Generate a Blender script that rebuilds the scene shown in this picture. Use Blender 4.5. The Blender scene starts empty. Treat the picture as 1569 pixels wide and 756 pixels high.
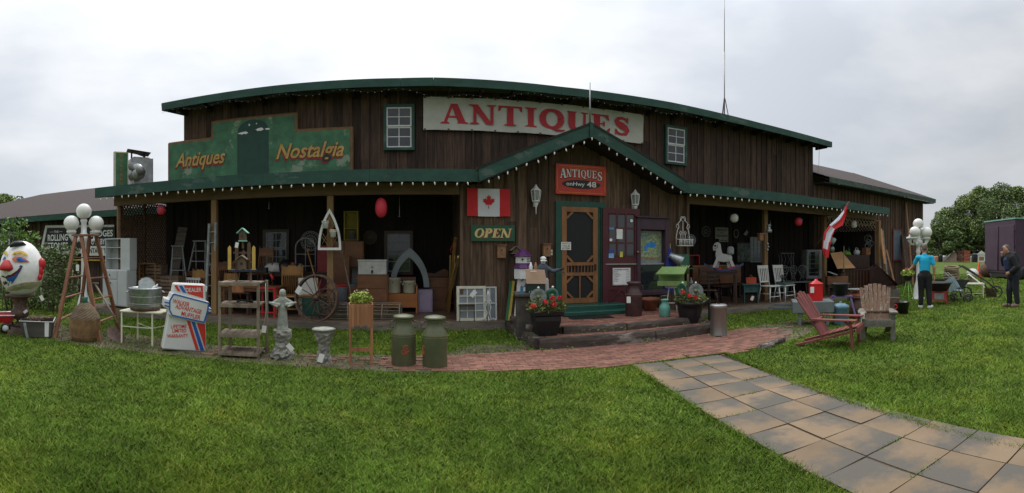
import bpy, bmesh, math, random
import numpy as np
from math import sin, cos, tan, pi, radians, sqrt, atan2
from mathutils import Vector, Matrix, Euler
random.seed(7)
S = bpy.context.scene
COL = S.collection
# ------------------------------------------------------------------ camera (a phone panorama: central cylindrical)
F = 720.0; X0 = 639.0; YH = 388.0; EYE = 1.55
cam = bpy.data.cameras.new('camera'); co = bpy.data.objects.new('camera', cam); COL.objects.link(co)
cam.type = 'PANO'; cam.panorama_type = 'CENTRAL_CYLINDRICAL'
HEAD = (784.5 - X0) / F
cam.central_cylindrical_range_u_min = -784.5 / F
cam.central_cylindrical_range_u_max = 784.5 / F
cam.central_cylindrical_range_v_min = -(756 - YH) / F
cam.central_cylindrical_range_v_max = YH / F
cam.central_cylindrical_radius = 1.0
cam.clip_start = 0.05; cam.clip_end = 2000
co.location = (0, 0, EYE); co.rotation_euler = (pi / 2, 0, -HEAD)
S.camera = co
# ------------------------------------------------------------------ overcast sky
w = bpy.data.worlds.new('World'); S.world = w; w.use_nodes = True
nt = w.node_tree; nt.nodes.clear()
def N(t, **k):
    n = nt.nodes.new(t)
    for a, b in k.items(): setattr(n, a, b)
    return n
out = N('ShaderNodeOutputWorld'); bg = N('ShaderNodeBackground'); bg.inputs[1].default_value = 0.1
SUN_EL = radians(52); SUN_AZ = radians(-8)          # sun behind the cloud, above the store
sky = N('ShaderNodeTexSky', sky_type='NISHITA'); sky.sun_disc = False
sky.sun_elevation = SUN_EL; sky.sun_rotation = SUN_AZ
sky.air_density = 1.0; sky.dust_density = 3.0
tc = N('ShaderNodeTexCoord'); mp = N('ShaderNodeMapping'); mp.inputs['Scale'].default_value = (1.0, 1.0, 2.6)
nz = N('ShaderNodeTexNoise'); nz.inputs['Scale'].default_value = 2.3; nz.inputs['Detail'].default_value = 5; nz.inputs['Roughness'].default_value = .5
rp = N('ShaderNodeValToRGB'); rp.color_ramp.elements[0].position = .36; rp.color_ramp.elements[1].position = .62
rp.color_ramp.elements[0].color = (5.0, 5.3, 5.75, 1); rp.color_ramp.elements[1].color = (6.9, 7.05, 7.25, 1)
# cloud is thinner and brighter round the hidden sun
dt = N('ShaderNodeVectorMath', operation='DOT_PRODUCT')
sd = Vector((sin(SUN_AZ) * cos(SUN_EL), cos(SUN_AZ) * cos(SUN_EL), sin(SUN_EL)))
dt.inputs[1].default_value = sd
m1 = N('ShaderNodeMapRange'); m1.inputs[1].default_value = .2; m1.inputs[2].default_value = 1.0; m1.inputs[3].default_value = .76; m1.inputs[4].default_value = 1.45
mu = N('ShaderNodeVectorMath', operation='SCALE')
mx = N('ShaderNodeMix', data_type='RGBA'); mx.inputs[0].default_value = .9
L = nt.links.new
# an overcast sky is brighter overhead than at the horizon
sx_ = N('ShaderNodeSeparateXYZ'); m2 = N('ShaderNodeMapRange', interpolation_type='SMOOTHSTEP'); m2.inputs[1].default_value = .38; m2.inputs[2].default_value = .95; m2.inputs[3].default_value = .98; m2.inputs[4].default_value = 2.5
m3 = N('ShaderNodeMath', operation='MULTIPLY'); L(tc.outputs['Generated'], sx_.inputs[0]); L(sx_.outputs['Z'], m2.inputs[0]); L(m1.outputs[0], m3.inputs[0]); L(m2.outputs[0], m3.inputs[1])
L(tc.outputs['Generated'], mp.inputs[0]); L(mp.outputs[0], nz.inputs[0]); L(nz.outputs[0], rp.inputs[0])
L(tc.outputs['Generated'], dt.inputs[0]); L(dt.outputs['Value'], m1.inputs[0])
L(rp.outputs[0], mu.inputs[0]); L(m3.outputs[0], mu.inputs['Scale'])
L(sky.outputs[0], mx.inputs[6]); L(mu.outputs[0], mx.inputs[7]); L(mx.outputs[2], bg.inputs[0]); L(bg.outputs[0], out.inputs[0])
sl = bpy.data.lights.new('sun', 'SUN'); sl.energy = 1.3; sl.angle = radians(25); sl.color = (1, .97, .92)
so = bpy.data.objects.new('sun', sl); COL.objects.link(so); so.rotation_euler = sd.to_track_quat('Z', 'Y').to_euler(); so.location = (0, 0, 30)
S.view_settings.view_transform = 'Standard'; S.view_settings.look = 'None'; S.view_settings.exposure = 0.3; S.view_settings.gamma = 1
S.render.engine = 'CYCLES'

# ------------------------------------------------------------------ from a bearing and a height to a place
def th(px): return (px - X0) / F
def G(px, py, z=0.0):                                # point at height z seen at px, py
    r = (EYE - z) * F / (py - YH); t = th(px)
    return Vector((r * sin(t), r * cos(t), z))
def PY(px, py, Y):                                   # point on the plane y = Y
    t = th(px); r = Y / cos(t)
    return Vector((r * sin(t), Y, EYE + (YH - py) / F * r))
def PR(px, py, r):
    t = th(px); return Vector((r * sin(t), r * cos(t), EYE + (YH - py) / F * r))

# ------------------------------------------------------------------ materials
MATS = {}
def mat(name, col, rough=.7, var=.25, sc=6.0, metal=0.0, bump=0.0, stretch=(1, 1, 1), col2=None, island=0.0, spec=.4, stain=None, stain_at=.6, bsc=None, trans=0.0, alpha=1.0):
    if name in MATS: return MATS[name]
    m = bpy.data.materials.new(name); m.use_nodes = True; t = m.node_tree; b = t.nodes['Principled BSDF']
    def n(k, **kw):
        q = t.nodes.new(k)
        for a, v in kw.items(): setattr(q, a, v)
        return q
    l = t.links.new
    b.inputs['Roughness'].default_value = rough; b.inputs['Metallic'].default_value = metal
    b.inputs['Specular IOR Level'].default_value = spec
    c1 = tuple(min(1, c * (1 - var)) for c in col); c2 = col2 if col2 else tuple(min(1, c * (1 + var)) for c in col)
    g = n('ShaderNodeTexCoord'); mpn = n('ShaderNodeMapping'); mpn.inputs['Scale'].default_value = stretch
    z = n('ShaderNodeTexNoise'); z.inputs['Scale'].default_value = sc; z.inputs['Detail'].default_value = 6; z.inputs['Roughness'].default_value = .62
    r = n('ShaderNodeValToRGB'); r.color_ramp.elements[0].position = .33; r.color_ramp.elements[1].position = .67
    r.color_ramp.elements[0].color = (*c1, 1); r.color_ramp.elements[1].color = (*c2, 1)
    l(g.outputs['Object'], mpn.inputs[0]); l(mpn.outputs[0], z.inputs[0]); l(z.outputs[0], r.inputs[0])
    colo = r.outputs[0]
    if stain:
        z2 = n('ShaderNodeTexNoise'); z2.inputs['Scale'].default_value = sc * .45; z2.inputs['Detail'].default_value = 8; z2.inputs['Roughness'].default_value = .7
        l(mpn.outputs[0], z2.inputs[0]); r2 = n('ShaderNodeValToRGB'); r2.color_ramp.elements[0].position = stain_at; r2.color_ramp.elements[1].position = stain_at + .05
        l(z2.outputs[0], r2.inputs[0]); mm = n('ShaderNodeMix', data_type='RGBA'); l(r2.outputs[0], mm.inputs[0]); l(colo, mm.inputs[6]); mm.inputs[7].default_value = (*stain, 1); colo = mm.outputs[2]
    if island:
        ge = n('ShaderNodeNewGeometry'); mr = n('ShaderNodeMapRange'); mr.inputs[3].default_value = 1 - island; mr.inputs[4].default_value = 1 + island
        l(ge.outputs['Random Per Island'], mr.inputs[0]); sv = n('ShaderNodeVectorMath', operation='SCALE'); l(colo, sv.inputs[0]); l(mr.outputs[0], sv.inputs['Scale']); colo = sv.outputs[0]
    l(colo, b.inputs['Base Color'])
    if bump:
        bp = n('ShaderNodeBump'); bp.inputs['Strength'].default_value = bump; bp.inputs['Distance'].default_value = .01
        z3 = n('ShaderNodeTexNoise'); z3.inputs['Scale'].default_value = bsc or sc * 3; z3.inputs['Detail'].default_value = 5
        l(mpn.outputs[0], z3.inputs[0]); l(z3.outputs[0], bp.inputs['Height']); l(bp.outputs[0], b.inputs['Normal'])
    if trans: b.inputs['Transmission Weight'].default_value = trans
    if alpha < 1: b.inputs['Alpha'].default_value = alpha
    MATS[name] = m; return m
V = (1, 1, .08)      # grain running up
H = (.08, 1, 1)      # grain running across
board = mat('dark stained boards', (.060, .034, .022), .8, .5, 7, bump=.5, stretch=(3, 3, .25), island=.5, stain=(.085, .056, .038), stain_at=.63)
boardlow = mat('weathered brown boards', (.094, .058, .036), .8, .5, 7, bump=.5, stretch=(3, 3, .25), island=.45, stain=(.12, .085, .055), stain_at=.62)
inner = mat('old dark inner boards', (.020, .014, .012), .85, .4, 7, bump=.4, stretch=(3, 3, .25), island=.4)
green = mat('dark green trim paint', (.012, .058, .040), .5, .3, 5, stretch=(.5, 1, 1), stain=(.06, .10, .08), stain_at=.58)
greend = mat('green door trim', (.012, .07, .05), .45, .2, 8)
beamw = mat('brown beam wood', (.13, .078, .038), .7, .3, 8, stretch=(.15, 1, 1), bump=.2)
postw = mat('tan post wood', (.24, .14, .06), .7, .25, 8, stretch=(1, 1, .1), bump=.2)
deckw = mat('worn wet deck boards', (.135, .085, .06), .35, .35, 8, stretch=(.3, 3, 1), island=.3, bump=.2)
edgew = mat('weathered edge timber', (.17, .145, .115), .8, .4, 6, stretch=(.3, 1, 2), bump=.5)
shingle = mat('brown asphalt shingles', (.048, .034, .030), .9, .4, 30, bump=.6, island=.15)
white = mat('white paint', (.70, .70, .68), .5, .08, 6)
whited = mat('worn white paint', (.58, .58, .54), .6, .15, 8, stain=(.25, .23, .2), stain_at=.66)
glass = mat('dark window glass', (.02, .025, .03), .04, .2, 2, spec=.8)
timber = mat('black rotted timber', (.065, .05, .04), .85, .5, 5, stretch=(.3, 1, 1), bump=.9, stain=(.22, .19, .16), stain_at=.54)
rust = mat('rusted iron', (.10, .06, .046), .75, .45, 14, bump=.4)
blackm = mat('black metal', (.015, .015, .016), .45, .2, 8)
blackp = mat('black plastic', (.012, .012, .014), .35, .2, 8, bump=.1)
galv = mat('galvanized steel', (.33, .35, .36), .38, .25, 12, metal=.7)
steel = mat('dull steel', (.28, .28, .27), .35, .15, 5, metal=.8)
red = mat('red paint', (.45, .02, .022), .4, .15, 6)
concrete = mat('grey cast stone', (.27, .28, .24), .9, .35, 12, bump=.8, stain=(.12, .13, .09), stain_at=.62)
rockm = mat('rough grey rock', (.24, .23, .20), .95, .5, 9, bump=1.0, bsc=12, stain=(.10, .105, .075), stain_at=.57)
pine = mat('orange pine', (.40, .19, .075), .6, .25, 7, stretch=(1, 1, .15), bump=.1)
oak = mat('golden oak', (.33, .17, .05), .45, .25, 7, stretch=(1, 1, .2))
brownw = mat('brown furniture wood', (.20, .085, .038), .4, .3, 6, stretch=(.3, 1, 1))
darkw = mat('dark furniture wood', (.045, .022, .015), .4, .3, 6)
greyw = mat('grey weathered wood', (.20, .16, .115), .85, .35, 8, stretch=(1, 1, .2), bump=.4, island=.2)
silverw = mat('grey painted wood', (.26, .28, .28), .75, .2, 8, bump=.1)
redladder = mat('red brown ladder wood', (.23, .10, .055), .65, .25, 8, stretch=(1, 1, .15), bump=.2)
tagm = mat('paper price tag', (.75, .74, .68), .8, .03)
cream = mat('cream paint', (.70, .69, .50), .45, .08, 6)
leafm = mat('plant leaves', (.06, .12, .022), .6, .4, 2, island=.45)
leafy = mat('yellow green leaves', (.30, .38, .06), .6, .35, 2, island=.4)
tealm = mat('teal paint', (.10, .33, .28), .5, .2, 10)
cordm = mat('black cord', (.02, .02, .02), .7, .1)
leadw = mat('string light bulb glass', (.75, .73, .68), .25, .05)

# ------------------------------------------------------------------ mesh builder
class MB:
    def __init__(s): s.v = []; s.f = []; s.m = []; s.cur = 0; s.T = Matrix.Identity(4); s.sm = []; s.smooth = False
    def mi(s, i): s.cur = i; return s
    def tf(s, T=None): s.T = T if T is not None else Matrix.Identity(4); return s
    def add(s, vs, fs, smooth=None):
        b = len(s.v); s.v += [tuple(s.T @ Vector(p)) for p in vs]
        for f in fs: s.f.append(tuple(i + b for i in f)); s.m.append(s.cur); s.sm.append(s.smooth if smooth is None else smooth)
        return s
    def box(s, x0, x1, y0, y1, z0, z1):
        vs = [(x, y, z) for x in (x0, x1) for y in (y0, y1) for z in (z0, z1)]
        return s.add(vs, [(0, 1, 3, 2), (4, 6, 7, 5), (0, 4, 5, 1), (2, 3, 7, 6), (0, 2, 6, 4), (1, 5, 7, 3)])
    def cbox(s, c, d, rz=0, rx=0, ry=0):
        o = s.T; s.T = o @ Matrix.Translation(c) @ Euler((rx, ry, rz)).to_matrix().to_4x4()
        s.box(-d[0] / 2, d[0] / 2, -d[1] / 2, d[1] / 2, -d[2] / 2, d[2] / 2); s.T = o; return s
    def bar(s, p, q, w=.03, t=None, up=(0, 0, 1)):
        t = w if t is None else t; p = Vector(p); q = Vector(q); d = (q - p)
        if d.length < 1e-6: return s
        d.normalize(); u = Vector(up)
        if abs(d.dot(u)) > .95: u = Vector((0, 1, 0))
        a = d.cross(u).normalized() * w / 2; b = a.cross(d).normalized() * t / 2
        vs = [p - a - b, p + a - b, p + a + b, p - a + b, q - a - b, q + a - b, q + a + b, q - a + b]
        return s.add(vs, [(3, 2, 1, 0), (4, 5, 6, 7), (0, 1, 5, 4), (1, 2, 6, 5), (2, 3, 7, 6), (3, 0, 4, 7)])
    def tube(s, pts, r=.01, n=6, closed=False):
        pts = [Vector(p) for p in pts]; k = len(pts); vs = []; rs = r if isinstance(r, (list, tuple)) else [r] * k
        pu = None
        for i, p in enumerate(pts):
            a = pts[i - 1] if (i > 0 or closed) else p; b = pts[(i + 1) % k] if (i < k - 1 or closed) else p
            d = (b - a).normalized()
            if pu is None:
                u = Vector((0, 0, 1)) if abs(d.z) < .9 else Vector((0, 1, 0))
                pu = d.cross(u).normalized()
            pu = (pu - d * pu.dot(d)).normalized(); w_ = d.cross(pu)
            for j in range(n):
                an = 2 * pi * j / n; vs.append(p + (pu * cos(an) + w_ * sin(an)) * rs[i])
        fs = []
        for i in range(k if closed else k - 1):
            i2 = (i + 1) % k
            for j in range(n): fs.append((i * n + j, i * n + (j + 1) % n, i2 * n + (j + 1) % n, i2 * n + j))
        if not closed: fs += [tuple(range(n))[::-1], tuple(range((k - 1) * n, k * n))]
        return s.add(vs, fs, True)
    def lathe(s, prof, c=(0, 0, 0), n=24, sx=1, sy=1, wob=0, smooth=True, cap=True):
        vs = []; k = len(prof); rd = random.Random(len(s.v) + 3)
        for (r, z) in prof:
            for j in range(n):
                a = 2 * pi * j / n; q = 1 + (rd.uniform(-wob, wob) if wob else 0)
                vs.append((c[0] + r * sx * q * cos(a), c[1] + r * sy * q * sin(a), c[2] + z))
        fs = []
        for i in range(k - 1):
            for j in range(n): fs.append((i * n + j, i * n + (j + 1) % n, (i + 1) * n + (j + 1) % n, (i + 1) * n + j))
        s.add(vs, fs, smooth); s2 = [tuple(range(n))[::-1], tuple(range((k - 1) * n, k * n))]
        b = len(s.v) - len(vs)
        for f, pr in zip(s2, (prof[0], prof[-1])):
            if pr[0] > 1e-4 and cap: s.f.append(tuple(i + b for i in f)); s.m.append(s.cur); s.sm.append(False)
        return s
    def ball(s, c, r, n=14, m=9):
        r = (r, r, r) if not isinstance(r, (tuple, list)) else r
        pr = [(sin(pi * i / m), -cos(pi * i / m)) for i in range(m + 1)]
        o = s.T; s.T = o @ Matrix.Translation(c) @ Matrix.Diagonal((r[0], r[1], r[2], 1))
        s.lathe([(max(a, 1e-4), b) for a, b in pr], n=n); s.T = o; return s
    def prism(s, poly, y0, y1):                       # polygon in x,z pushed from y0 to y1 (front at y0)
        n = len(poly)
        vs = [(x, y0, z) for x, z in poly] + [(x, y1, z) for x, z in poly]
        return s.add(vs, [tuple(range(n)), tuple(range(2 * n - 1, n - 1, -1))] + [(i, i + n, (i + 1) % n + n, (i + 1) % n) for i in range(n)])
    def slab(s, poly, z0, z1):                        # polygon in x,y pushed from z0 up to z1
        n = len(poly)
        vs = [(x, y, z0) for x, y in poly] + [(x, y, z1) for x, y in poly]
        return s.add(vs, [tuple(range(n))[::-1], tuple(range(n, 2 * n))] + [(i, (i + 1) % n, (i + 1) % n + n, i + n) for i in range(n)])
    def quad(s, a, b, c, d): return s.add([a, b, c, d], [(0, 1, 2, 3)])
    def build(s, name, mats, parent=None, bevel=0, fix=True):
        me = bpy.data.meshes.new(name); me.from_pydata(s.v, [], s.f)
        if not isinstance(mats, (list, tuple)): mats = [mats]
        for m in mats: me.materials.append(m)
        me.polygons.foreach_set('material_index', s.m); me.polygons.foreach_set('use_smooth', s.sm); me.update()
        if fix and len(s.f) < 60000:
            bm = bmesh.new(); bm.from_mesh(me); bmesh.ops.recalc_face_normals(bm, faces=bm.faces)
            if bevel: bmesh.ops.bevel(bm, geom=[e for e in bm.edges if len(e.link_faces) == 2 and e.calc_face_angle() > .6], offset=bevel, segments=1, affect='EDGES', clamp_overlap=True)
            bm.to_mesh(me); bm.free()
        o = bpy.data.objects.new(name, me); COL.objects.link(o)
        if parent: o.parent = parent
        return o
def tag(o, label=None, cat=None, group=None, kind=None):
    if label: o['label'] = label
    if cat: o['category'] = cat
    if group: o['group'] = group
    if kind: o['kind'] = kind
    return o
def thing(name, label, cat, loc=(0, 0, 0), rz=0, group=None, sc=1):
    o = bpy.data.objects.new(name, None); COL.objects.link(o); o.empty_display_size = .1
    o.location = loc; o.rotation_euler = (0, 0, rz); o.scale = (sc, sc, sc); return tag(o, label, cat, group)
def copy_tree(o, parent=None):
    c = o.copy(); COL.objects.link(c); c.parent = parent
    for ch in list(o.children): copy_tree(ch, c)
    return c
def dup(o, loc, rz=None, label=None, group=None, sc=None):
    c = copy_tree(o); c.location = loc
    if rz is not None: c.rotation_euler.z = rz
    if sc: c.scale = (sc, sc, sc)
    tag(c, label, None, group); return c
def struct(name, mb, mats, **k): return tag(mb.build(name, mats, **k), kind='structure')
def arc(cx, cz, r, a0, a1, n=12, y=0, rz=None):
    rz = rz or r
    return [(cx + r * cos(radians(a0 + (a1 - a0) * i / n)), y, cz + rz * sin(radians(a0 + (a1 - a0) * i / n))) for i in range(n + 1)]

# ------------------------------------------------------------------ lettering
def text(mb, body, x, z, h, y=0, wd=None, shear=0, fat=0.0, t=.004, align='CENTER', sp=1.0, xs=1.0, curve=None):
    c = bpy.data.curves.new('t', 'FONT'); c.body = body; c.size = 1; c.shear = shear; c.offset = fat; c.space_character = sp; c.resolution_u = 3
    o = bpy.data.objects.new('t', c); COL.objects.link(o); dg = bpy.context.evaluated_depsgraph_get(); dg.update()
    me = bpy.data.meshes.new_from_object(o.evaluated_get(dg)); vs = [v.co.copy() for v in me.vertices]; fs = [tuple(p.vertices) for p in me.polygons]
    bpy.data.objects.remove(o); bpy.data.curves.remove(c); bpy.data.meshes.remove(me)
    if not vs: return
    x0 = min(v.x for v in vs); x1 = max(v.x for v in vs)
    k = h / .73; kx = (wd / (x1 - x0)) if wd else k * xs
    ox = {'CENTER': (x0 + x1) / 2, 'LEFT': x0, 'RIGHT': x1}[align]
    P = []
    for v in vs:
        X = (v.x - ox) * kx; Z = v.y * k
        if curve: Z += curve(X)
        P.append((x + X, y, z + Z))
    mb.add(P, fs)
def strokes(mb, pts, ws, y0, t):
    """a flat pen stroke of changing width along pts (x,z)"""
    n = len(pts); L_ = []; R_ = []
    for i in range(n):
        a = pts[max(0, i - 1)]; b = pts[min(n - 1, i + 1)]; dx, dz = b[0] - a[0], b[1] - a[1]; l = math.hypot(dx, dz) or 1
        nx, nz = -dz / l, dx / l; w_ = ws[i] / 2
        L_.append((pts[i][0] + nx * w_, pts[i][1] + nz * w_)); R_.append((pts[i][0] - nx * w_, pts[i][1] - nz * w_))
    vs = [(p[0], y, p[1]) for y in (y0 - t,) for p in L_ + R_]
    mb.add(vs, [(i, i + 1, n + i + 1, n + i) for i in range(n - 1)])
def serif(mb, ch, x, z, h, wd, y, st=.22, sh=0.0):
    """slab and bracket letters of height h and width wd at x,z (left foot); returns nothing"""
    k = [0]
    def P(p): return (x + p[0] * wd + sh * p[1] * h, z + p[1] * h)
    def poly(ps):
        k[0] += 1; yy = y - .0012 * k[0]
        q = [P(p) for p in ps]; mb.add([(a, yy, b) for a, b in q], [tuple(range(len(q)))])
    def ser(cx, cz, w_=.36, up=False):
        hh = .055 if not up else -.055
        poly([(cx - w_ / 2, cz), (cx + w_ / 2, cz), (cx + w_ / 2, cz + hh * .6), (cx + w_ * .28, cz + hh * 1.5), (cx - w_ * .28, cz + hh * 1.5), (cx - w_ / 2, cz + hh * .6)])
    def cv(pts, ws):
        k[0] += 1; strokes(mb, [P(p) for p in pts], [w_ * wd for w_ in ws], y - .0012 * k[0], 0)
    def ell(cx, cz, rx, rz, a0, a1, wt, ws_, n=20):
        ps = []; w_ = []
        for i in range(n + 1):
            a = radians(a0 + (a1 - a0) * i / n); ps.append((cx + rx * cos(a), cz + rz * sin(a))); w_.append(wt + (ws_ - wt) * abs(cos(a)) ** 1.5)
        cv(ps, w_)
    t = st * .38
    if ch == 'A':
        poly([(.36, 1), (.6, 1), (.92, .03), (.64, .03)]); poly([(.36, 1), (.46, 1), (.2, .03), (.08, .03)]); poly([(.2, .3), (.72, .3), (.72, .38), (.2, .38)])
        ser(.14, 0, .34); ser(.8, 0, .42)
    elif ch == 'N':
        poly([(.14, 0), (.14 + t, 0), (.14 + t, 1), (.14, 1)]); poly([(.05, 1), (.3, 1), (.86, 0), (.62, 0)]); poly([(.78, 0), (.78 + t, 0), (.78 + t, 1), (.78, 1)])
        ser(.18, 0, .36); ser(.14, 1, .34, True); ser(.82, 1, .36, True)
    elif ch == 'T':
        poly([(.37, 0), (.63, 0), (.63, 1), (.37, 1)]); poly([(.02, .9), (.98, .9), (.98, 1), (.02, 1)]); poly([(.02, .72), (.08, .72), (.16, .9), (.02, .9)]); poly([(.98, .72), (.92, .72), (.84, .9), (.98, .9)]); ser(.5, 0, .5)
    elif ch == 'I':
        poly([(.28, 0), (.72, 0), (.72, 1), (.28, 1)]); ser(.5, 0, .9); ser(.5, 1, .9, True)
    elif ch in 'QO':
        ell(.5, .5, .36, .46, 0, 360, t * .8, st * .85, 32)
        if ch == 'Q': poly([(.38, .12), (.55, .1), (.8, -.04), (1.0, -.02), (1.0, -.1), (.7, -.14), (.5, -.04)])
    elif ch == 'U':
        cv([(.25, 1), (.25, .35), (.27, .2), (.36, .08), (.5, .04), (.66, .08), (.78, .22), (.8, .4), (.8, 1)], [st, st, st * .9, st * .6, t, t, t, t, t])
        ser(.25, 1, .42, True); ser(.8, 1, .34, True)
    elif ch == 'E':
        poly([(.16, 0), (.16 + st, 0), (.16 + st, 1), (.16, 1)])
        poly([(.05, .0), (.9, 0), (.9, .08), (.05, .08)]); poly([(.05, .92), (.86, .92), (.86, 1), (.05, 1)]); poly([(.3, .47), (.66, .47), (.66, .54), (.3, .54)])
        poly([(.9, .08), (.95, .3), (.88, .3), (.7, .08)]); poly([(.86, .92), (.9, .72), (.84, .72), (.68, .92)]); poly([(.6, .38), (.68, .38), (.68, .64), (.6, .64)])
    elif ch == 'S':
        ps = [(.82, .74), (.74, .9), (.5, .955), (.3, .9), (.22, .76), (.3, .63), (.5, .53), (.7, .43), (.8, .27), (.72, .1), (.5, .045), (.28, .1), (.16, .28)]
        cv(ps, [t, t, t, st * .6, st * .9, st, st * 1.15, st, st * .9, st * .6, t, t, t]); poly([(.78, 1), (.86, 1), (.86, .7), (.8, .7)]); poly([(.13, 0), (.2, 0), (.18, .32), (.13, .32)])
    elif ch == 'P':
        poly([(.18, 0), (.18 + st, 0), (.18 + st, 1), (.18, 1)]); ell(.42, .73, .36, .235, -90, 90, t, st); ser(.28, 0, .46)
        poly([(.06, .92), (.44, .92), (.44, 1), (.06, 1)]); poly([(.34, .46), (.44, .46), (.44, .54), (.34, .54)])
def word(mb, s_, x, z, h, y, wd, gap=.06, **k):
    ws = [{'I': .55, 'Q': 1.08, 'N': 1.05, 'A': 1.05, 'E': .95, 'S': .85}.get(c, 1) if c != ' ' else .5 for c in s_]
    u = wd / (sum(ws) + gap * (len(s_) - 1)); cx = x - wd / 2
    for c, w_ in zip(s_, ws):
        serif(mb, c, cx, z, h, w_ * u, y, **k); cx += (w_ + gap) * u
# ================================================================== GROUND
mb = MB(); mb.quad((-400, -300, 0), (400, -300, 0), (400, 500, 0), (-400, 500, 0))
soil = mat('lawn soil and short grass', (.058, .10, .016), .95, .35, .9, col2=(.105, .15, .03), spec=.1, bump=.4, bsc=30)
struct('ground', mb, soil)
def inpoly(p, poly):
    c = False; n = len(poly); x, y = p[0], p[1]
    for i in range(n):
        x1, y1 = poly[i]; x2, y2 = poly[(i + 1) % n]
        if (y1 > y) != (y2 > y) and x < (x2 - x1) * (y - y1) / (y2 - y1) + x1: c = not c
    return c
def inpoly_np(x, y, poly):
    c = np.zeros(len(x), bool); n = len(poly)
    for i in range(n):
        x1, y1 = poly[i]; x2, y2 = poly[(i + 1) % n]
        if y1 == y2: continue
        k = ((y1 > y) != (y2 > y)) & (x < (x2 - x1) * (y - y1) / (y2 - y1) + x1); c ^= k
    return c
BRICK = [(-3.3, 6.35), (-1.5, 6.28), (.43, 6.12), (1.55, 6.0), (2.75, 5.78), (4.46, 5.62), (5.6, 5.85), (6.5, 6.35), (7.1, 6.9), (6.0, 7.35), (5.4, 7.3), (1.95, 7.22), (.6, 7.05), (-.4, 6.95), (-3.3, 6.85)]
PAVE = [(2.83, 5.80), (2.38, 1.87), (2.20, .3), (3.60, .2), (3.55, 1.2), (3.74, 2.2), (3.94, 3.74), (4.38, 5.67)]
DIRT = [[(-6.4, 6.0), (-5, 6.0), (-3.4, 6.2), (-1.5, 6.2), (.6, 6.05), (1.6, 6.9), (1.9, 7.7), (1.0, 7.9), (.4, 7.15), (-1.5, 7.05), (-3.3, 7.2), (-5.0, 7.3), (-6.3, 7.0)],
        [(5.2, 5.6), (6.6, 6.0), (7.6, 6.6), (8.2, 7.1), (7.6, 7.5), (6.2, 7.5), (5.4, 7.2)], [(-8.6, 7.6), (-7.4, 6.8), (-6.4, 6.5), (-6.4, 7.1), (-7.4, 7.7), (-8.4, 8.3)]]
def ragged(poly, amp=.06, step=.15):
    o = []
    for i in range(len(poly)):
        a = Vector(poly[i]); b = Vector(poly[(i + 1) % len(poly)]); k = max(1, int((b - a).length / step))
        for j in range(k): p = a.lerp(b, j / k); o.append((p.x + random.uniform(-amp, amp), p.y + random.uniform(-amp, amp)))
    return o
dirtm = mat('trodden dirt', (.12, .09, .062), .95, .35, 5, bump=.8, col2=(.16, .125, .09), stain=(.06, .08, .03), stain_at=.56)
for d in DIRT:
    mb = MB(); p = ragged(d); mb.add([(x, y, .004) for x, y in p], [tuple(range(len(p)))]); struct('dirt', mb, dirtm)
brickm = mat('old red paving brick', (.20, .092, .064), .85, .25, 9, bump=.4, island=.28, stain=(.15, .12, .09), stain_at=.66)
def bricks(mb, poly, z, h=.012, ang=0, gap=.008, drop=None):
    xs = [p[0] for p in poly]; ys = [p[1] for p in poly]; L_, W = .205, .1
    y = min(ys); row = 0
    while y < max(ys):
        x = min(xs) - (L_ / 2 if row % 2 else 0) - .1
        while x < max(xs):
            c = (x + L_ / 2, y + W / 2)
            if inpoly(c, poly) and not (drop and drop(c)):
                mb.cbox((c[0], c[1], z + h / 2 + random.uniform(-.002, .002)), (L_ - gap, W - gap, h), rz=random.uniform(-.02, .02), rx=random.uniform(-.015, .015))
            x += L_
        y += W; row += 1
mb = MB(); bricks(mb, BRICK, .002, drop=lambda c: random.random() < max(0, min(.85, (.5 - c[0]) * .5)) or (c[0] > 5.8 and random.random() < (c[0] - 5.8) * .7))
struct('brick_path', mb, brickm)
# concrete pavers, 18 inch squares, buff with blue grey blush
pm = mat('buff and slate concrete paver', (.19, .134, .080), .85, .12, 1.5, bump=.4, bsc=25, island=.12, col2=(.215, .152, .095))
t = pm.node_tree; b = t.nodes['Principled BSDF']
def _pav():
    n = t.nodes.new; l = t.links.new
    at = n('ShaderNodeAttribute'); at.attribute_name = 'edge'
    tcx = n('ShaderNodeTexCoord'); z = n('ShaderNodeTexNoise'); z.inputs['Scale'].default_value = 4.5; z.inputs['Detail'].default_value = 9; z.inputs['Roughness'].default_value = .72
    l(tcx.outputs['Object'], z.inputs[0]); a = n('ShaderNodeMath'); a.operation = 'ADD'; l(at.outputs['Fac'], a.inputs[0]); l(z.outputs[0], a.inputs[1])
    r = n('ShaderNodeMapRange'); r.inputs[1].default_value = .88; r.inputs[2].default_value = 1.16; l(a.outputs[0], r.inputs[0])
    m = n('ShaderNodeMix'); m.data_type = 'RGBA'; src = b.inputs['Base Color'].links[0].from_socket; l(r.outputs[0], m.inputs[0]); l(src, m.inputs[6]); m.inputs[7].default_value = (.098, .088, .072, 1); l(m.outputs[2], b.inputs['Base Color'])
_pav()
mb = MB(); fade = []
dirp = Vector((.1099, .9939)); perp = Vector((.9939, -.09)); s_ = .468; PAVC = []
o0 = Vector((2.83, 5.80))
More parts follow.
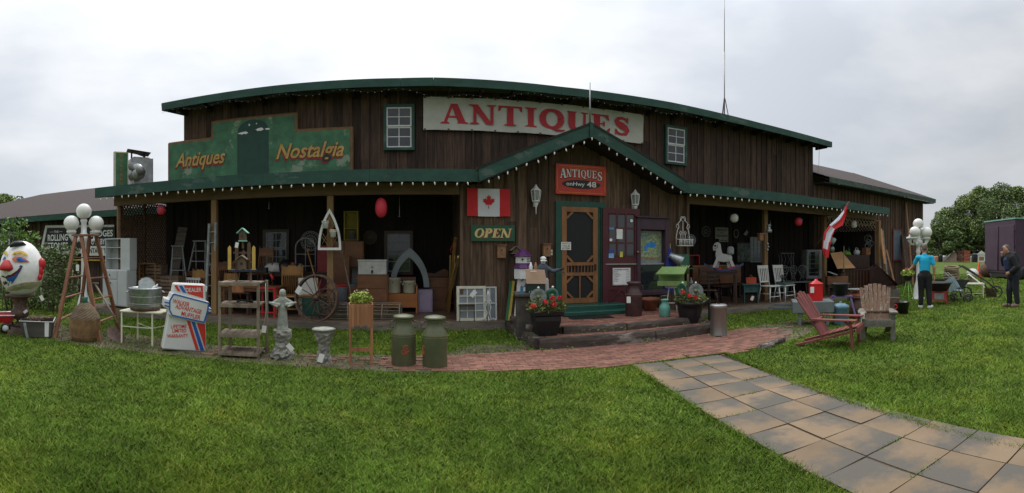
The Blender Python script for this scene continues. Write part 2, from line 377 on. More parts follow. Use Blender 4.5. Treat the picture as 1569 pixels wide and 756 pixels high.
for i in range(13):
    for j in range(3):
        a = o0 - dirp * s_ * (i + 1) + perp * s_ * j; g = .006
        if i == 0 and j == 0: pass
        q = [a + dirp * g + perp * g, a + dirp * g + perp * (s_ - g), a + dirp * (s_ - g) + perp * (s_ - g), a + dirp * (s_ - g) + perp * g]
        dz = random.uniform(0, .006); tx = random.uniform(-.004, .004); rr = random.choice([0, 0, 1, 1, 2, 3])
        n0 = 6; base = len(mb.v)
        for u in range(n0 + 1):
            for v in range(n0 + 1):
                P = q[0].lerp(q[1], u / n0).lerp(q[3].lerp(q[2], u / n0), v / n0)
                ed = (u in (0, n0)) or (v in (0, n0))
                mb.v.append((P.x, P.y, .022 + dz + tx * (u - 3) / 3 - (.004 if ed else 0)))
                f_ = [u / n0, v / n0, 1 - u / n0, 1 - v / n0][rr]; f2 = [v / n0, u / n0, v / n0, u / n0][rr]
                fade.append(.15 + .55 * f_ + .2 * f2 + random.Random(i * 7 + j).uniform(-.08, .1))
        for u in range(n0):
            for v in range(n0): mb.f.append((base + u * (n0 + 1) + v, base + (u + 1) * (n0 + 1) + v, base + (u + 1) * (n0 + 1) + v + 1, base + u * (n0 + 1) + v + 1)); mb.m.append(0); mb.sm.append(False)
        b2 = len(mb.v); z1 = .016 + dz
        for P in q: mb.v.append((P.x, P.y, z1)); fade.append(.4)
        for P in q: mb.v.append((P.x, P.y, -.01)); fade.append(.4)
        for k in range(4): mb.f.append((b2 + k, b2 + (k + 1) % 4, b2 + (k + 1) % 4 + 4, b2 + k + 4)); mb.m.append(0); mb.sm.append(False)
pav = mb.build('paver_path', pm, fix=False); tag(pav, kind='structure')
at_ = pav.data.attributes.new('edge', 'FLOAT', 'POINT'); at_.data.foreach_set('value', fade)
mb = MB(); pp = [(p[0], p[1]) for p in PAVE]; mb.add([(x, y, .003) for x, y in pp], [tuple(range(len(pp)))]); struct('path_bedding', mb, mat('dark joint soil', (.04, .038, .028), .95, .3, 8))

# ================================================================== STORE
store = thing('antique_store', 'long two storey dark board store with green trimmed roof edges and deep front porch', 'building', (0, 0, 0))
def boards(mb, x0, x1, zf0, zf1, Y, holes=(), bw=.24, axis='x', side=-1, gap=.006):
    """upright boards from x0 to x1; zf0 and zf1 give bottom and top; holes are (x0,x1,z0,z1)"""
    cuts = sorted({x0, x1} | {h[0] for h in holes} | {h[1] for h in holes}); segs = []
    for a, b in zip(cuts[:-1], cuts[1:]):
        n = max(1, round((b - a) / bw)); segs += [(a + (b - a) * i / n, a + (b - a) * (i + 1) / n) for i in range(n)]
    for a, b in segs:
        m = (a + b) / 2; iv = [(zf0(m), zf1(m))]
        for h in holes:
            if h[0] < m < h[1]:
                nw = []
                for u, v in iv:
                    if h[2] > u: nw.append((u, min(v, h[2])))
                    if h[3] < v: nw.append((max(u, h[3]), v))
                iv = nw
        d = random.uniform(0, .012)
        for u, v in iv:
            if v - u < .02: continue
            if random.random() < .35 and v - u > 1.2:
                k = random.uniform(u + .4, v - .4); pc = [(u, k - .002), (k + .002, v)]
            else: pc = [(u, v)]
            for (p, q) in pc:
                if axis == 'x': mb.box(a + gap / 2, b - gap / 2, Y + d, Y + .04, p, q)
                else: mb.box(Y + d, Y + .04, a + gap / 2, b - gap / 2, p, q)
    for a, b in segs[:-1]:
        if random.random() < .8:
            z0, z1 = zf0(b), zf1(b)
            if any(h[0] - .03 < b < h[1] + .03 for h in holes): continue
            if axis == 'x': mb.box(b - .022, b + .022, Y - .018, Y + .002, z0, z1 - .01)
c_ = lambda v: (lambda x: v)
mb = MB(); boards(mb, -6.5, 13.47, c_(3.3), c_(5.70), 12.0); boards(mb, 12.04, 22, c_(0), c_(5.7), -6.5, axis='y'); mb.box(-6.46, 13.4, 12.04, 12.1, 3.3, 5.7); mb.box(13.40, 13.46, 12.1, 22, 0, 5.7)
mb.build('upper_wall', board, store)
mb = MB(); boards(mb, -7.1, 13.47, c_(0), c_(3.3), 12.0, bw=.26); mb.box(-7.1, 13.47, 12.05, 12.1, 0, 3.3)
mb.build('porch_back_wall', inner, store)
mb = MB(); boards(mb, 13.5, 22.3, c_(0), c_(4.25), 12.0, bw=.22); boards(mb, 12.04, 22, c_(0), lambda y: 4.25 + max(0, .34 * (5 - abs(y - 17))), 22.3, axis='y')
mb.build('wing_wall', mat('brown wing boards', (.08, .045, .028), .8, .45, 7, bump=.5, stretch=(3, 3, .25), island=.4), store)
mb = MB()
mb.add([(-6.83, 11.4, 5.77), (13.8, 11.4, 5.77), (13.8, 17, 6.6), (-6.83, 17, 6.6), (13.8, 23, 5.7), (-6.83, 23, 5.7)], [(0, 1, 2, 3), (3, 2, 4, 5)])
mb.add([(-6.83, 11.4, 5.69), (13.8, 11.4, 5.69), (13.8, 17, 6.5), (-6.83, 17, 6.5), (13.8, 23, 5.6), (-6.83, 23, 5.6)], [(0, 1, 2, 3), (3, 2, 4, 5)])
mr_ = mb.build('main_roof', shingle, store)
mb = MB()                                              # eave board in lengths, a little wavy like the real one
xs_ = [-6.85, -3.6, -.4, .4, 3.6, 6.8, 10.2, 13.82]; wv = [0, .01, 0, .015, -.015, .02, -.01, 0]
for i in range(len(xs_) - 1):
    a, b = xs_[i], xs_[i + 1]; p, q = 5.68 + wv[i], 5.68 + wv[i + 1]
    mb.bar((a, 11.36, p), (b - .004, 11.36, q), .04, .2)
for x in (-6.86, 13.83):
    mb.bar((x, 11.38, 5.68), (x, 17, 6.5), .04, .2)
mb.build('eave_board', green, store)
mb = MB(); mb.tube([(-5.25, 12.6, 5.8), (-5.25, 12.6, 6.22)], .05, 8); mb.build('vent_pipe', blackm, mr_)
# rafters under the eave
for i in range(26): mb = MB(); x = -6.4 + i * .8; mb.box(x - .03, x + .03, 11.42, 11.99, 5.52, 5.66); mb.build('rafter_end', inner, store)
# wing roof
mb = MB(); a = [(13.6, 11.45, 4.46), (22.6, 11.45, 4.46), (22.6, 17, 6.38), (13.6, 17, 6.38), (22.6, 22.5, 4.46), (13.6, 22.5, 4.46)]
mb.add(a, [(0, 1, 2, 3), (3, 2, 4, 5)]); mb.add([(x, y, z - .1) for x, y, z in a], [(0, 1, 2, 3), (3, 2, 4, 5)])
wr = mb.build('wing_roof', shingle, store)
mb = MB(); mb.box(13.75, 22.62, 11.40, 11.44, 4.24, 4.45); mb.bar((22.63, 11.42, 4.35), (22.63, 17, 6.29), .04, .2); mb.bar((22.63, 22.5, 4.35), (22.63, 17, 6.29), .04, .2)
mb.build('eave_board', mat('faded green trim', (.05, .075, .06), .7, .35, 6, stain=(.12, .13, .11), stain_at=.6), wr)
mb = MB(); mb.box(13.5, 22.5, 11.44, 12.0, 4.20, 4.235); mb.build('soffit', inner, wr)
# porch roof and its front board
mb = MB()
def proof(x0, x1): mb.add([(x0, 9.06, 3.17), (x1, 9.06, 3.17), (x1, 12, 3.56), (x0, 12, 3.56), (x0, 9.06, 3.11), (x1, 9.06, 3.11), (x1, 12, 3.50), (x0, 12, 3.50)], [(0, 1, 2, 3), (7, 6, 5, 4), (0, 4, 5, 1), (0, 3, 7, 4), (1, 5, 6, 2)])
proof(-7.35, 1.2); pr_ = mb.build('porch_roof', shingle, store); mb = MB(); proof(5.74, 14.2); mb.build('porch_roof', shingle, store)
mb = MB()
def fas(x0, x1, n):
    for i in range(n):
        a = x0 + (x1 - x0) * i / n; b = x0 + (x1 - x0) * (i + 1) / n; mb.bar((a, 9.03, 3.045 + random.uniform(-.008, .008)), (b - .004, 9.03, 3.045 + random.uniform(-.008, .008)), .04, .24)
fas(-7.37, 1.24, 4); mb.build('porch_eave_board', green, store); mb = MB(); fas(5.70, 14.22, 4); mb.build('porch_eave_board', green, store)
for x0, x1 in ((-7.15, .86), (6.22, 14.1)): mb = MB(); mb.box(x0, x1, 9.5, 9.62, 2.74, 3.0); mb.build('porch_beam', beamw, store)
for x0, x1, x2, x3 in ((-7.2, 1.1, -7.12, .86), (5.9, 14.1, 6.22, 14.1)):
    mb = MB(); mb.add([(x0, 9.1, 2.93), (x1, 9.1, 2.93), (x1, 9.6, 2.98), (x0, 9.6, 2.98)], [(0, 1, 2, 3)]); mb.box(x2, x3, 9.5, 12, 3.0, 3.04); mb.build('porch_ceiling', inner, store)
for px, wd in ((329, .13), (506.5, .13), (1346, .13)):
    p = PY(px, 388, 9.6); mb = MB(); mb.cbox((0, 0, 1.46), (wd, wd, 2.56)); o = mb.build('porch_post', postw, store, bevel=.008); o.location = (p.x, p.y, 0)
for px in (184, 1172, 1263): p = PY(px, 388, 10.02); mb = MB(); mb.cbox((0, 0, 1.6), (.13, .13, 2.84)); o = mb.build('porch_post', postw, store, bevel=.008); o.location = (p.x, p.y, 0)
# decks
def deck(x0, x1, y0):
    mb = MB(); n = int((12 - y0) / .14)
    for i in range(n):
        y = y0 + i * .14; cx = x0
        while cx < x1: l = random.uniform(2.2, 3.6); mb.box(cx, min(cx + l, x1) - .004, y, y + .134, .145, .18 + random.uniform(-.002, .002)); cx += l
    d = mb.build('porch_deck', deckw, store)
    mb = MB(); cx = x0
    while cx < x1: l = random.uniform(2.6, 3.8); mb.box(cx, min(cx + l, x1) - .005, y0 - .05, y0 - .005, .0, .165 + random.uniform(-.006, .006)); cx += l
    mb.build('skirt_board', edgew, d)
deck(-8.0, 1.78, 9.38); deck(5.45, 14.25, 9.38)
# side walls of the vestibule and its gable front
PKX = 3.47
mb = MB()
top = lambda x: max(2.96, 3.96 - .44 * abs(x - PKX))
boards(mb, .88, 6.2, c_(.16), top, 9.6, holes=[(3.03, 3.93, 0, 2.56)], bw=.25)
boards(mb, 9.64, 12, c_(.16), c_(3.0), .88, axis='y', bw=.26); boards(mb, 9.64, 12, c_(.16), c_(3.0), 6.16, axis='y', bw=.26)
mb.build('front_wall', boardlow, store)
for x in (.87, 6.15): MB().box(x, x + .07, 9.50, 9.585, .18, 2.96).build('corner_board', boardlow, store)
mb = MB()
for s in (-1, 1):
    x1 = PKX + s * 2.32; a = [(PKX, 8.92, 4.22), (x1, 8.92, 3.2), (x1, 12, 3.2), (PKX, 12, 4.22)]
    mb.add(a + [(x, y, z - .05) for x, y, z in a], [(0, 1, 2, 3), (7, 6, 5, 4), (0, 4, 5, 1), (1, 5, 6, 2)])
gr_ = mb.build('gable_roof', mat('black shingle edge', (.02, .022, .02), .9, .3, 30, bump=.6), store)
mb = MB()
for s in (-1, 1): mb.prism([(PKX, 4.17), (PKX + s * 2.3, 3.16), (PKX + s * 2.27, 2.93), (PKX, 3.93)], 8.93, 8.97)
mb.prism([(PKX - .035, 4.19), (PKX + .035, 4.19), (PKX + .035, 3.9), (PKX - .035, 3.9)], 8.90, 8.926)
mb.build('gable_board', green, gr_)
mb = MB()
for s in (-1, 1): mb.add([(PKX, 8.97, 3.93), (PKX + s * 2.27, 8.97, 2.95), (PKX + s * 2.27, 9.6, 2.95), (PKX, 9.6, 3.93)], [(0, 1, 2, 3)])
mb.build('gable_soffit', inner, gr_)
mb = MB(); mb.box(.95, 6.15, 9.7, 12, .12, .17); mb.build('entrance_floor', darkw, store)
# end walls of the porches
def lattice(mb, x, y0, y1, z0, z1, st=.11, w_=.018):
    L1 = (z1 - z0); k = y0 - L1
    while k < y1:
        for s in (0, 1):
            a = [k, z0, k + L1, z1] if s == 0 else [k + L1, z0, k, z1]
            (ya, za, yb, zb) = a
            if ya > yb: ya, za, yb, zb = yb, zb, ya, za
            ta = max(0, (y0 - ya) / (yb - ya)); tb = min(1, (y1 - ya) / (yb - ya))
            if tb > ta: mb.bar((x + s * .014, ya + (yb - ya) * ta, za + (zb - za) * ta), (x + s * .014, ya + (yb - ya) * tb, za + (zb - za) * tb), .012, w_ * 2.0)
        k += st
mb = MB(); lattice(mb, -7.1, 9.7, 12, .2, 2.95, .13); mb.box(-7.13, -7.06, 9.66, 9.72, .18, 2.95); mb.box(-7.13, -7.06, 10.8, 10.86, .18, 2.95)
mb.build('porch_lattice', mat('brown lattice strips', (.10, .055, .03), .8, .3, 8), store)
mb = MB(); boards(mb, 9.68, 12, c_(.16), c_(2.35), 14.22, axis='y'); lattice(mb, 14.25, 9.68, 12, 2.35, 2.95, .13); mb.box(14.2, 14.28, 9.68, 12, 2.3, 2.36)
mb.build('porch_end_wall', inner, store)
lat = mat('pale lattice strips', (.22, .16, .10), .8, .3, 8)
mb = MB(); lx = 0
for k in range(14):
    x = 11.6 + k * .19
    for s in (-1, 1): mb.bar((x - .12 * s, 9.63 + s * .008, 2.46), (x + .12 * s, 9.63 + s * .008, 2.74), .012, .025)
mb.build('porch_lattice', lat, store)

def window(px0, px1, py0, py1, Y, outer, inner_m, name='window', curtain=0, split=.52, trim=.07, parent=store):
    p = PY(px0, py0, Y); q = PY(px1, py0, Y); p1 = PY((px0 + px1) / 2, py1, Y); pt = PY((px0 + px1) / 2, py0, Y)
    x0, x1, z0, z1 = p.x, q.x, p1.z, pt.z
    mb = MB(); fr = lambda a, b, c, d, y0, y1, t: (mb.box(a, a + t, y0, y1, c, d), mb.box(b - t, b, y0, y1, c, d), mb.box(a + t, b - t, y0, y1, d - t, d), mb.box(a + t, b - t, y0, y1, c, c + t))
    fr(x0, x1, z0, z1, Y - .08, Y + .05, trim); f = mb.build(name, outer, parent)
    mb = MB(); a, b, c, d = x0 + trim + .002, x1 - trim - .002, z0 + trim + .002, z1 - trim - .002; m = c + (d - c) * split
    fr(a, b, m, d, Y - .06, Y - .03, .035); fr(a, b, c, m - .002, Y - .035, Y - .005, .035)
    xm = (a + b) / 2; mb.box(xm - .01, xm + .01, Y - .056, Y - .035, m + .036, d - .036); mb.box(a + .036, b - .036, Y - .058, Y - .037, (m + d) / 2 - .01, (m + d) / 2 + .01)
    mb.box(xm - .01, xm + .01, Y - .03, Y - .012, c + .036, m - .038); mb.box(a + .036, b - .036, Y - .032, Y - .014, c + (m - c) * .52 - .01, c + (m - c) * .52 + .01)
    mb.build('sash', inner_m, f)
    mb = MB(); mb.box(a + .03, b - .03, Y - .05, Y - .044, m + .03, d - .03); mb.box(a + .03, b - .03, Y - .024, Y - .018, c + .03, m - .03)
    mb.build('pane', mat('window pane with sky glint', (.04, .045, .05), .05, .3, 2, spec=.6), f)
    return f
window(588, 635, 161, 231, 11.98, green, white); window(1018, 1051, 194, 253, 11.98, green, white)
sill = mat('white lower curtain', (.55, .55, .54), .8, .1)
window(589, 633, 354, 421, 11.98, darkw, silverw); window(404, 444, 352, 412, 11.98, darkw, silverw)

# door: green trim, screen door, purple door folded back
mb = MB(); mb.box(2.9, 3.03, 9.53, 9.598, .45, 2.66); mb.box(3.93, 4.04, 9.53, 9.598, .45, 2.66); mb.box(3.03, 3.93, 9.53, 9.598, 2.55, 2.66); mb.box(3.865, 3.93, 9.56, 9.6, .45, 2.55); mb.build('door_frame', greend, store)
mb = MB(); y = 9.56; x0, x1, z0, z1 = 3.035, 3.86, .47, 2.545
def FR(a, b, c, d, t, yy=.03, y=y): mb.box(a, a + t, y - yy, y, c, d); mb.box(b - t, b, y - yy, y, c, d); mb.box(a + t, b - t, y - yy, y, d - t, d); mb.box(a + t, b - t, y - yy, y, c, c + t)
FR(x0, x1, z0, z1, .11)
mb.box(x0 + .11, x1 - .11, 9.53, 9.56, 1.28, 1.35); mb.box(x0 + .11, x1 - .11, 9.53, 9.56, 1.06, 1.13); mb.box(3.43, 3.46, 9.535, 9.555, .58, 1.06)
for i in range(8): x = 3.18 + i * .075; mb.box(x - .008, x + .008, 9.54, 9.556, 1.13, 1.28)
for (cx, cz, sx, sz) in ((x0 + .11, z1 - .11, 1, -1), (x1 - .11, z1 - .11, -1, -1), (x0 + .11, 1.35, 1, 1), (x1 - .11, 1.35, -1, 1), (x0 + .11, 1.06, 1, -1), (x1 - .11, 1.06, -1, -1), (x0 + .11, .58, 1, 1), (x1 - .11, .58, -1, 1)):
    mb.bar((cx, 9.545, cz + sz * .14), (cx + sx * .14, 9.545, cz), .02, .045)
sd_ = mb.build('screen_door', mat('varnished brown door wood', (.24, .105, .038), .45, .25, 7, stretch=(1, 1, .2)), store)
mb = MB(); mb.box(x0 + .1, x1 - .1, 9.562, 9.566, z0 + .08, z1 - .08); mb.build('screen_mesh', mat('black insect screen', (.01, .01, .011), .6, .1), sd_)
mb = MB(); mb.cbox((3.79, 9.50, 1.24), (.03, .04, .14)); mb.build('handle', blackm, sd_)
purple = mat('purple plum paint', (.080, .016, .022), .45, .15, 5)
dpt = Matrix.Translation((3.96, 9.50, .29)) @ Matrix.Rotation(radians(-7), 4, 'Z')
dr = bpy.data.objects.new('door', None); dr.parent = store; COL.objects.link(dr); dr.matrix_world = dpt; dr.empty_display_size = .1
mb = MB(); W, Ht = .86, 2.25
mb.box(0, W, 0, .03, 0, Ht); 
for (a, b, c, d) in ((0, .12, 0, Ht), (W - .12, W, 0, Ht), (.12, W - .12, 0, .16), (.12, W - .12, 1.0, 1.16), (.12, W - .12, Ht - .12, Ht)): mb.box(a, b, -.025, -.002, c, d)
for i in (1, 2): x = .12 + (W - .24) * i / 3; mb.box(x - .02, x + .02, -.023, -.002, 1.16, Ht - .12)
for i in (1, 2): z = 1.16 + (Ht - 1.28) * i / 3; mb.box(.12, W - .12, -.021, -.002, z - .018, z + .018)
mb.bar((.14, -.012, .2), (.42, -.012, .46), .02, .05); mb.bar((W - .14, -.012, .2), (W - .42, -.012, .46), .02, .05); mb.box(.12, W - .12, -.02, -.002, .45, .5)
mb.build('door_leaf', purple, dr)
mb = MB()
for i in range(3):
    for j in range(3): x = .14 + (W - .28) / 3 * i + .012; z = 1.18 + (Ht - 1.32) / 3 * j + .012; mb.box(x, x + (W - .28) / 3 - .02, -.006, -.001, z, z + (Ht - 1.32) / 3 - .02)
mb.build('door_glass', glass, dr)
mb = MB(); mb.tube([(W - .07, -.03, 1.28), (W - .07, -.07, 1.28)], .012); mb.ball((W - .07, -.085, 1.28), .03); mb.build('door_knob', mat('old brass', (.3, .2, .08), .35, .2, 5, metal=.8), dr)
mb = MB(); mb.box(.06, W - .06, -.035, -.026, 1.0, 1.03); mb.build('mail_rail', steel, dr)
# steps and terrace
mb = MB(); mb.box(2.95, 4.35, 9.1, 9.58, .285, .46); mb.box(2.85, 4.5, 8.85, 9.1, .285, .37); mb.build('door_step', greend, store, bevel=.01)
ter = thing('entrance_terrace', 'brick terrace of two steps edged with black rotted timbers before the entrance door', 'terrace', (3.6, 8.4, 0))
def at0(o, par): o.parent = par; o.matrix_parent_inverse = Matrix.Translation(-par.location); return o
mb = MB()
def log(p, q, w_, h_): 
    p, q = Vector(p), Vector(q); n = 16; L2 = [p.lerp(q, i / n) + Vector((0, random.uniform(-.012, .012), random.uniform(-.01, .01))) for i in range(n + 1)]
    d = (q - p).normalized(); sd = d.cross(Vector((0, 0, 1))); rd = random.Random(int(p.x * 99 + q.x)); vs = []
    for i in range(n + 1):
        c = L2[i]; a = w_ / 2 + rd.uniform(-.008, .006); h2 = h_ / 2 + rd.uniform(-.010, .004)
        for u, v in ((-1, -1), (1, -1), (1.03, .3), (.8, 1), (-.8, 1), (-1.03, .3)): vs.append(c + sd * u * (a + rd.uniform(-.006, .006)) + Vector((0, 0, v * h2)))
    mb.add(vs, [(i * 6 + k, i * 6 + (k + 1) % 6, i * 6 + 6 + (k + 1) % 6, i * 6 + 6 + k) for i in range(n) for k in range(6)] + [tuple(range(6)), tuple(range(n * 6, n * 6 + 6))])
log((1.93, 7.28, .09), (3.98, 7.24, .09), .16, .18); log((4.0, 7.25, .10), (5.45, 7.38, .10), .16, .18)
log((1.93, 8.08, .22), (2.46, 7.68, .22), .15, .15); log((2.44, 7.62, .22), (3.6, 7.6, .22), .15, .15); log((3.62, 7.61, .22), (5.35, 7.68, .22), .15, .15)
log((1.93, 7.3, .09), (1.86, 9.4, .09), .16, .18); log((1.96, 8.1, .22), (1.9, 9.4, .22), .15, .14); log((5.45, 7.4, .10), (5.5, 9.3, .10), .15, .19)
at0(mb.build('edging_timbers', timber), ter)
mb = MB(); bricks(mb, [(2.0, 7.34), (5.4, 7.42), (5.4, 7.62), (2.44, 7.56), (1.98, 7.98)], .165); at0(mb.build('brick_tread', brickm), ter); mb = MB(); bricks(mb, [(1.98, 8.1), (2.46, 7.7), (5.35, 7.72), (5.42, 9.55), (1.95, 9.55)], .268)
at0(mb.build('brick_paving', brickm), ter)
mb = MB(); mb.slab([(1.95, 7.3), (5.4, 7.4), (5.4, 7.65), (2.44, 7.62), (1.98, 8.1)], 0, .165); mb.slab([(1.95, 8.08), (2.46, 7.66), (5.35, 7.7), (5.42, 9.58), (1.95, 9.58)], .01, .268); at0(mb.build('fill', dirtm), ter)
o = MB(); log_mb = o; mb = o; log((5.05, 5.62, .03), (5.75, 5.86, .03), .14, .09); tag(o.build('timber_offcut', timber), 'short black timber lying in the lawn at the end of the brick path', 'timber')
# soil and weeds later

# ================================================================== LOW BUILDING ON THE LEFT
sb = thing('side_building', 'low brown shingled building with green eave behind the clown head', 'building', (-15, 14, 0))
mb = MB(); boards(mb, -24, -8.4, c_(0), c_(3.1), 14.2, bw=.25); mb.box(-24, -8.4, 14.24, 14.3, 0, 3.1); at0(mb.build('wall', board), sb)
mb = MB(); a = [(-27, 13.6, 3.12), (-8.0, 13.6, 3.12), (-8.0, 19, 4.95), (-19.6, 19, 4.95), (-27, 24, 3.12), (-8, 24.4, 3.12)]
mb.add(a, [(0, 1, 2, 3), (3, 2, 5, 4), (0, 3, 4)]); mb.add([(x, y, z - .08) for x, y, z in a], [(0, 1, 2, 3), (3, 2, 5, 4), (0, 3, 4)]); rr_ = at0(mb.build('roof', shingle), sb)
mb = MB(); mb.box(-27, -8.0, 13.56, 13.6, 2.88, 3.1); at0(mb.build('eave_board', green), sb)
mb = MB(); mb.box(-24, -8.4, 13.6, 14.2, 2.9, 2.93); at0(mb.build('soffit', inner), sb)

# ================================================================== GRASS
rng = np.random.default_rng(5)
def grass_field():
    R0, R1 = 1.3, 60.0; n = 1000000
    u = rng.random(n)
    # density thins with distance
    r = np.exp(np.log(R0) + u ** 1.0 * (np.log(34.0) - np.log(R0))); a = rng.uniform(radians(-66), radians(98), n)
    x = r * np.sin(a); y = r * np.cos(a)
    keep = ~(inpoly_np(x, y, PAVE) & (rng.random(n) > .0))
    inb = inpoly_np(x, y, BRICK); keep &= ~(inb & (rng.random(n) > np.where(x < .3, .30, .015)))
    for d in DIRT: keep &= ~(inpoly_np(x, y, d) & ~inb & (rng.random(n) > .52))
    keep &= ~((x > 1.88) & (x < 5.5) & (y > 7.2) & (y < 12)); keep &= ~((y > 9.36) & (y < 22.5) & (x > -8.05) & (x < 14.25)); keep &= ~((y > 12) & (x > 13) & (x < 22.3) & (y < 22)); keep &= ~((y > 14) & (x < -8) & (y < 24))
    x, y, r = x[keep], y[keep], r[keep]
    # tufts spilling on to paver edges and joints
    ex, ey = [], []
    for i in range(len(PAVE)):
        p = np.array(PAVE[i]); q = np.array(PAVE[(i + 1) % len(PAVE)]); l = np.linalg.norm(q - p); m = int(l * 900); t_ = rng.random(m); P = p + (q - p) * t_[:, None]
        jt = np.abs(rng.normal(0, .03, m)) * np.where(rng.random(m) < .5, 1, -1); ex.append(P[:, 0] + jt); ey.append(P[:, 1] + jt * .3)
    for i in range(13):
        for j in range(1, 3):
            if rng.random() < .35: p = o0 - dirp * s_ * (i + rng.random()) + perp * s_ * j; m = 60; k = rng.random(m) * .35; ex.append(p.x + dirp.x * k + rng.normal(0, .006, m)); ey.append(p.y + dirp.y * k + rng.normal(0, .006, m))
        if rng.random() < .7: k0 = rng.random() * 1.0; p = o0 - dirp * s_ * (i + 1) + perp * k0; m = 60; k = rng.random(m) * .35; ex.append(p.x + perp.x * k + rng.normal(0, .006, m)); ey.append(p.y + perp.y * k + rng.normal(0, .006, m))
    ex = np.concatenate(ex); ey = np.concatenate(ey); er = np.hypot(ex, ey)
    x = np.concatenate([x, ex]); y = np.concatenate([y, ey]); r = np.concatenate([r, er]); n = len(x)
    cl = .5 + .25 * np.sin(x * 2.1 + 1.3 * np.sin(y * 1.7)) + .25 * np.sin(y * 2.9 + 1.1 * np.sin(x * 2.3))
    h = (.016 + .020 * rng.random(n)) * (.8 + .4 * cl) * (1 + r * .03); h[-len(ex):] *= .55 + .5 * rng.random(len(ex)); w_ = (.0018 + .00065 * r) * (.7 + .6 * rng.random(n))
    an = rng.uniform(0, 2 * pi, n); ld = rng.uniform(0, 2 * pi, n); le = h * rng.uniform(.5, 1.9, n)
    dx, dy = np.cos(an) * w_, np.sin(an) * w_
    z0 = np.zeros(n); z0[-len(ex):] = .012
    v = np.empty((n, 3, 3), np.float32)
    v[:, 0] = np.c_[x - dx, y - dy, z0]; v[:, 1] = np.c_[x + dx, y + dy, z0]; v[:, 2] = np.c_[x + np.cos(ld) * le, y + np.sin(ld) * le, z0 + h]
    me = bpy.data.meshes.new('grass'); me.vertices.add(n * 3); me.vertices.foreach_set('co', v.reshape(-1))
    me.loops.add(n * 3); me.loops.foreach_set('vertex_index', np.arange(n * 3, dtype=np.int32)); me.polygons.add(n); me.polygons.foreach_set('loop_start', np.arange(0, n * 3, 3, dtype=np.int32)); me.update(calc_edges=True)
    at = me.attributes.new('tone', 'FLOAT', 'FACE'); at.data.foreach_set('value', rng.random(n).astype(np.float32))
    m = bpy.data.materials.new('lawn grass blades'); m.use_nodes = True; t = m.node_tree; b = t.nodes['Principled BSDF']; b.inputs['Roughness'].default_value = .8; b.inputs['Specular IOR Level'].default_value = .06
    N_ = t.nodes.new; l = t.links.new
    a = N_('ShaderNodeAttribute'); a.attribute_name = 'tone'; tcx = N_('ShaderNodeTexCoord')
    z1 = N_('ShaderNodeTexNoise'); z1.inputs['Scale'].default_value = .55; z1.inputs['Detail'].default_value = 3
    z2 = N_('ShaderNodeTexNoise'); z2.inputs['Scale'].default_value = 4.0; z2.inputs['Detail'].default_value = 4
    l(tcx.outputs['Object'], z1.inputs[0]); l(tcx.outputs['Object'], z2.inputs[0])
    r1 = N_('ShaderNodeValToRGB'); e = r1.color_ramp.elements; e[0].position = 0; e[0].color = (.050, .098, .010, 1); e[1].position = 1; e[1].color = (.25, .24, .08, 1); k = e.new(.55); k.color = (.098, .170, .020, 1); k = e.new(.93); k.color = (.145, .215, .032, 1)
    l(a.outputs['Fac'], r1.inputs[0])
    r2 = N_('ShaderNodeMapRange'); r2.inputs[1].default_value = .35; r2.inputs[2].default_value = .65; r2.inputs[3].default_value = .8; r2.inputs[4].default_value = 1.25; l(z1.outputs[0], r2.inputs[0])
    r3 = N_('ShaderNodeMapRange'); r3.inputs[1].default_value = .35; r3.inputs[2].default_value = .65; r3.inputs[3].default_value = .75; r3.inputs[4].default_value = 1.25; l(z2.outputs[0], r3.inputs[0])
    mm = N_('ShaderNodeMath'); mm.operation = 'MULTIPLY'; l(r2.outputs[0], mm.inputs[0]); l(r3.outputs[0], mm.inputs[1])
    sv = N_('ShaderNodeVectorMath'); sv.operation = 'SCALE'; l(r1.outputs[0], sv.inputs[0]); l(mm.outputs[0], sv.inputs['Scale']); z4 = N_('ShaderNodeTexNoise'); z4.inputs['Scale'].default_value = .9; z4.inputs['Detail'].default_value = 5; l(tcx.outputs['Object'], z4.inputs[0]); r4 = N_('ShaderNodeMapRange'); r4.inputs[1].default_value = .48; r4.inputs[2].default_value = .68; l(z4.outputs[0], r4.inputs[0]); ml = N_('ShaderNodeVectorMath'); ml.operation = 'MULTIPLY'; ml.inputs[1].default_value = (1.35, 1.1, .85); l(sv.outputs[0], ml.inputs[0]); mq = N_('ShaderNodeMix'); mq.data_type = 'RGBA'; l(r4.outputs[0], mq.inputs[0]); l(sv.outputs[0], mq.inputs[6]); l(ml.outputs[0], mq.inputs[7]); l(mq.outputs[2], b.inputs['Base Color'])
    me.materials.append(m); o = bpy.data.objects.new('grass', me); COL.objects.link(o); tag(o, 'short green mown lawn grass around the store and paths', 'grass', kind='stuff')
grass_field()

# ================================================================== TREES, leaf by leaf
def leaf_cloud(mb, blobs, n, sz, seed, flat=.6):
    rd = random.Random(seed); tw = sum(b[3] * b[4] * b[5] for b in blobs)
    for bx in blobs:
        k = int(n * bx[3] * bx[4] * bx[5] / tw)
        for _ in range(k):
            while True:
                p = Vector((rd.gauss(0, 1), rd.gauss(0, 1), rd.gauss(0, 1)))
                if p.length > .01: break
            p = p.normalized() * (rd.uniform(.55, 1.08) ** .6)
            c = Vector((bx[0] + p.x * bx[3], bx[1] + p.y * bx[4], bx[2] + p.z * bx[5])); s = sz * rd.uniform(.5, 1.2)
            a = Vector((rd.gauss(0, 1), rd.gauss(0, 1), rd.gauss(0, flat))).normalized(); b = a.cross(Vector((rd.gauss(0, 1), rd.gauss(0, 1), rd.gauss(0, 1)))).normalized()
            mb.add([c - a * s, c + b * s * .45, c + a * s, c - b * s * .45], [(0, 1, 2, 3)])
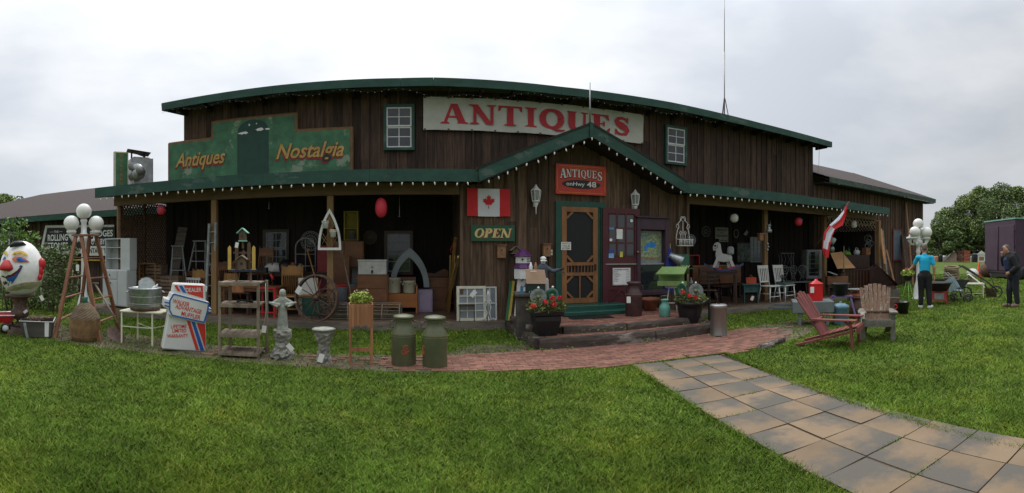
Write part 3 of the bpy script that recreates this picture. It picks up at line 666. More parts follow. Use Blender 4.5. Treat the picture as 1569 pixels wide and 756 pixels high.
def tree(x, y, h, wd, seed, label, group, n=5200, leaf=.22, m=None, name='broadleaf_tree', cat='tree', base=.18):
    rd = random.Random(seed); t = thing(name, label, cat, (x, y, 0), rd.uniform(0, 6), group)
    mb = MB(); mb.tube([(0, 0, 0), (.1, 0, h * .3), (0, .1, h * .6), (0, 0, h * .85)], [h * .03, h * .022, h * .014, .03], 7)
    blobs = []
    for i in range(26):
        a = rd.uniform(0, 6.28); zz = rd.uniform(base + .1, .93); rr = wd * .5 * sin(min(1, max(.15, (zz - base * .5) * 1.25)) * pi) ** .6 * rd.uniform(.3, .95); s = wd * rd.uniform(.08, .19)
        blobs.append((cos(a) * rr, sin(a) * rr, zz * h, s, s, s * .8)); mb.tube([(0, 0, zz * h * .6), (cos(a) * rr * .5, sin(a) * rr * .5, zz * h * .85), (cos(a) * rr, sin(a) * rr, zz * h)], [h * .01, .04, .02], 5)
    mb.build('trunk', mat('tree bark', (.09, .07, .05), .9, .3, 6), t)
    mb = MB(); leaf_cloud(mb, blobs, n, leaf, seed); mb.build('crown', m or leafm, t, fix=False)
    return t
g = 'trees behind the trailer and far lawn'
leafd = mat('deep green leaves', (.11, .155, .05), .75, .4, 2, island=.6); leafb = mat('mid green leaves', (.16, .215, .06), .75, .4, 2, island=.6)
for i, (px, r, h, wd, lb) in enumerate((
    (1441, 52, 4.6, 4.6, 'small loose tree against the right corner of the store'), (1452, 60, 7.4, 7, 'round tree between the lamp globes and the tall tree mass'), (1478, 58, 8.6, 8, 'dense dark tree above the stacked orange crates'),
    (1502, 56, 9.4, 8.5, 'broad tree whose crown meets the left edge of the purple trailer'), (1530, 54, 9.9, 8.5, 'tallest leafy tree rising above the purple trailer'), (1556, 56, 9.4, 8, 'tree with two humps above the right side of the trailer'),
    (1590, 50, 8.8, 8, 'tree crown cut by the right edge above the trailer'), (1466, 66, 6.5, 8, 'low tree at the back between two taller ones'), (1425, 70, 3.6, 4, 'low sapling just beside the store wall corner'))):
    r *= 1.75; p = PR(px, 388, r); tree(p.x, p.y, h * 1.75 - 1.15, wd * 1.6, 31 + i, lb, g, m=[leafd, leafb][i % 2], n=11500, leaf=.26)
g = 'trees far behind the low building'
for i, (px, r, h, wd, lb) in enumerate(((6, 75, 11.4, 9, 'pale green tree over the left end of the low roof'), (28, 80, 11.2, 8, 'second tree top beyond the low roof ridge'), (-14, 60, 9.5, 8, 'tree at the left edge behind the low building'))):
    p = PR(px, 388, r); tree(p.x, p.y, h, wd, 71 + i, lb, g, m=leafb, n=4500, leaf=.3)
mb = MB()                                              # scrub at the far side of the lawn, one mass
bl = []
for i in range(60): p = PR(1405 + i * 4.2, 388, 104 + random.uniform(-6, 6)); bl.append((p.x, p.y, 1.6, 4.2, 4.2, 3.2))
leaf_cloud(mb, bl, 12000, .5, 5); tag(mb.build('hedge', leafd, fix=False), 'dark green scrub along the far side of the lawn', 'hedge', kind='stuff')

mb = MB(); rd = random.Random(12); sp = [(rd.uniform(1.9, 5.3), rd.choice([7.12, 7.14, 7.5, 7.52]), 0) for _ in range(26)] + [(rd.uniform(1.75, 1.9), rd.uniform(7.3, 9.2), 0) for _ in range(16)] + [(rd.uniform(-7.5, 1.7), 9.27, 0) for _ in range(50)] + [(rd.uniform(6, 14), 9.27, 0) for _ in range(30)] + [(rd.uniform(2.1, 5.3), 9.5, .28) for _ in range(10)]
for x, y, z in sp: r = rd.uniform(.03, .09); leaf_cloud(mb, [(x, y, (.17 if 7.4 < y < 7.6 else z) + r * .5, r * 1.3, r, r * .8)], 26, .016, rd.randint(0, 999))
tag(mb.build('weeds', leafb, fix=False), 'small weeds sprouting along the timbers and the porch edge', 'weeds', kind='stuff')
# ================================================================== SIGNS AND THINGS ON THE STORE
def TG(name, label, cat, px, py, z=0, rot=0, group=None):
    p = G(px, py, z); t = thing(name, label, cat, p, -th(px) + radians(rot), group); return t, p.xy.length / F
def TR(name, label, cat, px, py, r, rot=0, group=None):
    p = PR(px, py, r); return thing(name, label, cat, p, -th(px) + radians(rot), group), r / F
def rtag(par, p, s=1, rot=.2):
    mb = MB(); mb.cbox(p, (.05 * s, .002, .08 * s), ry=rot); return mb.build('price_tag', tagm, par)
redl = mat('sign red lettering', (.42, .022, .030), .6, .12, 4)
canv = mat('off white canvas banner', (.50, .49, .43), .75, .1, 2.5, bump=.25, bsc=5)
bn = thing('banner', 'long off-white canvas banner with big red word ANTIQUES on the upper wall', 'banner', (3.19, 11.9, 5.09))
mb = MB(); nx, nz_ = 60, 8; 
for i in range(nx + 1):
    for j in range(nz_ + 1):
        x = -3.03 + 6.06 * i / nx; z = -.415 + .83 * j / nz_; mb.v.append((x, .012 * sin(x * 3.1 + z * 4) + .006 * sin(x * 11 - z * 9), z + .004 * sin(i * pi / 6) * (j in (0, nz_))))
for i in range(nx):
    for j in range(nz_): a = i * (nz_ + 1) + j; mb.f.append((a, a + nz_ + 1, a + nz_ + 2, a + 1)); mb.m.append(0); mb.sm.append(True)
mb.build('cloth', canv, bn)
mb = MB(); word(mb, 'ANTIQUES', .02, -.25, .50, -.022, 5.2, st=.30); mb.build('lettering', redl, bn, fix=False)
grom = mat('brown banner clips', (.12, .06, .04), .6, .2)
mb = MB()
for i in range(11): x = -2.99 + 5.98 * i / 10; mb.cbox((x, -.02, .41), (.05, .02, .05)); mb.cbox((x, -.02, -.41), (.05, .02, .05))
tag(mb.build('clips', grom, bn), kind='stuff')
# stepped green nostalgia sign
sgn = thing('painted_sign', 'stepped dark green signboard lettered Antiques Nostalgia with brown rim on the porch roof', 'sign', (-4.27, 11.8, 3.5))
prof = [(-2.66, 0), (2.66, 0), (2.66, 1.27), (1.21, 1.27), (1.21, 1.72), (-1.27, 1.72), (-1.27, 1.27), (-2.66, 1.27)]
mb = MB(); mb.prism(prof, 0, .06); mb.build('backing', mat('brown sign rim paint', (.16, .09, .035), .6, .25, 6), sgn, bevel=.04)
sg = mat('weathered green sign paint', (.045, .14, .07), .6, .35, 3, stain=(.20, .26, .18), stain_at=.57)
mb = MB(); mb.prism([(x - .085 * (1 if x > 0 else -1), max(.02, z - .085) if z else .02) for x, z in prof], -.012, -.002)
mb.build('board', sg, sgn)
mb = MB(); mb.prism([(-.47, .02), (.42, .02), (.42, 1.30)] + [(x, z) for x, y, z in arc(-.025, 1.3, .445, 0, 180, 12, rz=.32)] + [(-.47, 1.3)], -.018, -.013); mb.build('painted_arch', mat('dark green painted arch', (.012, .05, .035), .6, .2, 5), sgn)
mb = MB()
rd = random.Random(4)
def patch(mb, cx, cz, w_, h_, y=-.021):
    n = 16; mb.add([(cx + cos(6.283 * i / n) * w_ * rd.uniform(.4, 1), y, cz + sin(6.283 * i / n) * h_ * rd.uniform(.4, 1)) for i in range(n)], [tuple(range(n))])
patch(mb, -.28, 1.28, .2, .05); patch(mb, .16, 1.33, .15, .06); patch(mb, -.12, 1.48, .03, .04); patch(mb, .08, 1.50, .025, .03); patch(mb, .40, 1.33, .1, .03)
mb.build('peeled_patch', white, sgn)
for wd_, cx, W_ in (('Antiques', -1.60, 1.55), ('Nostalgia', 1.53, 1.78)):
    for nm, dx, dz, y, m_, ft in (('shadow_lettering', -.03, -.045, -.022, mat('dark red letter shade', (.22, .02, .02), .6), .035), ('lettering_outline', 0, 0, -.026, blackm, .028), ('lettering', 0, 0, -.031, mat('old gold lettering', (.42, .27, .07), .6, .2, 5), .018)):
        mb = MB(); text(mb, wd_, cx + dx, .52 + dz, .40, y=y, wd=W_ + ft, shear=.35, fat=ft); mb.build(nm, m_, sgn, fix=False)
# orange red hanging sign
s2 = thing('hanging_sign', 'orange red sign lettered ANTIQUES on Hwy 48 above the entrance door', 'sign', (3.475, 9.55, 3.13))
mb = MB(); mb.box(-.58, .58, -.03, .03, -.32, .32); mb.build('board', mat('orange red sign paint', (.50, .045, .022), .45, .12, 4), s2)
ol = mat('orange line paint', (.65, .20, .03), .5, .1)
mb = MB()
for a, b, c, d in ((-.5, .5, .275, .287), (-.5, .5, -.287, -.275)): mb.box(a, b, -.034, -.031, c, d)
for a, b in ((-.552, -.54), (.54, .552)): mb.box(a, b, -.034, -.031, -.235, .235)
for sx in (-1, 1):
    for sz in (-1, 1): mb.bar((sx * .5, -.0325, sz * .281), (sx * .546, -.0325, sz * .235), .012, .003)
text(mb, 'ATTIC TREASURES AND COLLECTABLES', 0, .225, .028, y=-.034, wd=.9); mb.build('border_lines', ol, s2)
mb = MB(); mb.prism([(x, z) for x, y, z in arc(0, -.1, .44, 0, 360, 30, rz=.095)][:-1], -.036, -.031); mb.build('black_oval', blackm, s2)
for nm, dx, y, m_ in (('lettering_shade', .012, -.035, blackm), ('lettering', 0, -.045, white)):
    mb = MB(); word(mb, 'NTIQUE', .0 + dx, .045 - dx, .165, y, .70, st=.24); serif(mb, 'A', -.49 + dx, .02 - dx, .2, .15, y, st=.26); serif(mb, 'S', .355 + dx, -.005 - dx, .2, .13, y, st=.28); mb.build(nm, m_, s2, fix=False)
mb = MB(); text(mb, 'onHwy', -.14, -.135, .085, y=-.042, wd=.42, fat=.012); text(mb, '48', .23, -.15, .12, y=-.042, wd=.22, fat=.02); mb.build('small_lettering', white, s2)
# OPEN sign
s3 = thing('open_sign', 'green sign with yellow italic word OPEN below the hung flag', 'sign', (1.555, 9.55, 1.96))
mb = MB(); mb.box(-.455, .455, -.02, .02, -.165, .165); mb.build('board', mat('green open sign paint', (.018, .09, .045), .5, .15, 4), s3)
for nm, d, y, m_ in (('lettering_shade', .012, -.022, redl), ('lettering', 0, -.03, mat('pale yellow lettering', (.62, .52, .22), .6, .1))):
    mb = MB(); x = -.40 + d
    for ch, w_ in (('O', .195), ('P', .18), ('E', .18), ('N', .225)): serif(mb, ch, x, -.092 - d, .185, w_, y, st=.32, sh=.22); x += w_ - .008
    mb.build(nm, m_, s3, fix=False)
# flag on the wall
LEAF = [(0, 1), (.1, .77), (.22, .83), (.17, .45), (.35, .63), (.4, .52), (.6, .56), (.52, .37), (.6, .3), (.27, .04), (.31, -.08), (.03, -.04), (.045, -.42), (-.045, -.42)]
LEAF = LEAF + [(-x, z) for x, z in LEAF[::-1] if x > .05 and True][:-0 or None]
LEAF = [(0, 1), (.11, .79), (.24, .86), (.17, .47), (.36, .66), (.41, .54), (.62, .58), (.53, .39), (.62, .32), (.29, .05), (.33, -.07), (.03, -.03), (.045, -.42)]
LEAF = LEAF + [(-x, z) for x, z in LEAF[:0:-1]]
fr_ = mat('flag red cloth', (.60, .022, .028), .7, .08, 3); fw_ = mat('flag white cloth', (.66, .67, .72), .7, .05, 3)
def leafpoly(mb, cx, cz, s, yf):
    b = len(mb.v); vs = [(cx, 0, cz + .2 * s)] + [(cx + x * s, 0, cz + z * s) for x, z in LEAF]; vs = [(x, yf(x, z), z) for x, y, z in vs]; n = len(LEAF)
    mb.add(vs, [(0, 1 + i, 1 + (i + 1) % n) for i in range(n)])
def flagcloth(mb, w_, h_, yf, zf, nx=24, nz=8):
    for i in range(nx + 1):
        for j in range(nz + 1): x = w_ * i / nx; z = -h_ * j / nz; mb.v.append((x, yf(x, z), z + zf(x)))
    for i in range(nx):
        for j in range(nz): a = i * (nz + 1) + j; mb.f.append((a, a + 1, a + nz + 2, a + nz + 1)); mb.m.append(0 if (i < nx / 4 or i >= nx * 3 / 4) else 1); mb.sm.append(True)
fl = thing('flag', 'red and white maple leaf flag spread flat on the wall above the OPEN sign', 'flag', (1.02, 9.56, 2.88))
yf = lambda x, z: .012 * sin(x * 9 + z * 5) - .01
mb = MB(); flagcloth(mb, .9, .57, yf, lambda x: -.008 * sin(x * 3.6)); mb.build('cloth', [fr_, fw_], fl, fix=False)
mb = MB(); leafpoly(mb, .45, -.33, .2, lambda x, z: yf(x, z) - .006); mb.build('maple_leaf', fr_, fl, fix=False)
# watch your step
o = MB(); o.box(-.11, .11, -.004, .004, -.085, .085); st_ = tag(o.build('notice', tagm), 'white notice reading WATCH YOUR STEP on the screen door', 'notice'); st_.location = (3.125, 9.52, 1.70)
mb = MB(); [text(mb, s, 0, z, .04, y=-.007, wd=.18, fat=.01) for s, z in (('WATCH', .035), ('YOUR', -.02), ('STEP', -.072))]; mb.build('lettering', blackm, st_)
# wall lanterns
def lantern(px, py):
    p = PY(px, py, 9.57); t = thing('wall_lantern', 'white coach lantern on the wall left of the orange red sign', 'wall lamp', p, 0, 'white coach lanterns beside the door')
    mb = MB(); mb.cbox((0, .0, -.16), (.07, .03, .12)); mb.tube([(0, -.02, -.14), (0, -.09, -.16), (0, -.1, -.1)], .014); mb.lathe([(.012, -.38), (.014, -.25), (.05, -.17), (.055, -.15)], (0, -.1, 0), 10); mb.build('bracket', white, t)
    mb = MB(); mb.lathe([(.062, -.14), (.085, -.12), (.085, -.1)], (0, -.1, 0), 6, smooth=False); mb.lathe([(.11, .1), (.115, .115), (.05, .17), (.03, .2), (.008, .235)], (0, -.1, 0), 6, smooth=False)
    for i in range(6): a = i * pi / 3; mb.bar((.078 * cos(a), -.1 + .078 * sin(a), -.1), (.105 * cos(a), -.1 + .105 * sin(a), .1), .012)
    mb.build('cage', white, t)
    mb = MB(); mb.lathe([(.068, -.098), (.095, .098)], (0, -.1, 0), 6, smooth=False); mb.build('glass', mat('lantern glass', (.25, .27, .27), .1, .2), t); return t
a = lantern(819.5, 301); b = dup(a, PY(970.5, 307, 9.57), 0, 'white coach lantern on the wall above the folded back plum door')
# antenna mast and lightning rod
t = thing('antenna_mast', 'tall thin antenna mast on a small tripod over the right roof', 'antenna', (0, 0, 0))
p = PY(1110, 172, 13.2); t.location = (p.x, 13.2, 5.95); z0 = 5.95; r_ = p.xy.length; top_ = EYE + 392 / F * r_ + .3 - z0; ttz = EYE + (388 - 151) / F * r_ - z0
mb = MB(); mb.tube([(0, 0, .1), (0, 0, top_ * .55)], .022); mb.tube([(0, 0, top_ * .55), (0, 0, top_)], .014); mb.build('mast', steel, t)
for a in (90, 210, 330): mb = MB(); mb.bar((.24 * cos(radians(a)), .24 * sin(radians(a)), -.05), (.02 * cos(radians(a)), .02 * sin(radians(a)), ttz), .022); mb.build('leg', rust, t)
t = thing('lightning_rod', 'thin grey pole standing at the peak of the entrance gable', 'pole', (PKX, 9.0, 4.15)); mb = MB(); mb.tube([(0, 0, 0), (0, 0, .9)], [.022, .012]); mb.build('rod', steel, t); mb = MB(); mb.cbox((0, 0, .03), (.07, .07, .1)); mb.build('foot', green, t)
# welcome sign and extractor on the porch roof
p = PY(186, 283, 11.2); wz = 3.44
t = thing('welcome_sign', 'narrow green upright sign with orange letters WELCOME on the left porch roof', 'sign', (p.x, 11.2, wz), -th(186) + .25, sc=1.12)
mb = MB(); mb.box(-.19, .19, 0, .12, 0, .98); mb.build('box_body', mat('aged silver sheet', (.42, .41, .38), .5, .2, 5, metal=.3), t)
mb = MB(); mb.box(-.185, .185, -.015, -.002, .0, .975); mb.build('rim', mat('cream sign rim', (.55, .5, .3), .6, .15), t); mb = MB(); mb.box(-.155, .155, -.024, -.016, .02, .945); mb.build('panel', sg, t)
mb = MB(); [text(mb, c, 0, .83 - i * .125, .085, y=-.028, fat=.01) for i, c in enumerate('WELCOME')]; mb.build('lettering', mat('orange brown lettering', (.35, .14, .05), .6), t)
p = PY(210, 283, 11.5); t = thing('roof_extractor', 'old silver sheet metal extractor fan box with flat cap beside the WELCOME sign', 'vent', (p.x, 11.5, wz), -th(210) + .3, sc=1.3)
alum = mat('dull aluminium sheet', (.30, .31, .31), .4, .3, 6, metal=.6)
mb = MB(); mb.box(-.12, .36, -.1, .4, 0, .72); mb.build('housing', alum, t, bevel=.02)
mb = MB(); mb.tube([(-.05, .1, .3), (-.05, -.35, .3)], .13, 16); mb.tube([(-.16, -.1, .5), (-.05, -.3, .42), (-.02, -.4, .3)], .1, 12); mb.build('duct', alum, t)
mb = MB(); mb.tube([(-.1, .1, .2), (-.1, .1, .86)], .02); mb.tube([(.2, .1, .7), (.2, .1, .84)], .02); mb.add([(-.26, -.12, .88), (.3, -.12, .83), (.38, .35, .83), (-.16, .35, .9)], [(0, 1, 2, 3)]); mb.tube([(-.1, 0, .85), (.2, 0, .76)], .03); mb.build('cap', rust, t)
# floodlights
for i, (px, py, s, lb) in enumerate(((275, 170, 1, 'small dark floodlight under the left end of the top eave'), (1251, 222, -1, 'small dark floodlight with hanging cord under the right end of the top eave'))):
    p = PY(px, py, 11.8); t = thing('floodlight', lb, 'floodlight', p, 0, 'floodlights under the top eave'); mb = MB(); mb.cbox((0, 0, 0), (.16, .12, .11), rx=.3); mb.tube([(0, 0, .02), (s * .12, .1, .06)], .015); mb.build('housing', mat('bronze lamp housing', (.09, .075, .06), .4, .2), t)
    mb = MB(); mb.cbox((0, -.07, -.02), (.13, .006, .085), rx=.3); mb.build('lens', glass, t)
    if s < 0: mb = MB(); mb.tube([(.05, 0, .02), (.16, 0, -.2), (.14, 0, -.7), (.10, 0, -1.0)], .008); mb.build('cord', whited, t)
# strings of white bulbs
def bulbs(name, label, pts, n, group='strings of white bulbs on the eaves', sz=1.0):
    t = thing(name, label, 'light string', pts[0], 0, group); P = [Vector(p) - Vector(pts[0]) for p in pts]; L_ = [0]
    for a, b in zip(P, P[1:]): L_.append(L_[-1] + (b - a).length)
    def atd(d):
        for i in range(len(P) - 1):
            if d <= L_[i + 1] + 1e-6: return P[i].lerp(P[i + 1], (d - L_[i]) / (L_[i + 1] - L_[i]))
        return P[-1]
    mb = MB(); q = [atd(L_[-1] * i / (n * 2)) + Vector((0, 0, -.012 if i % 2 else 0)) for i in range(n * 2 + 1)]; mb.tube(q, .005, 4); mb.build('wire', cordm, t)
    mb = MB(); mb.lathe([(.008, -.02), (.014, -.033), (.016, -.052), (.01, -.075), (.001, -.088)], n=8); mb.mi(1).tube([(0, 0, 0), (0, 0, -.025)], .011, 6)
    b0 = None
    for i in range(n):
        p = atd(L_[-1] * (i + .5) / n)
        if b0 is None: b0 = mb.build('bulb', [leadw, blackp], t); o = b0
        else: o = b0.copy(); COL.objects.link(o); o.parent = t
        o.location = p + Vector((random.uniform(-.03, .03), 0, random.uniform(-.015, .01))); o.rotation_euler = (random.uniform(-.25, .25), random.uniform(-.3, .3), 0)
    return t
bulbs('bulb_string', 'string of white bulbs along the left porch eave', [(-7.3, 9.0, 2.93), (1.1, 9.0, 2.93)], 39)
bulbs('bulb_string', 'string of white bulbs climbing over the entrance gable', [(1.25, 8.9, 2.93), (PKX, 8.9, 3.92), (5.7, 8.9, 2.93)], 23)
bulbs('bulb_string', 'string of white bulbs along the right porch eave', [(5.8, 9.0, 2.93), (14.15, 9.0, 2.93)], 38)
t = thing('fairy_lights', 'fine drooping string of tiny lights under the top eave', 'light string', (-6.8, 11.3, 5.5)); mb = MB(); pts = []
for i in range(90):
    x = i * .17; pts.append((x, .0, .0 + .05 * sin(i * .7) - .16 * max(0, sin((x - 6.2) * .9)) * (6.2 < x < 9.7)))
mb.tube(pts, .004, 3); mb.build('wire', cordm, t); mb = MB()
for p in pts[::1]: mb.ball((p[0], p[1], p[2] - .02), .007, 5, 4)
tag(mb.build('tiny_bulbs', leadw, t), kind='stuff')
# banners on the low building
p0 = PY(62, 395, 14.0); p1 = PY(176, 395, 14.0); bm_ = mat('black banner cloth', (.016, .016, .017), .6, .2, 3)
t = thing('event_banner', 'black banner with white border lettered THE ROLLING STONES on the low building', 'banner', (p0.x, 13.95, 0)); W_ = p1.x - p0.x
mb = MB(); zt, zb = 2.72, 1.55; mb.prism([(.35, zt), (W_, zt - .12), (W_, zb), (0, zb - .05)], 0, .02); mb.build('border', whited, t); mb = MB(); mb.prism([(.47, zt - .11), (W_, zt - .2), (W_, zb + .1), (.17, zb + .06)], -.01, -.002); mb.build('cloth', bm_, t)
mb = MB()
text(mb, 'THE', 1.0, 2.38, .10, y=-.014, fat=.012); mb.box(.62, .85, -.013, -.011, 2.42, 2.43); mb.box(1.15, 1.35, -.013, -.011, 2.42, 2.43)
text(mb, 'ROLLING', 1.08, 2.06, .27, y=-.014, wd=1.15, fat=.02); text(mb, 'STONES', 1.08, 1.72, .27, y=-.014, wd=1.15, fat=.02)
text(mb, 'BRIDGES', W_ - .6, 2.18, .24, y=-.014, wd=1.1, fat=.02); text(mb, 'TO BABYLON', W_ - .62, 1.88, .22, y=-.014, wd=1.2, fat=.02); mb.build('lettering', white, t)
p = PY(160, 384, 13.9); t = thing('white_banner', 'white banner with black word TABLE below the black event banner', 'banner', (p.x, 13.9, p.z)); mb = MB(); mb.box(-.95, .6, 0, .02, -.2, .17); mb.build('cloth', whited, t); mb = MB(); text(mb, 'VINTAGE TABLE', -.2, -.1, .19, y=-.004, wd=1.45, fat=.03); mb.build('lettering', blackm, t)
p = PY(12, 368, 14.0); t = thing('side_banner', 'black banner with cut off white letters AL at the far left of the low building', 'banner', (p.x, 13.95, p.z)); mb = MB(); mb.box(-1.6, 1.15, 0, .02, -.55, .5); mb.build('cloth', bm_, t)
mb = MB(); text(mb, 'BEEF EATS', .05, .17, .2, y=-.004, wd=1.3, fat=.01); text(mb, 'ROYAL', -.45, -.3, .36, y=-.004, wd=1.6, fat=.04); mb.build('lettering', whited, t); mb = MB(); mb.box(-1.6, 1.15, -.006, -.002, .08, .10); mb.build('red_line', redl, t)

# ================================================================== LEFT LAWN
# clown head on the iron urn
def bent(mb, pts_px, cx, cz, k, R, mi=0, lift=.012, y0=0):
    """flat outline in photo pixels laid over an egg of radii R at the head centre"""
    vs = []
    for px, py in pts_px:
        x = (px - cx) * k; z = (cz - py) * k; q = 1 - (x / R[0]) ** 2 - (z / R[2]) ** 2; vs.append((x, -R[1] * sqrt(max(.003, q)) - lift, z))
    n = len(vs); c = [sum(v[i] for v in vs) / n for i in range(3)]; q = 1 - (c[0] / R[0]) ** 2 - (c[2] / R[2]) ** 2; c[1] = -R[1] * sqrt(max(.003, q)) - lift - .004
    # ring of inner points keeps the patch on the curve
    mid = []
    for v in vs:
        x, z = (v[0] + c[0]) / 2, (v[2] + c[2]) / 2; q = 1 - (x / R[0]) ** 2 - (z / R[2]) ** 2; mid.append((x, -R[1] * sqrt(max(.003, q)) - lift - .003, z))
    o = mb.cur; mb.cur = mi; mb.add([c] + mid + vs, [(0, 1 + i, 1 + (i + 1) % n) for i in range(n)] + [(1 + i, 1 + n + i, 1 + n + (i + 1) % n, 1 + (i + 1) % n) for i in range(n)], True); mb.cur = o
ur = 9.1
t, k = TR('clown_head', 'big white egg shaped clown head with red nose and ear on iron urn', 'sculpture', 33, 412, ur)
R = (.43, .46, .54)
hm = mat('white papier mache', (.74, .74, .71), .7, .1, 5, bump=.6)
mb = MB(); mb.lathe([(max(.002, .43 * sin(pi * i / 14) * (1 + .05 * cos(pi * i / 14))), -.54 * cos(pi * i / 14)) for i in range(15)], n=26, sy=1.06); mb.build('head', hm, t)
cx, cz = 33, 412
blue = mat('sign blue paint', (.02, .10, .36), .5, .15, 5); sal = mat('salmon paint', (.55, .16, .08), .6, .1); yel = mat('yellow ochre paint', (.62, .38, .05), .55, .12)
def Z1(pts): return [(x * 110 / 756, 330 + y * 110 / 756) for x, y in pts]
mb = MB(); bent(mb, Z1([(128, 455), (160, 435), (215, 432), (260, 450), (312, 492), (260, 492), (200, 492), (150, 485)]), cx, cz, k, R); mb.build('eye_patch', sal, t, fix=False)
mb = MB(); bent(mb, Z1([(172, 462), (190, 440), (225, 440), (240, 458), (300, 490), (230, 485), (190, 488)]), cx, cz, k, R, lift=.018); bent(mb, Z1([(30, 470), (50, 432), (66, 440), (50, 470)]), cx, cz, k, R); mb.build('iris', blue, t, fix=False)
mb = MB(); bent(mb, Z1([(192, 462), (204, 455), (214, 463), (204, 474)]), cx, cz, k, R, lift=.025); mb.build('pupil', blackm, t, fix=False)
mb = MB(); bent(mb, Z1([(122, 425), (150, 390), (200, 372), (245, 380), (280, 405), (298, 438), (255, 412), (205, 400), (160, 408)]), cx, cz, k, R, lift=.03); bent(mb, Z1([(28, 402), (66, 375), (86, 402), (84, 432), (60, 410)]), cx, cz, k, R, lift=.03); mb.build('eyebrow', yel, t, fix=False)
mb = MB(); bent(mb, Z1([(20, 640), (60, 640), (130, 610), (190, 560), (212, 522), (243, 524), (225, 560), (180, 640), (140, 700), (90, 735), (50, 715), (20, 680)]), cx, cz, k, R, lift=.012); mb.build('chin_paint', blue, t, fix=False)
mb = MB(); bent(mb, Z1([(20, 628), (60, 640), (130, 612), (190, 560), (222, 525), (232, 528), (200, 585), (140, 632), (70, 655), (25, 645)]), cx, cz, k, R, lift=.02); mb.build('mouth_line', mat('dark red line', (.12, .01, .01), .6), t, fix=False)
mb = MB(); bent(mb, Z1([(8, 560), (60, 590), (130, 575), (185, 545), (215, 535), (185, 570), (125, 612), (60, 638), (18, 625)]), cx, cz, k, R, lift=.03); mb.build('upper_lip', hm, t, fix=False)
mb = MB(); bent(mb, Z1([(22, 705), (40, 690), (50, 700), (60, 680), (70, 695), (82, 690), (80, 712), (60, 722), (45, 735), (30, 720)]), cx, cz, k, R, lift=.024); mb.build('tooth_gap', blackm, t, fix=False)
mb = MB(); x, y, z = (-.31, -.36, .05); mb.T = Matrix.Translation((x + .03, y, z)) @ Matrix.Rotation(-.6, 4, 'Z'); mb.lathe([(.13, -.07), (.15, -.02), (.11, .04), (.05, .12), (.01, .13)], n=9, wob=.08); mb.build('nose', red, t)
mb = MB(); mb.ball((.38, -.22, .09), (.075, .085, .12), 10, 7); mb.ball((.36, -.25, -.04), (.055, .06, .13), 10, 7); mb.ball((.34, -.27, -.15), (.055, .06, .065), 10, 7); mb.build('ear', red, t)
mb = MB(); mb.tube([(-.22, -.26, .43), (-.12, -.28, .475), (0, -.24, .485), (.08, -.2, .45)], [.03, .055, .055, .02], 8); mb.build('hair', blackp, t)
base = G(27, 509); t = thing('iron_urn', 'rusty brown cast iron garden urn with fluted bowl under the clown head', 'urn', PR(31, 388, ur).xy.to_3d(), -th(31)); t.location.z = .13
mb = MB(); mb.lathe([(.10, 0), (.16, .02), (.08, .07), (.07, .12), (.12, .16), (.17, .22), (.185, .29), (.16, .34), (.125, .37), (.13, .50), (.17, .56), (.29, .585), (.30, .61), (.27, .62), (.15, .58)], n=28); mb.build('bowl', rust, t)
mb = MB(); mb.tube([(.10, -.16, .2), (.06, -.18, .05)], .012); mb.build('handle', rust, t)
rtag(t, (.10, -.19, .31), 1, .9)
t = thing('stone_plinth', 'square block of red brick and stone below the iron urn', 'plinth', (base.x, base.y, 0), -th(27)); t.location = (*PR(29, 388, ur).xy, 0)
mb = MB(); mb.box(-.22, .20, -.2, .2, 0, .08); mb.box(-.16, .15, -.15, .15, .082, .13); mb.build('blocks', mat('dull brick block', (.16, .11, .09), .9, .3, 8), t)
p = PR(36, 443, ur - .35); t = thing('shell_dish', 'ribbed cream clam shell leaning in front of the clown head on the urn rim', 'shell', p, -th(36)); mb = MB()
vs = [(0, .1, -.06)]; n = 26
for i in range(n + 1): a = radians(-10 + 200 * i / n); rr = 1 + (.05 if i % 2 else 0); vs.append((-.30 + .62 * i / n, -.05 - .1 * sin(pi * i / n), .02 + .10 * i / n + .05 * sin(pi * i / n) + (.012 if i % 2 else 0)))
vs += [(v[0], v[1] + .05, v[2] - .06) for v in vs[1:]]
mb.add(vs, [(1 + i, 2 + i, n + 3 + i, n + 2 + i) for i in range(n)] + [(0, n + 2 + i, n + 3 + i) for i in range(n)]); mb.build('shell', mat('cream shell', (.48, .44, .33), .8, .25, 8, bump=.5), t); 
mb = MB(); mb.tube([(.32, 0, .02), (.33, 0, -.12)], .003); mb.build('tag_string', white, t); rtag(t, (.34, 0, -.17), 1.3, -.5)
# red wagon cut by the left edge
t, k = TG('wagon', 'red metal toy wagon with worn grey rim and white hubbed wheels at the left edge', 'wagon', 10, 508, 0, rot=-8)
mb = MB(); mb.add([(-.75, -.28, .15), (.14, -.28, .22), (.14, .2, .22), (-.75, .2, .15), (-.8, -.33, .33), (.2, -.33, .36), (.2, .25, .36), (-.8, .25, .33)], [(0, 1, 2, 3), (0, 4, 5, 1), (1, 5, 6, 2), (2, 6, 7, 3), (3, 7, 4, 0)]); mb.build('tray', red, t)
mb = MB(); mb.tube([(-.8, -.33, .33), (.2, -.33, .36), (.2, .25, .36), (-.8, .25, .33)], .014, 6, True); mb.build('rim', galv, t)
for x, y in ((.02, -.26), (.02, .2), (-.6, -.26), (-.6, .2)):
    mb = MB(); mb.T = Matrix.Translation((x, y, .105)) @ Matrix.Rotation(pi / 2, 4, 'X'); mb.lathe([(.06, -.025), (.1, -.022), (.105, 0), (.1, .022), (.06, .025)], n=18); w_ = mb.build('wheel', blackp, t); mb = MB(); mb.T = Matrix.Translation((x, y - .03, .105)) @ Matrix.Rotation(pi / 2, 4, 'X'); mb.lathe([(.002, -.004), (.062, -.004), (.062, .006), (.02, .012), (.002, .014)], n=16); mb.build('hub', whited, w_)
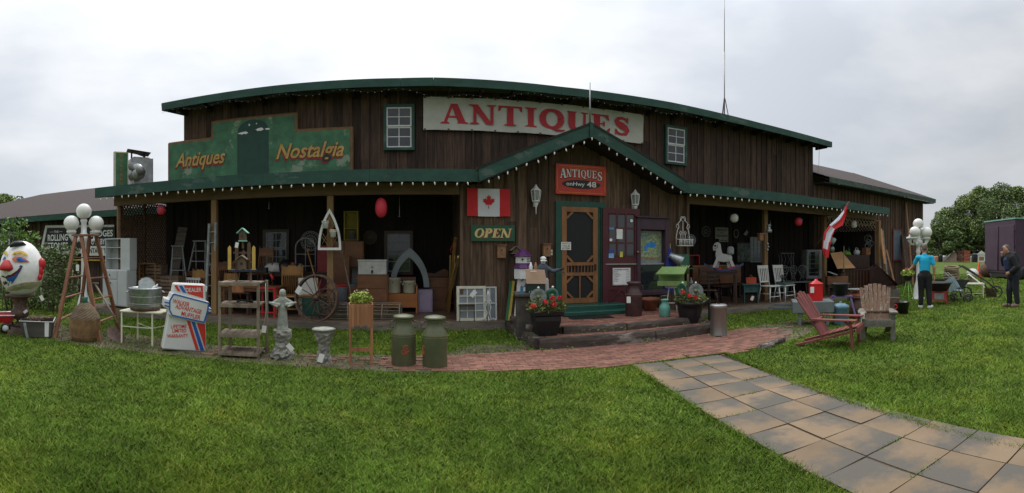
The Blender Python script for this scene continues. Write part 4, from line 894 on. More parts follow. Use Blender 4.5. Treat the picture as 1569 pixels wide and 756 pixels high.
mb = MB(); mb.tube([(.0, -.02, .12), (.3, -.02, .14), (.36, -.02, .5)], .014); mb.tube([(.3, -.02, .14), (.2, -.15, .2)], .012); mb.build('pull_handle', blackm, t)
# wooden trough
t, k = TG('wooden_trough', 'weathered grey wooden trough with a white painted stripe beside the urn', 'trough', 60, 516, 0, rot=-6)
gm = mat('soot grey plank', (.075, .067, .055), .85, .35, 5, stretch=(.3, 1, 1), bump=.4)
mb = MB(); mb.prism([(-.26, .02), (.24, .02), (.28, .30), (-.35, .31)], -.18, -.155); mb.prism([(-.26, .02), (.24, .02), (.28, .33), (-.35, .31)], .14, .165); mb.box(-.24, .23, -.155, .14, .02, .05)
mb.add([(.24, -.18, .02), (.24, .165, .02), (.29, .165, .34), (.29, -.18, .30), (.22, -.18, .02), (.22, .165, .02), (.265, .165, .34), (.265, -.18, .30)], [(0, 1, 2, 3), (7, 6, 5, 4), (0, 3, 7, 4), (3, 2, 6, 7), (2, 1, 5, 6)])
mb.add([(-.27, -.17, .02), (-.27, .165, .02), (-.36, .165, .31), (-.36, -.17, .31), (-.25, -.17, .02), (-.25, .165, .02), (-.33, .165, .31), (-.33, -.17, .31)], [(0, 1, 2, 3), (7, 6, 5, 4), (0, 3, 7, 4), (3, 2, 6, 7), (2, 1, 5, 6)]); mb.build('box_sides', gm, t)
mb = MB(); mb.prism([(.12, .03), (.19, .03), (.20, .295), (.12, .295)], -.186, -.181); mb.bar((-.35, -.19, .31), (.28, -.19, .30), .012, .012); mb.bar((.28, -.18, .31), (.29, .16, .34), .012, .012); mb.build('white_paint_mark', white, t)
mb = MB(); mb.bar((-.25, -.19, .28), (-.19, -.20, .0), .05, .02); mb.bar((.15, .1, .05), (.15, .1, 0), .05, .05); mb.build('foot', galv, t)
mb = MB()
for i in range(16): a = random.uniform(0, 6.28); l = random.uniform(.06, .2); c = Vector((random.uniform(-.12, .12), random.uniform(-.08, .1), .28)); mb.tube([c, c + Vector((cos(a) * l, sin(a) * l * .5, random.uniform(.02, .1)))], random.uniform(.006, .018), 5)
mb.mi(1); mb.bar((.05, 0, .35), (.25, .02, .39), .03, .02); mb.bar((-.2, -.02, .36), (-.05, 0, .35), .03, .02); sc_ = mb.build('tool_heap', [rust, oak]); tag(sc_, 'heap of rusty old tools and wood handles filling the wooden trough', 'tools'); sc_.location = t.location; sc_.rotation_euler = t.rotation_euler
# white cast lamp standards
globem = mat('white globe glass', (.72, .71, .66), .25, .04)
def lamp_post(px, py, r, label, rot=0, arms=((0, 1), (180, 1)), grp='cast lamp posts with white globes', h=None):
    p = PR(px, py, r); p.z = 0; t = thing('street_lamp', label, 'street lamp', p, -th(px) + radians(rot), grp)
    mb = MB(); mb.lathe([(.22, 0), (.22, .06), (.17, .1), (.16, .35), (.12, .5), (.08, .62), (.065, .9), (.06, 1.55), (.085, 1.6), (.06, 1.66), (.07, 1.78), (.14, 1.86), (.14, 1.95), (.07, 2.02), (.065, 2.25), (.08, 2.28), (.08, 2.33)], n=12); mb.build('post', white, t)
    mb = MB(); mb.lathe([(.09, 0), (.10, .02), (.09, .04), (.07, .05)], n=14); cup = mb
    for i, (a, lit, top_) in enumerate([(a, g_, 0) for a, g_ in arms] + [(0, 1, 1)]):
        if top_: c = Vector((0, 0, 2.33))
        else:
            c = Vector((.29 * cos(radians(a)), .29 * sin(radians(a)), 2.05)); mb = MB(); d = Vector((cos(radians(a)), sin(radians(a)), 0))
            mb.tube([d * .06 + Vector((0, 0, 1.95)), d * .16 + Vector((0, 0, 1.83)), d * .25 + Vector((0, 0, 1.85)), d * .29 + Vector((0, 0, 1.95)), d * .29 + Vector((0, 0, 2.03))], [.045, .04, .045, .065, .09], 8); mb.lathe([(.10, -.05), (.12, 0), (.10, .03)], tuple(c), 14); mb.build('arm', white, t)
        if not lit: mb = MB(); mb.lathe([(.05, .02), (.03, .06), (.015, .11)], tuple(c), 10); mb.build('bare_socket', white, t); continue
        mb = MB(); mb.ball(c + Vector((0, 0, .185)), .182, 22, 14); mb.build('globe', globem, t)
    return t
lamp_post(128.5, 388, 10.9, 'white cast lamp post with round globes rising above the red brown stepladder', rot=8)
# double stepladder
pA, pC, pD, pB = G(84, 519), G(152.5, 525), G(183, 508), G(121, 494); ap = PR(128, 362, 9.0); o_ = Vector((ap.x, ap.y, 0))
t = thing('wooden_stepladder', 'red brown wooden double stepladder standing around the lamp post', 'ladder', o_)
tpL, tpR = Vector((-.09, -.12, ap.z)), Vector((.05, -.12, ap.z)); tbL, tbR = Vector((.02, .16, ap.z)), Vector((.18, .16, ap.z)); q = lambda p: p - o_
rl = [('rail', tpL, q(pA)), ('rail', tbL, q(pB)), ('rail', tpR, q(pC)), ('rail', tbR, q(pD))]
for nm, a, b in rl: mb = MB(); mb.bar(a, b, .075, .035, up=(0, 1, 0)); mb.build(nm, redladder, t)
for (a0, b0), (a1, b1) in (((rl[0][1], rl[0][2]), (rl[1][1], rl[1][2])), ((rl[2][1], rl[2][2]), (rl[3][1], rl[3][2]))):
    for f in (.22, .42, .62, .83): mb = MB(); mb.bar(a0.lerp(b0, f), a1.lerp(b1, f), .06, .02); mb.build('rung', redladder, t)
mb = MB(); mb.cbox((.04, .02, ap.z + .015), (.42, .36, .03)); mb.build('top_board', redladder, t); rtag(t, q(pA).lerp(tpL, .68) + Vector((.16, .05, .0)), 1.5, 0)
# wicker demijohn
t, k = TG('wicker_demijohn', 'fat wicker covered demijohn with green glass neck under the red brown stepladder', 'demijohn', 130, 522)
wick = mat('brown wicker weave', (.22, .13, .055), .8, .3, 12)
def weave(mb, prof, n=36, rows=26, amp=.012):
    H_ = prof[-1][1]; 
    def rad(z):
        for (r0, z0), (r1, z1) in zip(prof, prof[1:]):
            if z <= z1: return r0 + (r1 - r0) * (z - z0) / max(1e-6, z1 - z0)
        return prof[-1][0]
    vs = []; z0 = prof[0][1]
    for i in range(rows * 2 + 1):
        z = z0 + (H_ - z0) * i / (rows * 2)
        for j in range(n): a = 2 * pi * j / n; r = rad(z) + amp * (1 if (i // 2 + j) % 2 else 0) + (-.006 if i % 2 else 0); vs.append((r * cos(a), r * sin(a), z))
    mb.add(vs, [(i * n + j, i * n + (j + 1) % n, (i + 1) * n + (j + 1) % n, (i + 1) * n + j) for i in range(rows * 2) for j in range(n)])
mb = MB(); weave(mb, [(.19, 0), (.25, .08), (.275, .25), (.27, .40)]); mb.build('lower_basket', wick, t)
mb = MB(); weave(mb, [(.275, .40), (.26, .44), (.17, .58), (.07, .68)], rows=14, amp=.008); mb.build('upper_basket', mat('grey brown wicker weave', (.14, .10, .06), .85, .3, 12), t)
mb = MB(); mb.lathe([(.06, .6), (.05, .70), (.055, .76), (.05, .77)], n=14); mb.build('glass_neck', mat('green bottle glass', (.02, .12, .07), .1, .2), t)
# shovel
a = PR(146, 436, 8.7); b = G(183, 526); t = thing('shovel', 'old rusty shovel with grey wooden shaft leaning on the stepladder', 'shovel', b); a = a - b
mb = MB(); d = -a.normalized(); mb.tube([a, a.lerp(Vector((0, 0, .30)), .95)], .018); mb.build('shaft', greyw, t); mb = MB(); mb.tube([a + Vector((-.07, 0, .02)), a + Vector((.07, 0, .02))], .016); mb.build('grip', greyw, t)
mb = MB(); e = a.lerp(Vector((0, 0, .0)), .74); sd = Vector((1, .3, 0)).normalized(); vs = []
for i in range(7):
    f = i / 6; c = e.lerp(Vector((.05, -.05, .0)), f); w_ = [.09, .15, .155, .15, .135, .09, .02][i]
    for j in range(7): s = (j - 3) / 3; vs.append(c + sd * w_ * s + Vector((0, 0, 1)).cross(sd) * (.045 * (1 - s * s)))
mb.add(vs, [(i * 7 + j, i * 7 + j + 1, (i + 1) * 7 + j + 1, (i + 1) * 7 + j) for i in range(6) for j in range(6)], True); mb.build('blade', rust, t)
# cream table and tub
p1, p2, p3 = G(234, 531), G(186, 527), G(207, 520.5); t = thing('metal_table', 'small cream painted metal table with square top and thin legs under the galvanized tub', 'table', (p1 + p2) / 2, 0)
dx = (p1 - p2); rz = atan2(dx.y, dx.x); t.rotation_euler.z = rz - .05; hw = dx.length / 2; dp = .42; zt = .545
mb = MB(); mb.box(-hw - .03, hw + .16, -.03, dp + .03, zt, zt + .03); mb.build('table_top', cream, t, bevel=.008)
for x, y in ((-hw, 0), (hw, 0), (-hw + .1, dp), (hw + .1, dp)): mb = MB(); mb.box(x - .012, x + .012, y - .012, y + .012, 0, zt); mb.build('leg', cream, t)
mb = MB(); mb.bar((-hw, 0, .3), (hw, 0, .3), .014); mb.bar((hw, 0, .3), (-hw + .1, dp, .3), .014); mb.bar((hw, 0, .3), (hw + .1, dp, .3), .014); mb.build('brace', cream, t)
p = PR(222.5, 481, 8.05); t = thing('galvanized_tub', 'round galvanized wash tub with rusty base on the cream metal table', 'tub', p, -th(222)); t.location.z = .575
mb = MB(); mb.lathe([(.24, 0), (.265, .04), (.285, .36), (.295, .375), (.285, .385), (.27, .36), (.25, .06), (.002, .05)], n=30); mb.build('tub_wall', galv, t); mb = MB(); mb.lathe([(.242, -.002), (.268, .03), (.272, .07)], n=30, wob=.004); mb.build('rust_band', rust, t)
for z in (.12, .24): mb = MB(); mb.tube([(.28 * cos(a / 24 * 2 * pi) * (.95 + z * .16), .28 * sin(a / 24 * 2 * pi) * (.95 + z * .16), z) for a in range(24)], .006, 5, True); mb.build('rib', galv, t)
for s in (-1, 1): mb = MB(); mb.tube([(s * .28, -.06, .33), (s * .33, -.06, .30), (s * .33, .06, .30), (s * .28, .06, .33)], .009); mb.build('handle', galv, t)
tp = t.location.copy(); rzt = t.rotation_euler.z
t = thing('pie_plate', 'round fluted tin plate standing in the galvanized tub', 'plate', tp + Vector((.0, .02, .36)), rzt); mb = MB(); mb.T = Matrix.Translation((.01, 0, .05)) @ Matrix.Rotation(1.2, 4, 'X') @ Matrix.Rotation(.2, 4, 'Y'); mb.lathe([(.002, 0), (.10, .0), (.14, .03), (.155, .03)], n=28, wob=.02); mb.build('plate', mat('dull tin', (.30, .33, .31), .35, .2, 10, metal=.6), t)
t = thing('bottle', 'white bottle sticking out of the galvanized tub', 'bottle', tp + Vector((.12, 0, .33)), rzt); mb = MB(); mb.T = Matrix.Rotation(.8, 4, 'Y'); mb.lathe([(.03, 0), (.03, .09), (.012, .12), (.016, .15), (.01, .16)], n=12); mb.build('glass', white, t)
t = thing('green_pipe', 'green enamel tube leaning in the galvanized tub', 'pipe', tp + Vector((-.10, 0, .3)), rzt); mb = MB(); mb.T = Matrix.Rotation(.45, 4, 'Y'); mb.tube([(0, 0, 0), (0, 0, .2)], .018); mb.build('tube', tealm, t)
# muffler sign
t, k = TG('advertising_sign', 'moulded white plastic sign lettered DEALER WALKER ADVANTAGE MUFFLER with red and blue stripes', 'sign', 290, 539, 0, rot=9)
sw = mat('dirty white moulded plastic', (.66, .66, .63), .35, .06, 3, stain=(.42, .42, .38), stain_at=.66); sb_ = mat('sign bright blue', (.015, .11, .42), .4, .05); sr = mat('sign bright red', (.62, .045, .03), .4, .05)
def Z2(x, y): return ((x - 1000) / 3.4375 * k, (548 - y) / 3.4375 * k)     # from the enlarged view
BD = [(855, 530), (1100, 555), (1090, 195), (918, 185), (905, 232)]
bd = [Z2(855, 530), Z2(1095, 556), Z2(1085, 392), Z2(1098, 200), Z2(1085, 190), Z2(925, 186), Z2(915, 195), Z2(882, 395)]
mb = MB(); mb.prism([Z2(855, 532), Z2(1092, 556), Z2(1088, 195), Z2(918, 186)], 0, .22); mb.build('body', sw, t, bevel=.02)
mb = MB(); pn = [Z2(*q) for q in ((868, 262), (893, 268), (905, 235), (1105, 288), (1100, 318), (1120, 322), (1115, 345), (1092, 345), (1078, 402), (905, 360), (885, 350), (888, 322), (862, 310))]
mb.prism(pn, -.06, .27); mb.build('panel', sw, t, bevel=.015)
def band(mb, pts, w_, y, closed=True):
    for a, b in zip(pts, pts[1:] + ([pts[0]] if closed else [])):
        mb.bar((a[0], y, a[1]), (b[0], y, b[1]), w_, .004, up=(0, 1, 0))
mb = MB(); band(mb, [Z2(*q) for q in ((915, 242), (1100, 293), (1093, 338), (1075, 393), (907, 352), (893, 325), (895, 275))], .022, -.064); band(mb, [Z2(866, 283), Z2(895, 290)], .018, -.064, False); band(mb, [Z2(866, 300), Z2(893, 308)], .018, -.064, False); band(mb, [Z2(1096, 322), Z2(1117, 326)], .016, -.064, False); band(mb, [Z2(1092, 338), Z2(1113, 342)], .016, -.064, False)
mb.prism([Z2(945, 200), Z2(962, 200), Z2(985, 240), Z2(965, 235)], -.008, -.002); mb.prism([Z2(1012, 390), Z2(1030, 395), Z2(1080, 545), Z2(1060, 545)], -.008, -.002); mb.build('blue_stripes', sb_, t)
mb = MB(); mb.prism([Z2(920, 198), Z2(936, 198), Z2(953, 232), Z2(938, 228)], -.007, -.001); mb.prism([Z2(970, 198), Z2(1072, 202), Z2(1075, 268), Z2(992, 242)], -.007, -.001)
mb.prism([Z2(986, 384), Z2(1004, 388), Z2(1052, 542), Z2(1035, 540)], -.007, -.001); mb.prism([Z2(1040, 398), Z2(1085, 406), Z2(1088, 546)], -.007, -.001); mb.build('red_stripes', sr, t)
mb = MB(); x, z = Z2(1023, 234); text(mb, 'DEALER', x, z, .068, y=-.011, wd=.25, fat=.015); mb.build('white_lettering', sw, t)
mb = MB(); ang = -.245
def rt(txt, x, y, wd, h):
    x, z = Z2(x, y); o = mb.T; mb.T = Matrix.Translation((x, 0, z)) @ Matrix.Rotation(-ang, 4, 'Y'); text(mb, txt, 0, 0, h * 1.35, y=-.066, wd=wd, fat=.016); mb.T = o
rt('WALKER', 952, 298, .27, .05); rt('ADVANTAGE', 990, 332, .42, .05); rt('MUFFLER', 1003, 366, .31, .05)
for s, x, y, wd in (('LIFETIME', 944, 424, .27), ('LIMITED', 947, 446, .24), ('WARRANTY', 938, 473, .36)): X, Z_ = Z2(x, y); text(mb, s, X, Z_, .058, y=-.004, wd=wd * .92, fat=.02)
mb.build('red_lettering', sr, t)
# ================================================================== FRONT ROW ON THE LEFT PATH
t, k = TG('shelf_stand', 'weathered grey brown wood shelf stand with four slatted shelves', 'shelf', 366, 549, 0, rot=-12)
Wd, Dp = .29, .42
for x, y in ((-Wd, 0), (Wd, 0), (-Wd + .06, Dp), (Wd + .06, Dp)): mb = MB(); mb.box(x - .022, x + .022, y - .022, y + .022, 0, 1.13); mb.build('post', greyw, t, bevel=.003)
for i, z in enumerate((.07, .34, .78, 1.10)):
    mb = MB(); mb.box(-Wd, Wd, -.045, -.023, z - .03, z + .01); mb.box(-Wd + .06, Wd + .06, Dp + .023, Dp + .045, z - .03, z + .01)
    for j in range(6): a = -Wd - .02 + j * (2 * Wd + .06) / 6; mb.box(a, a + (2 * Wd + .06) / 6 - .008, -.02, Dp + .02, z, z + .016 + random.uniform(0, .004))
    mb.build('shelf', greyw, t)
mb = MB(); mb.tube([(Wd + .09, .1, 1.1), (Wd + .1, .12, .7), (Wd + .06, .1, .45)], .003, 4); mb.build('tag_string', white, t); rtag(t, (Wd + .07, .1, .42), 1.3, .1)
sh = t.location.copy(); srz = t.rotation_euler.z; R3 = Matrix.Rotation(srz, 3, 'Z')
t = thing('birdhouse_display', 'rustic birdhouse on yellow and brown pickets on the top of the shelf stand', 'birdhouse', sh + R3 @ Vector((.02, .2, 1.12)), srz)
dn = mat('navy shelf paint', (.025, .03, .05), .5, .2)
mb = MB(); mb.bar((-.1, 0, 0), (-.11, 0, .15), .03, .02); mb.bar((.12, 0, 0), (.12, 0, .15), .03, .02); mb.build('leg', greyw, t)
mb = MB(); mb.box(-.2, .2, -.12, .12, .15, .18); mb.build('base_board', dn, t)
yl = mat('yellow picket paint', (.55, .36, .09), .6, .15); bw_ = mat('barn wood picket', (.13, .085, .055), .85, .35, 8, stretch=(1, 1, .2), bump=.3)
for x, y, m_, h_ in ((-.185, -.1, yl, .36), (.185, -.1, yl, .36), (-.10, .02, bw_, .42), (.0, .04, bw_, .30), (.09, .02, bw_, .42)): mb = MB(); mb.prism([(x - .025, .18), (x + .025, .18), (x + .025, .15 + h_), (x - .0, .18 + h_), (x - .025, .15 + h_)], y - .008, y + .008); mb.build('picket', m_, t)
mb = MB(); mb.box(-.16, .16, .035, .05, .28, .31); mb.box(-.16, .16, .035, .05, .42, .45); mb.build('rail', bw_, t)
mb = MB(); mb.prism([(-.06, .19), (.06, .19), (.06, .32), (0, .38), (-.06, .32)], -.11, 0); h_ = mb.build('nest_box', bw_, t); mb = MB(); mb.bar((0, -.06, .395), (-.09, -.06, .33), .15, .012, up=(0, 0, 1)); mb.bar((0, -.06, .395), (.09, -.06, .33), .15, .012); mb.build('roof', greyw, h_)
mb = MB(); mb.T = Matrix.Translation((0, -.112, .27)) @ Matrix.Rotation(pi / 2, 4, 'X'); mb.lathe([(.001, 0), (.022, 0), (.022, .001)], n=12); mb.build('hole', blackm, h_)
mb = MB(); mb.box(-.015, .015, -.01, .01, .5, .6); mb.prism([(-.05, .62), (.05, .62), (.05, .74), (0, .79), (-.05, .74)], -.05, .05); h_ = mb.build('small_nest_box', bw_, t)
mb = MB(); mb.bar((0, 0, .805), (-.085, 0, .73), .14, .012); mb.bar((0, 0, .805), (.085, 0, .73), .14, .012); mb.box(-.06, .06, -.06, .06, .605, .62); mb.build('roof', mat('mint paint', (.25, .55, .45), .5, .1), h_); mb = MB(); mb.T = Matrix.Translation((0, -.052, .68)) @ Matrix.Rotation(pi / 2, 4, 'X'); mb.lathe([(.001, 0), (.016, 0), (.016, .001)], n=10); mb.build('hole', blackm, h_); rtag(t, (-.08, -.07, .55), 1)
t = thing('iron_casting', 'small black iron casting lying on the second shelf of the stand', 'ironware', sh + R3 @ Vector((.06, .15, .80)), srz + .3); mb = MB(); mb.tube([(-.12, 0, .02), (-.05, .02, .04), (.02, 0, .03), (.1, .01, .02)], .018); mb.tube([(.02, -.05, .03), (.03, .06, .03)], .02); mb.ball((.1, 0, .025), .03, 8, 6); mb.build('casting', blackm, t)
# cast figure and its rock
def rock_pedestal(t, prof, n=15, mname=rockm, seed=3):
    rd = random.Random(seed); mb = MB(); vs = []; rows = 14; zt = prof[-1][1]
    def rad(z):
        for (r0, z0), (r1, z1) in zip(prof, prof[1:]):
            if z <= z1: return r0 + (r1 - r0) * (z - z0) / (z1 - z0)
        return prof[-1][0]
    for i in range(rows + 1):
        z = zt * i / rows
        for j in range(n): a = 2 * pi * j / n + .25 * (i % 2); q = rad(z) * rd.uniform(.84, 1.14); vs.append((q * cos(a), q * sin(a), z + (rd.uniform(-.014, .014) if 0 < i < rows else 0)))
    mb.add(vs, [(i * n + j, i * n + (j + 1) % n, (i + 1) * n + (j + 1) % n, (i + 1) * n + j) for i in range(rows) for j in range(n)] + [tuple(range(rows * n, rows * n + n))]); return mb.build('rock_base', mname, t)
t, k = TG('rock_pedestal', 'rough grey stone stump pedestal under the cast bonnet figure', 'pedestal', 433, 549)
rock_pedestal(t, [(.17, 0), (.175, .08), (.13, .15), (.10, .25), (.13, .32), (.145, .42)]); rtag(t, (.11, -.12, .18), 1.4, -.7); pt = t.location.copy()
t = thing('cast_figure', 'grey cast stone girl in a bonnet holding out a wide basin', 'statue', pt + Vector((0, 0, .42)), -th(433))
def blob(parts, vox=.012, sm=4):
    """one skin over tapered rounded pieces: (p, q, r0, r1[, flat])"""
    mb = MB()
    for pc in parts:
        p, q, r0, r1 = Vector(pc[0]), Vector(pc[1]), pc[2], pc[3]; fl = pc[4] if len(pc) > 4 else 1.0
        d = q - p; L_ = d.length
        o = mb.T; zq = Vector((0, 0, 1)).rotation_difference(d.normalized() if L_ > 1e-5 else Vector((0, 0, 1))); mb.T = Matrix.Translation(p) @ zq.to_matrix().to_4x4()
        pr = []
        for i in range(5): a = -pi / 2 + pi / 2 * i / 4; pr.append((max(.0005, r0 * cos(a)), r0 * sin(a)))
        for i in range(5): a = pi / 2 * i / 4; pr.append((max(.0005, r1 * cos(a)), L_ + r1 * sin(a)))
        mb.lathe(pr, n=14, sy=fl); mb.T = o
    ob = mb.build('tmp', tagm); rm = ob.modifiers.new('r', 'REMESH'); rm.mode = 'VOXEL'; rm.voxel_size = vox; rm.use_smooth_shade = True; s_m = ob.modifiers.new('s', 'SMOOTH'); s_m.iterations = sm; s_m.factor = .6
    dg = bpy.context.evaluated_depsgraph_get(); dg.update(); me = bpy.data.meshes.new_from_object(ob.evaluated_get(dg)); bpy.data.objects.remove(ob); me.materials.clear(); return me
def skin(name, parts, m, parent, vox=.012, sm=4, **k):
    me = blob(parts, vox, sm); me.name = name; me.materials.append(m); o = bpy.data.objects.new(name, me); COL.objects.link(o); o.parent = parent
    for p in me.polygons: p.use_smooth = True
    return o
t.scale = (1, 1, .87)
skin('figure', [((0, 0, .0), (0, 0, .40), .085, .06), ((0, 0, .38), (0, 0, .5), .065, .075, .8), ((0, 0, .5), (0, 0, .56), .04, .03), ((0, 0, .60), (0, -.005, .63), .05, .045), ((0, .01, .63), (0, .01, .64), .055, .05), ((0, .02, .60), (0, .02, .57), .055, .05),
    ((.07, 0, .5), (.16, -.02, .44), .03, .026), ((.16, -.02, .44), (.08, -.09, .40), .025, .02), ((-.07, 0, .5), (-.16, -.02, .44), .03, .026), ((-.16, -.02, .44), (-.08, -.09, .40), .025, .02), ((0, -.045, .605), (0, -.055, .60), .01, .008), ((0, 0, 0), (0, 0, .02), .095, .09)], concrete, t, vox=.011)
skin('basin', [((-.06, -.05, .425), (-.19, -.03, .46), .032, .022), ((.06, -.05, .425), (.19, -.03, .46), .032, .022), ((-.08, -.02, .44), (.08, -.02, .44), .03, .03)], concrete, t, vox=.011)
t, k = TG('rock_pedestal', 'flared rough grey stone stump standing alone with a white tag', 'pedestal', 496, 555)
rock_pedestal(t, [(.13, 0), (.12, .05), (.09, .12), (.08, .25), (.12, .36), (.155, .43), (.16, .47)], seed=9); mb = MB(); mb.lathe([(.165, .46), (.17, .475), (.12, .485), (.002, .48)], n=16, wob=.03); mb.build('top_slab', concrete, t); rtag(t, (-.04, -.16, .09), 1.5, .3)
# planter stand
t, k = TG('planter_stand', 'tall reddish cedar planter box on four legs with crossbar', 'planter', 553, 556)
ced = mat('red cedar', (.30, .13, .06), .65, .3, 8, stretch=(1, 1, .12), bump=.15, island=.2)
for x in (-.15, .15):
    for y in (-.12, .12): mb = MB(); mb.box(x - .016, x + .016, y - .03, y + .03, 0, .60); mb.build('leg', ced, t)
mb = MB()
for i in range(9): a = -.168 + i * .0375; z = .52 + (.0 if i in (0, 1, 7, 8) else [.04, .0, .03][i % 3]); mb.box(a, a + .034, -.152, -.135, z, .84); mb.box(a, a + .034, .135, .15, .55, .84)
for i in range(8): a = -.134 + i * .0337; mb.box(-.17, -.154, a, a + .031, .54, .84); mb.box(.154, .17, a, a + .031, .54, .84)
mb.box(-.15, .15, -.13, .13, .56, .80); mb.build('planter_box', ced, t)
mb = MB(); mb.box(-.134, .134, -.02, .02, .17, .2); mb.box(-.134, .134, -.15, -.135, .19, .24); mb.build('crossbar', ced, t)
mb = MB(); leaf_cloud(mb, [(0, 0, .93, .13, .12, .09), (-.08, 0, .9, .08, .08, .07), (.1, 0, .9, .07, .07, .06)], 520, .028, 4); pl = mb.build('foliage', leafy, t, fix=False)
mb = MB(); leaf_cloud(mb, [(0, 0, .98, .14, .1, .07)], 26, .018, 9); mb.build('blossom', mat('pale pink blossom', (.6, .45, .40), .6), pl, fix=False)
# milk cans
canm = mat('olive green enamel paint', (.105, .115, .06), .45, .18, 5, stain=(.06, .05, .03), stain_at=.68)
def milk_can(t, m, mark=True, s=1.0):
    mb = MB(); mb.lathe([(.165, 0), (.17, .01), (.17, .42), (.172, .43), (.17, .44), (.165, .455), (.13, .53), (.112, .56), (.108, .62), (.125, .64)], n=32); b_ = mb.build('can_body', m, t)
    mb = MB(); mb.lathe([(.10, .625), (.14, .65), (.15, .66), (.15, .672), (.13, .685), (.06, .70), (.002, .702)], n=28); mb.build('lid', m, t)
    for sx in (-1, 1): mb = MB(); mb.tube([(sx * .135, 0, .52), (sx * .19, 0, .52), (sx * .185, 0, .60), (sx * .12, 0, .61)], .011); mb.build('handle', m, t)
    mb = MB(); [mb.ball((.170 * cos(a * pi / 20), .170 * sin(a * pi / 20), .436), .006, 5, 4) for a in range(40)]; tag(mb.build('rivets', mat('dull gold rivets', (.28, .17, .06), .5), t), kind='stuff')
    mb = MB(); mb.lathe([(.171, .40), (.174, .405), (.171, .41)], n=32); mb.build('band', m, t); return t
orm = mat('orange red painted mark', (.42, .09, .04), .6, .2)
def scroll(t, off, amt=1.0):
    mb = MB(); rd = random.Random(3)
    for _ in range(11):
        a0 = -pi / 2 + off + rd.uniform(-.28, .28) * amt; z = .24 + rd.uniform(-.05, .05); rr = rd.uniform(.012, .025); s0 = rd.uniform(0, 6); pts = []
        for i in range(8): b = s0 + i * .6; a = a0 + rr * cos(b) / .17; pts.append((.172 * cos(a), .172 * sin(a), z + rr * sin(b)))
        mb.tube(pts, .0045, 4)
    mb.build('painted_flourish', orm, t)
t, k = TG('milk_can', 'olive green milk can with an orange flourish facing front, left of its pair', 'milk can', 618.5, 559, group='pair of olive green milk cans on the path'); milk_can(t, canm); scroll(t, .1)
t, k = TG('milk_can', 'olive green milk can with flourish turned to its side, right of its pair', 'milk can', 666.5, 562, group='pair of olive green milk cans on the path'); milk_can(t, canm); scroll(t, -1.2, .6)
# wagon wheel leaning on the porch edge
r_ = 9.3; p = PR(485, 449, r_); kk = r_ / F
t = thing('spoked_wheel', 'large rusty iron spoked wheel leaning at the porch edge', 'wheel', (p.x, p.y, .19), -th(485) - .45)
RW = .47; mb = MB(); T0 = Matrix.Translation((0, 0, RW)) @ Matrix.Rotation(radians(90 - 6), 4, 'X'); mb.T = T0
mb.lathe([(RW - .035, -.055), (RW, -.055), (RW, .055), (RW - .035, .055), (RW - .03, 0), (RW - .035, -.055)], n=44, smooth=False, cap=False); mb.build('rim', rust, t)
mb = MB(); mb.T = T0; mb.lathe([(.001, -.13), (.04, -.13), (.05, -.06), (.065, 0), (.05, .06), (.03, .1), (.001, .1)], n=14); mb.build('hub', rust, t)
for i in range(14): a = i * 2 * pi / 14; mb = MB(); mb.T = T0; s = .03 if i % 2 else -.03; mb.tube([(.05 * cos(a), .05 * sin(a), s), ((RW - .03) * cos(a), (RW - .03) * sin(a), 0)], .009, 6); mb.build('spoke', rust, t)
rtag(t, (-.36, -.08, .62), 2, .6)
t = thing('gear_wheel', 'smaller toothed rusty iron gear behind the large spoked wheel', 'gear', (p.x + .12, p.y + .30, .19), -th(485) - .2); mb = MB(); mb.T = Matrix.Translation((0, 0, .36)) @ Matrix.Rotation(radians(84), 4, 'X')
mb.tube([((.26 + (.012 if i % 2 else 0)) * cos(i / 36 * pi), (.26 + (.012 if i % 2 else 0)) * sin(i / 36 * pi), 0) for i in range(72)], .02, 5, True); mb.tube([(.12 * cos(i / 10 * pi), .12 * sin(i / 10 * pi), 0) for i in range(20)], .018, 5, True)
for i in range(6): a = i * pi / 3; mb.tube([(0, 0, 0), (.26 * cos(a), .26 * sin(a), 0)], .014)
mb.build('gear', rust, t)

# ================================================================== LEFT PORCH CONTENTS (deck top 0.18)
Z = .18
def TP(name, label, cat, px, Y, rot=0, z=Z, group=None):
    p = PY(px, 388, Y); return thing(name, label, cat, (p.x, Y, z), radians(rot), group)
def WZ(px, py, Y): return PY(px, py, Y)
# white hutch
a = PR(157, 388, 12.1).xy; b = PR(194.5, 388, 11.5).xy; d = b - a
t = thing('kitchen_hutch', 'pale grey white kitchen hutch with open upper shelves on the left porch end', 'cupboard', (a.x, a.y, Z), atan2(d.y, d.x)); Wh = d.length
cw = mat('pale grey white enamel', (.50, .53, .52), .4, .06, 4); D1 = .36
mb = MB(); mb.box(0, Wh, 0, D1, .04, .95); mb.build('lower_case', cw, t, bevel=.01)
mb = MB(); mb.box(.04, Wh * .62, -.018, -.002, .72, .92); dr1 = mb.build('drawer', cw, t, bevel=.005); mb = MB(); mb.tube([(Wh * .33, -.04, .84), (Wh * .33, -.02, .80), (Wh * .36, -.03, .80)], .01); mb.build('pull', blackm, dr1)
for x0, x1, kx in ((.04, Wh * .33 - .003, Wh * .30), (Wh * .33 + .003, Wh * .62, Wh * .37)): mb = MB(); mb.box(x0, x1, -.018, -.002, .07, .69); dd = mb.build('door', cw, t, bevel=.005); mb = MB(); mb.ball((kx, -.03, .62), .017, 8, 6); mb.build('knob', blackm, dd)
mb = MB(); mb.box(Wh * .64, Wh - .02, -.01, -.002, .07, .92); mb.build('side_panel', cw, t)
mb = MB(); mb.box(Wh * .26, Wh * .34, -.024, -.02, .16, .40); mb.build('yellow_label', mat('yellow label', (.55, .5, .15), .6), t)
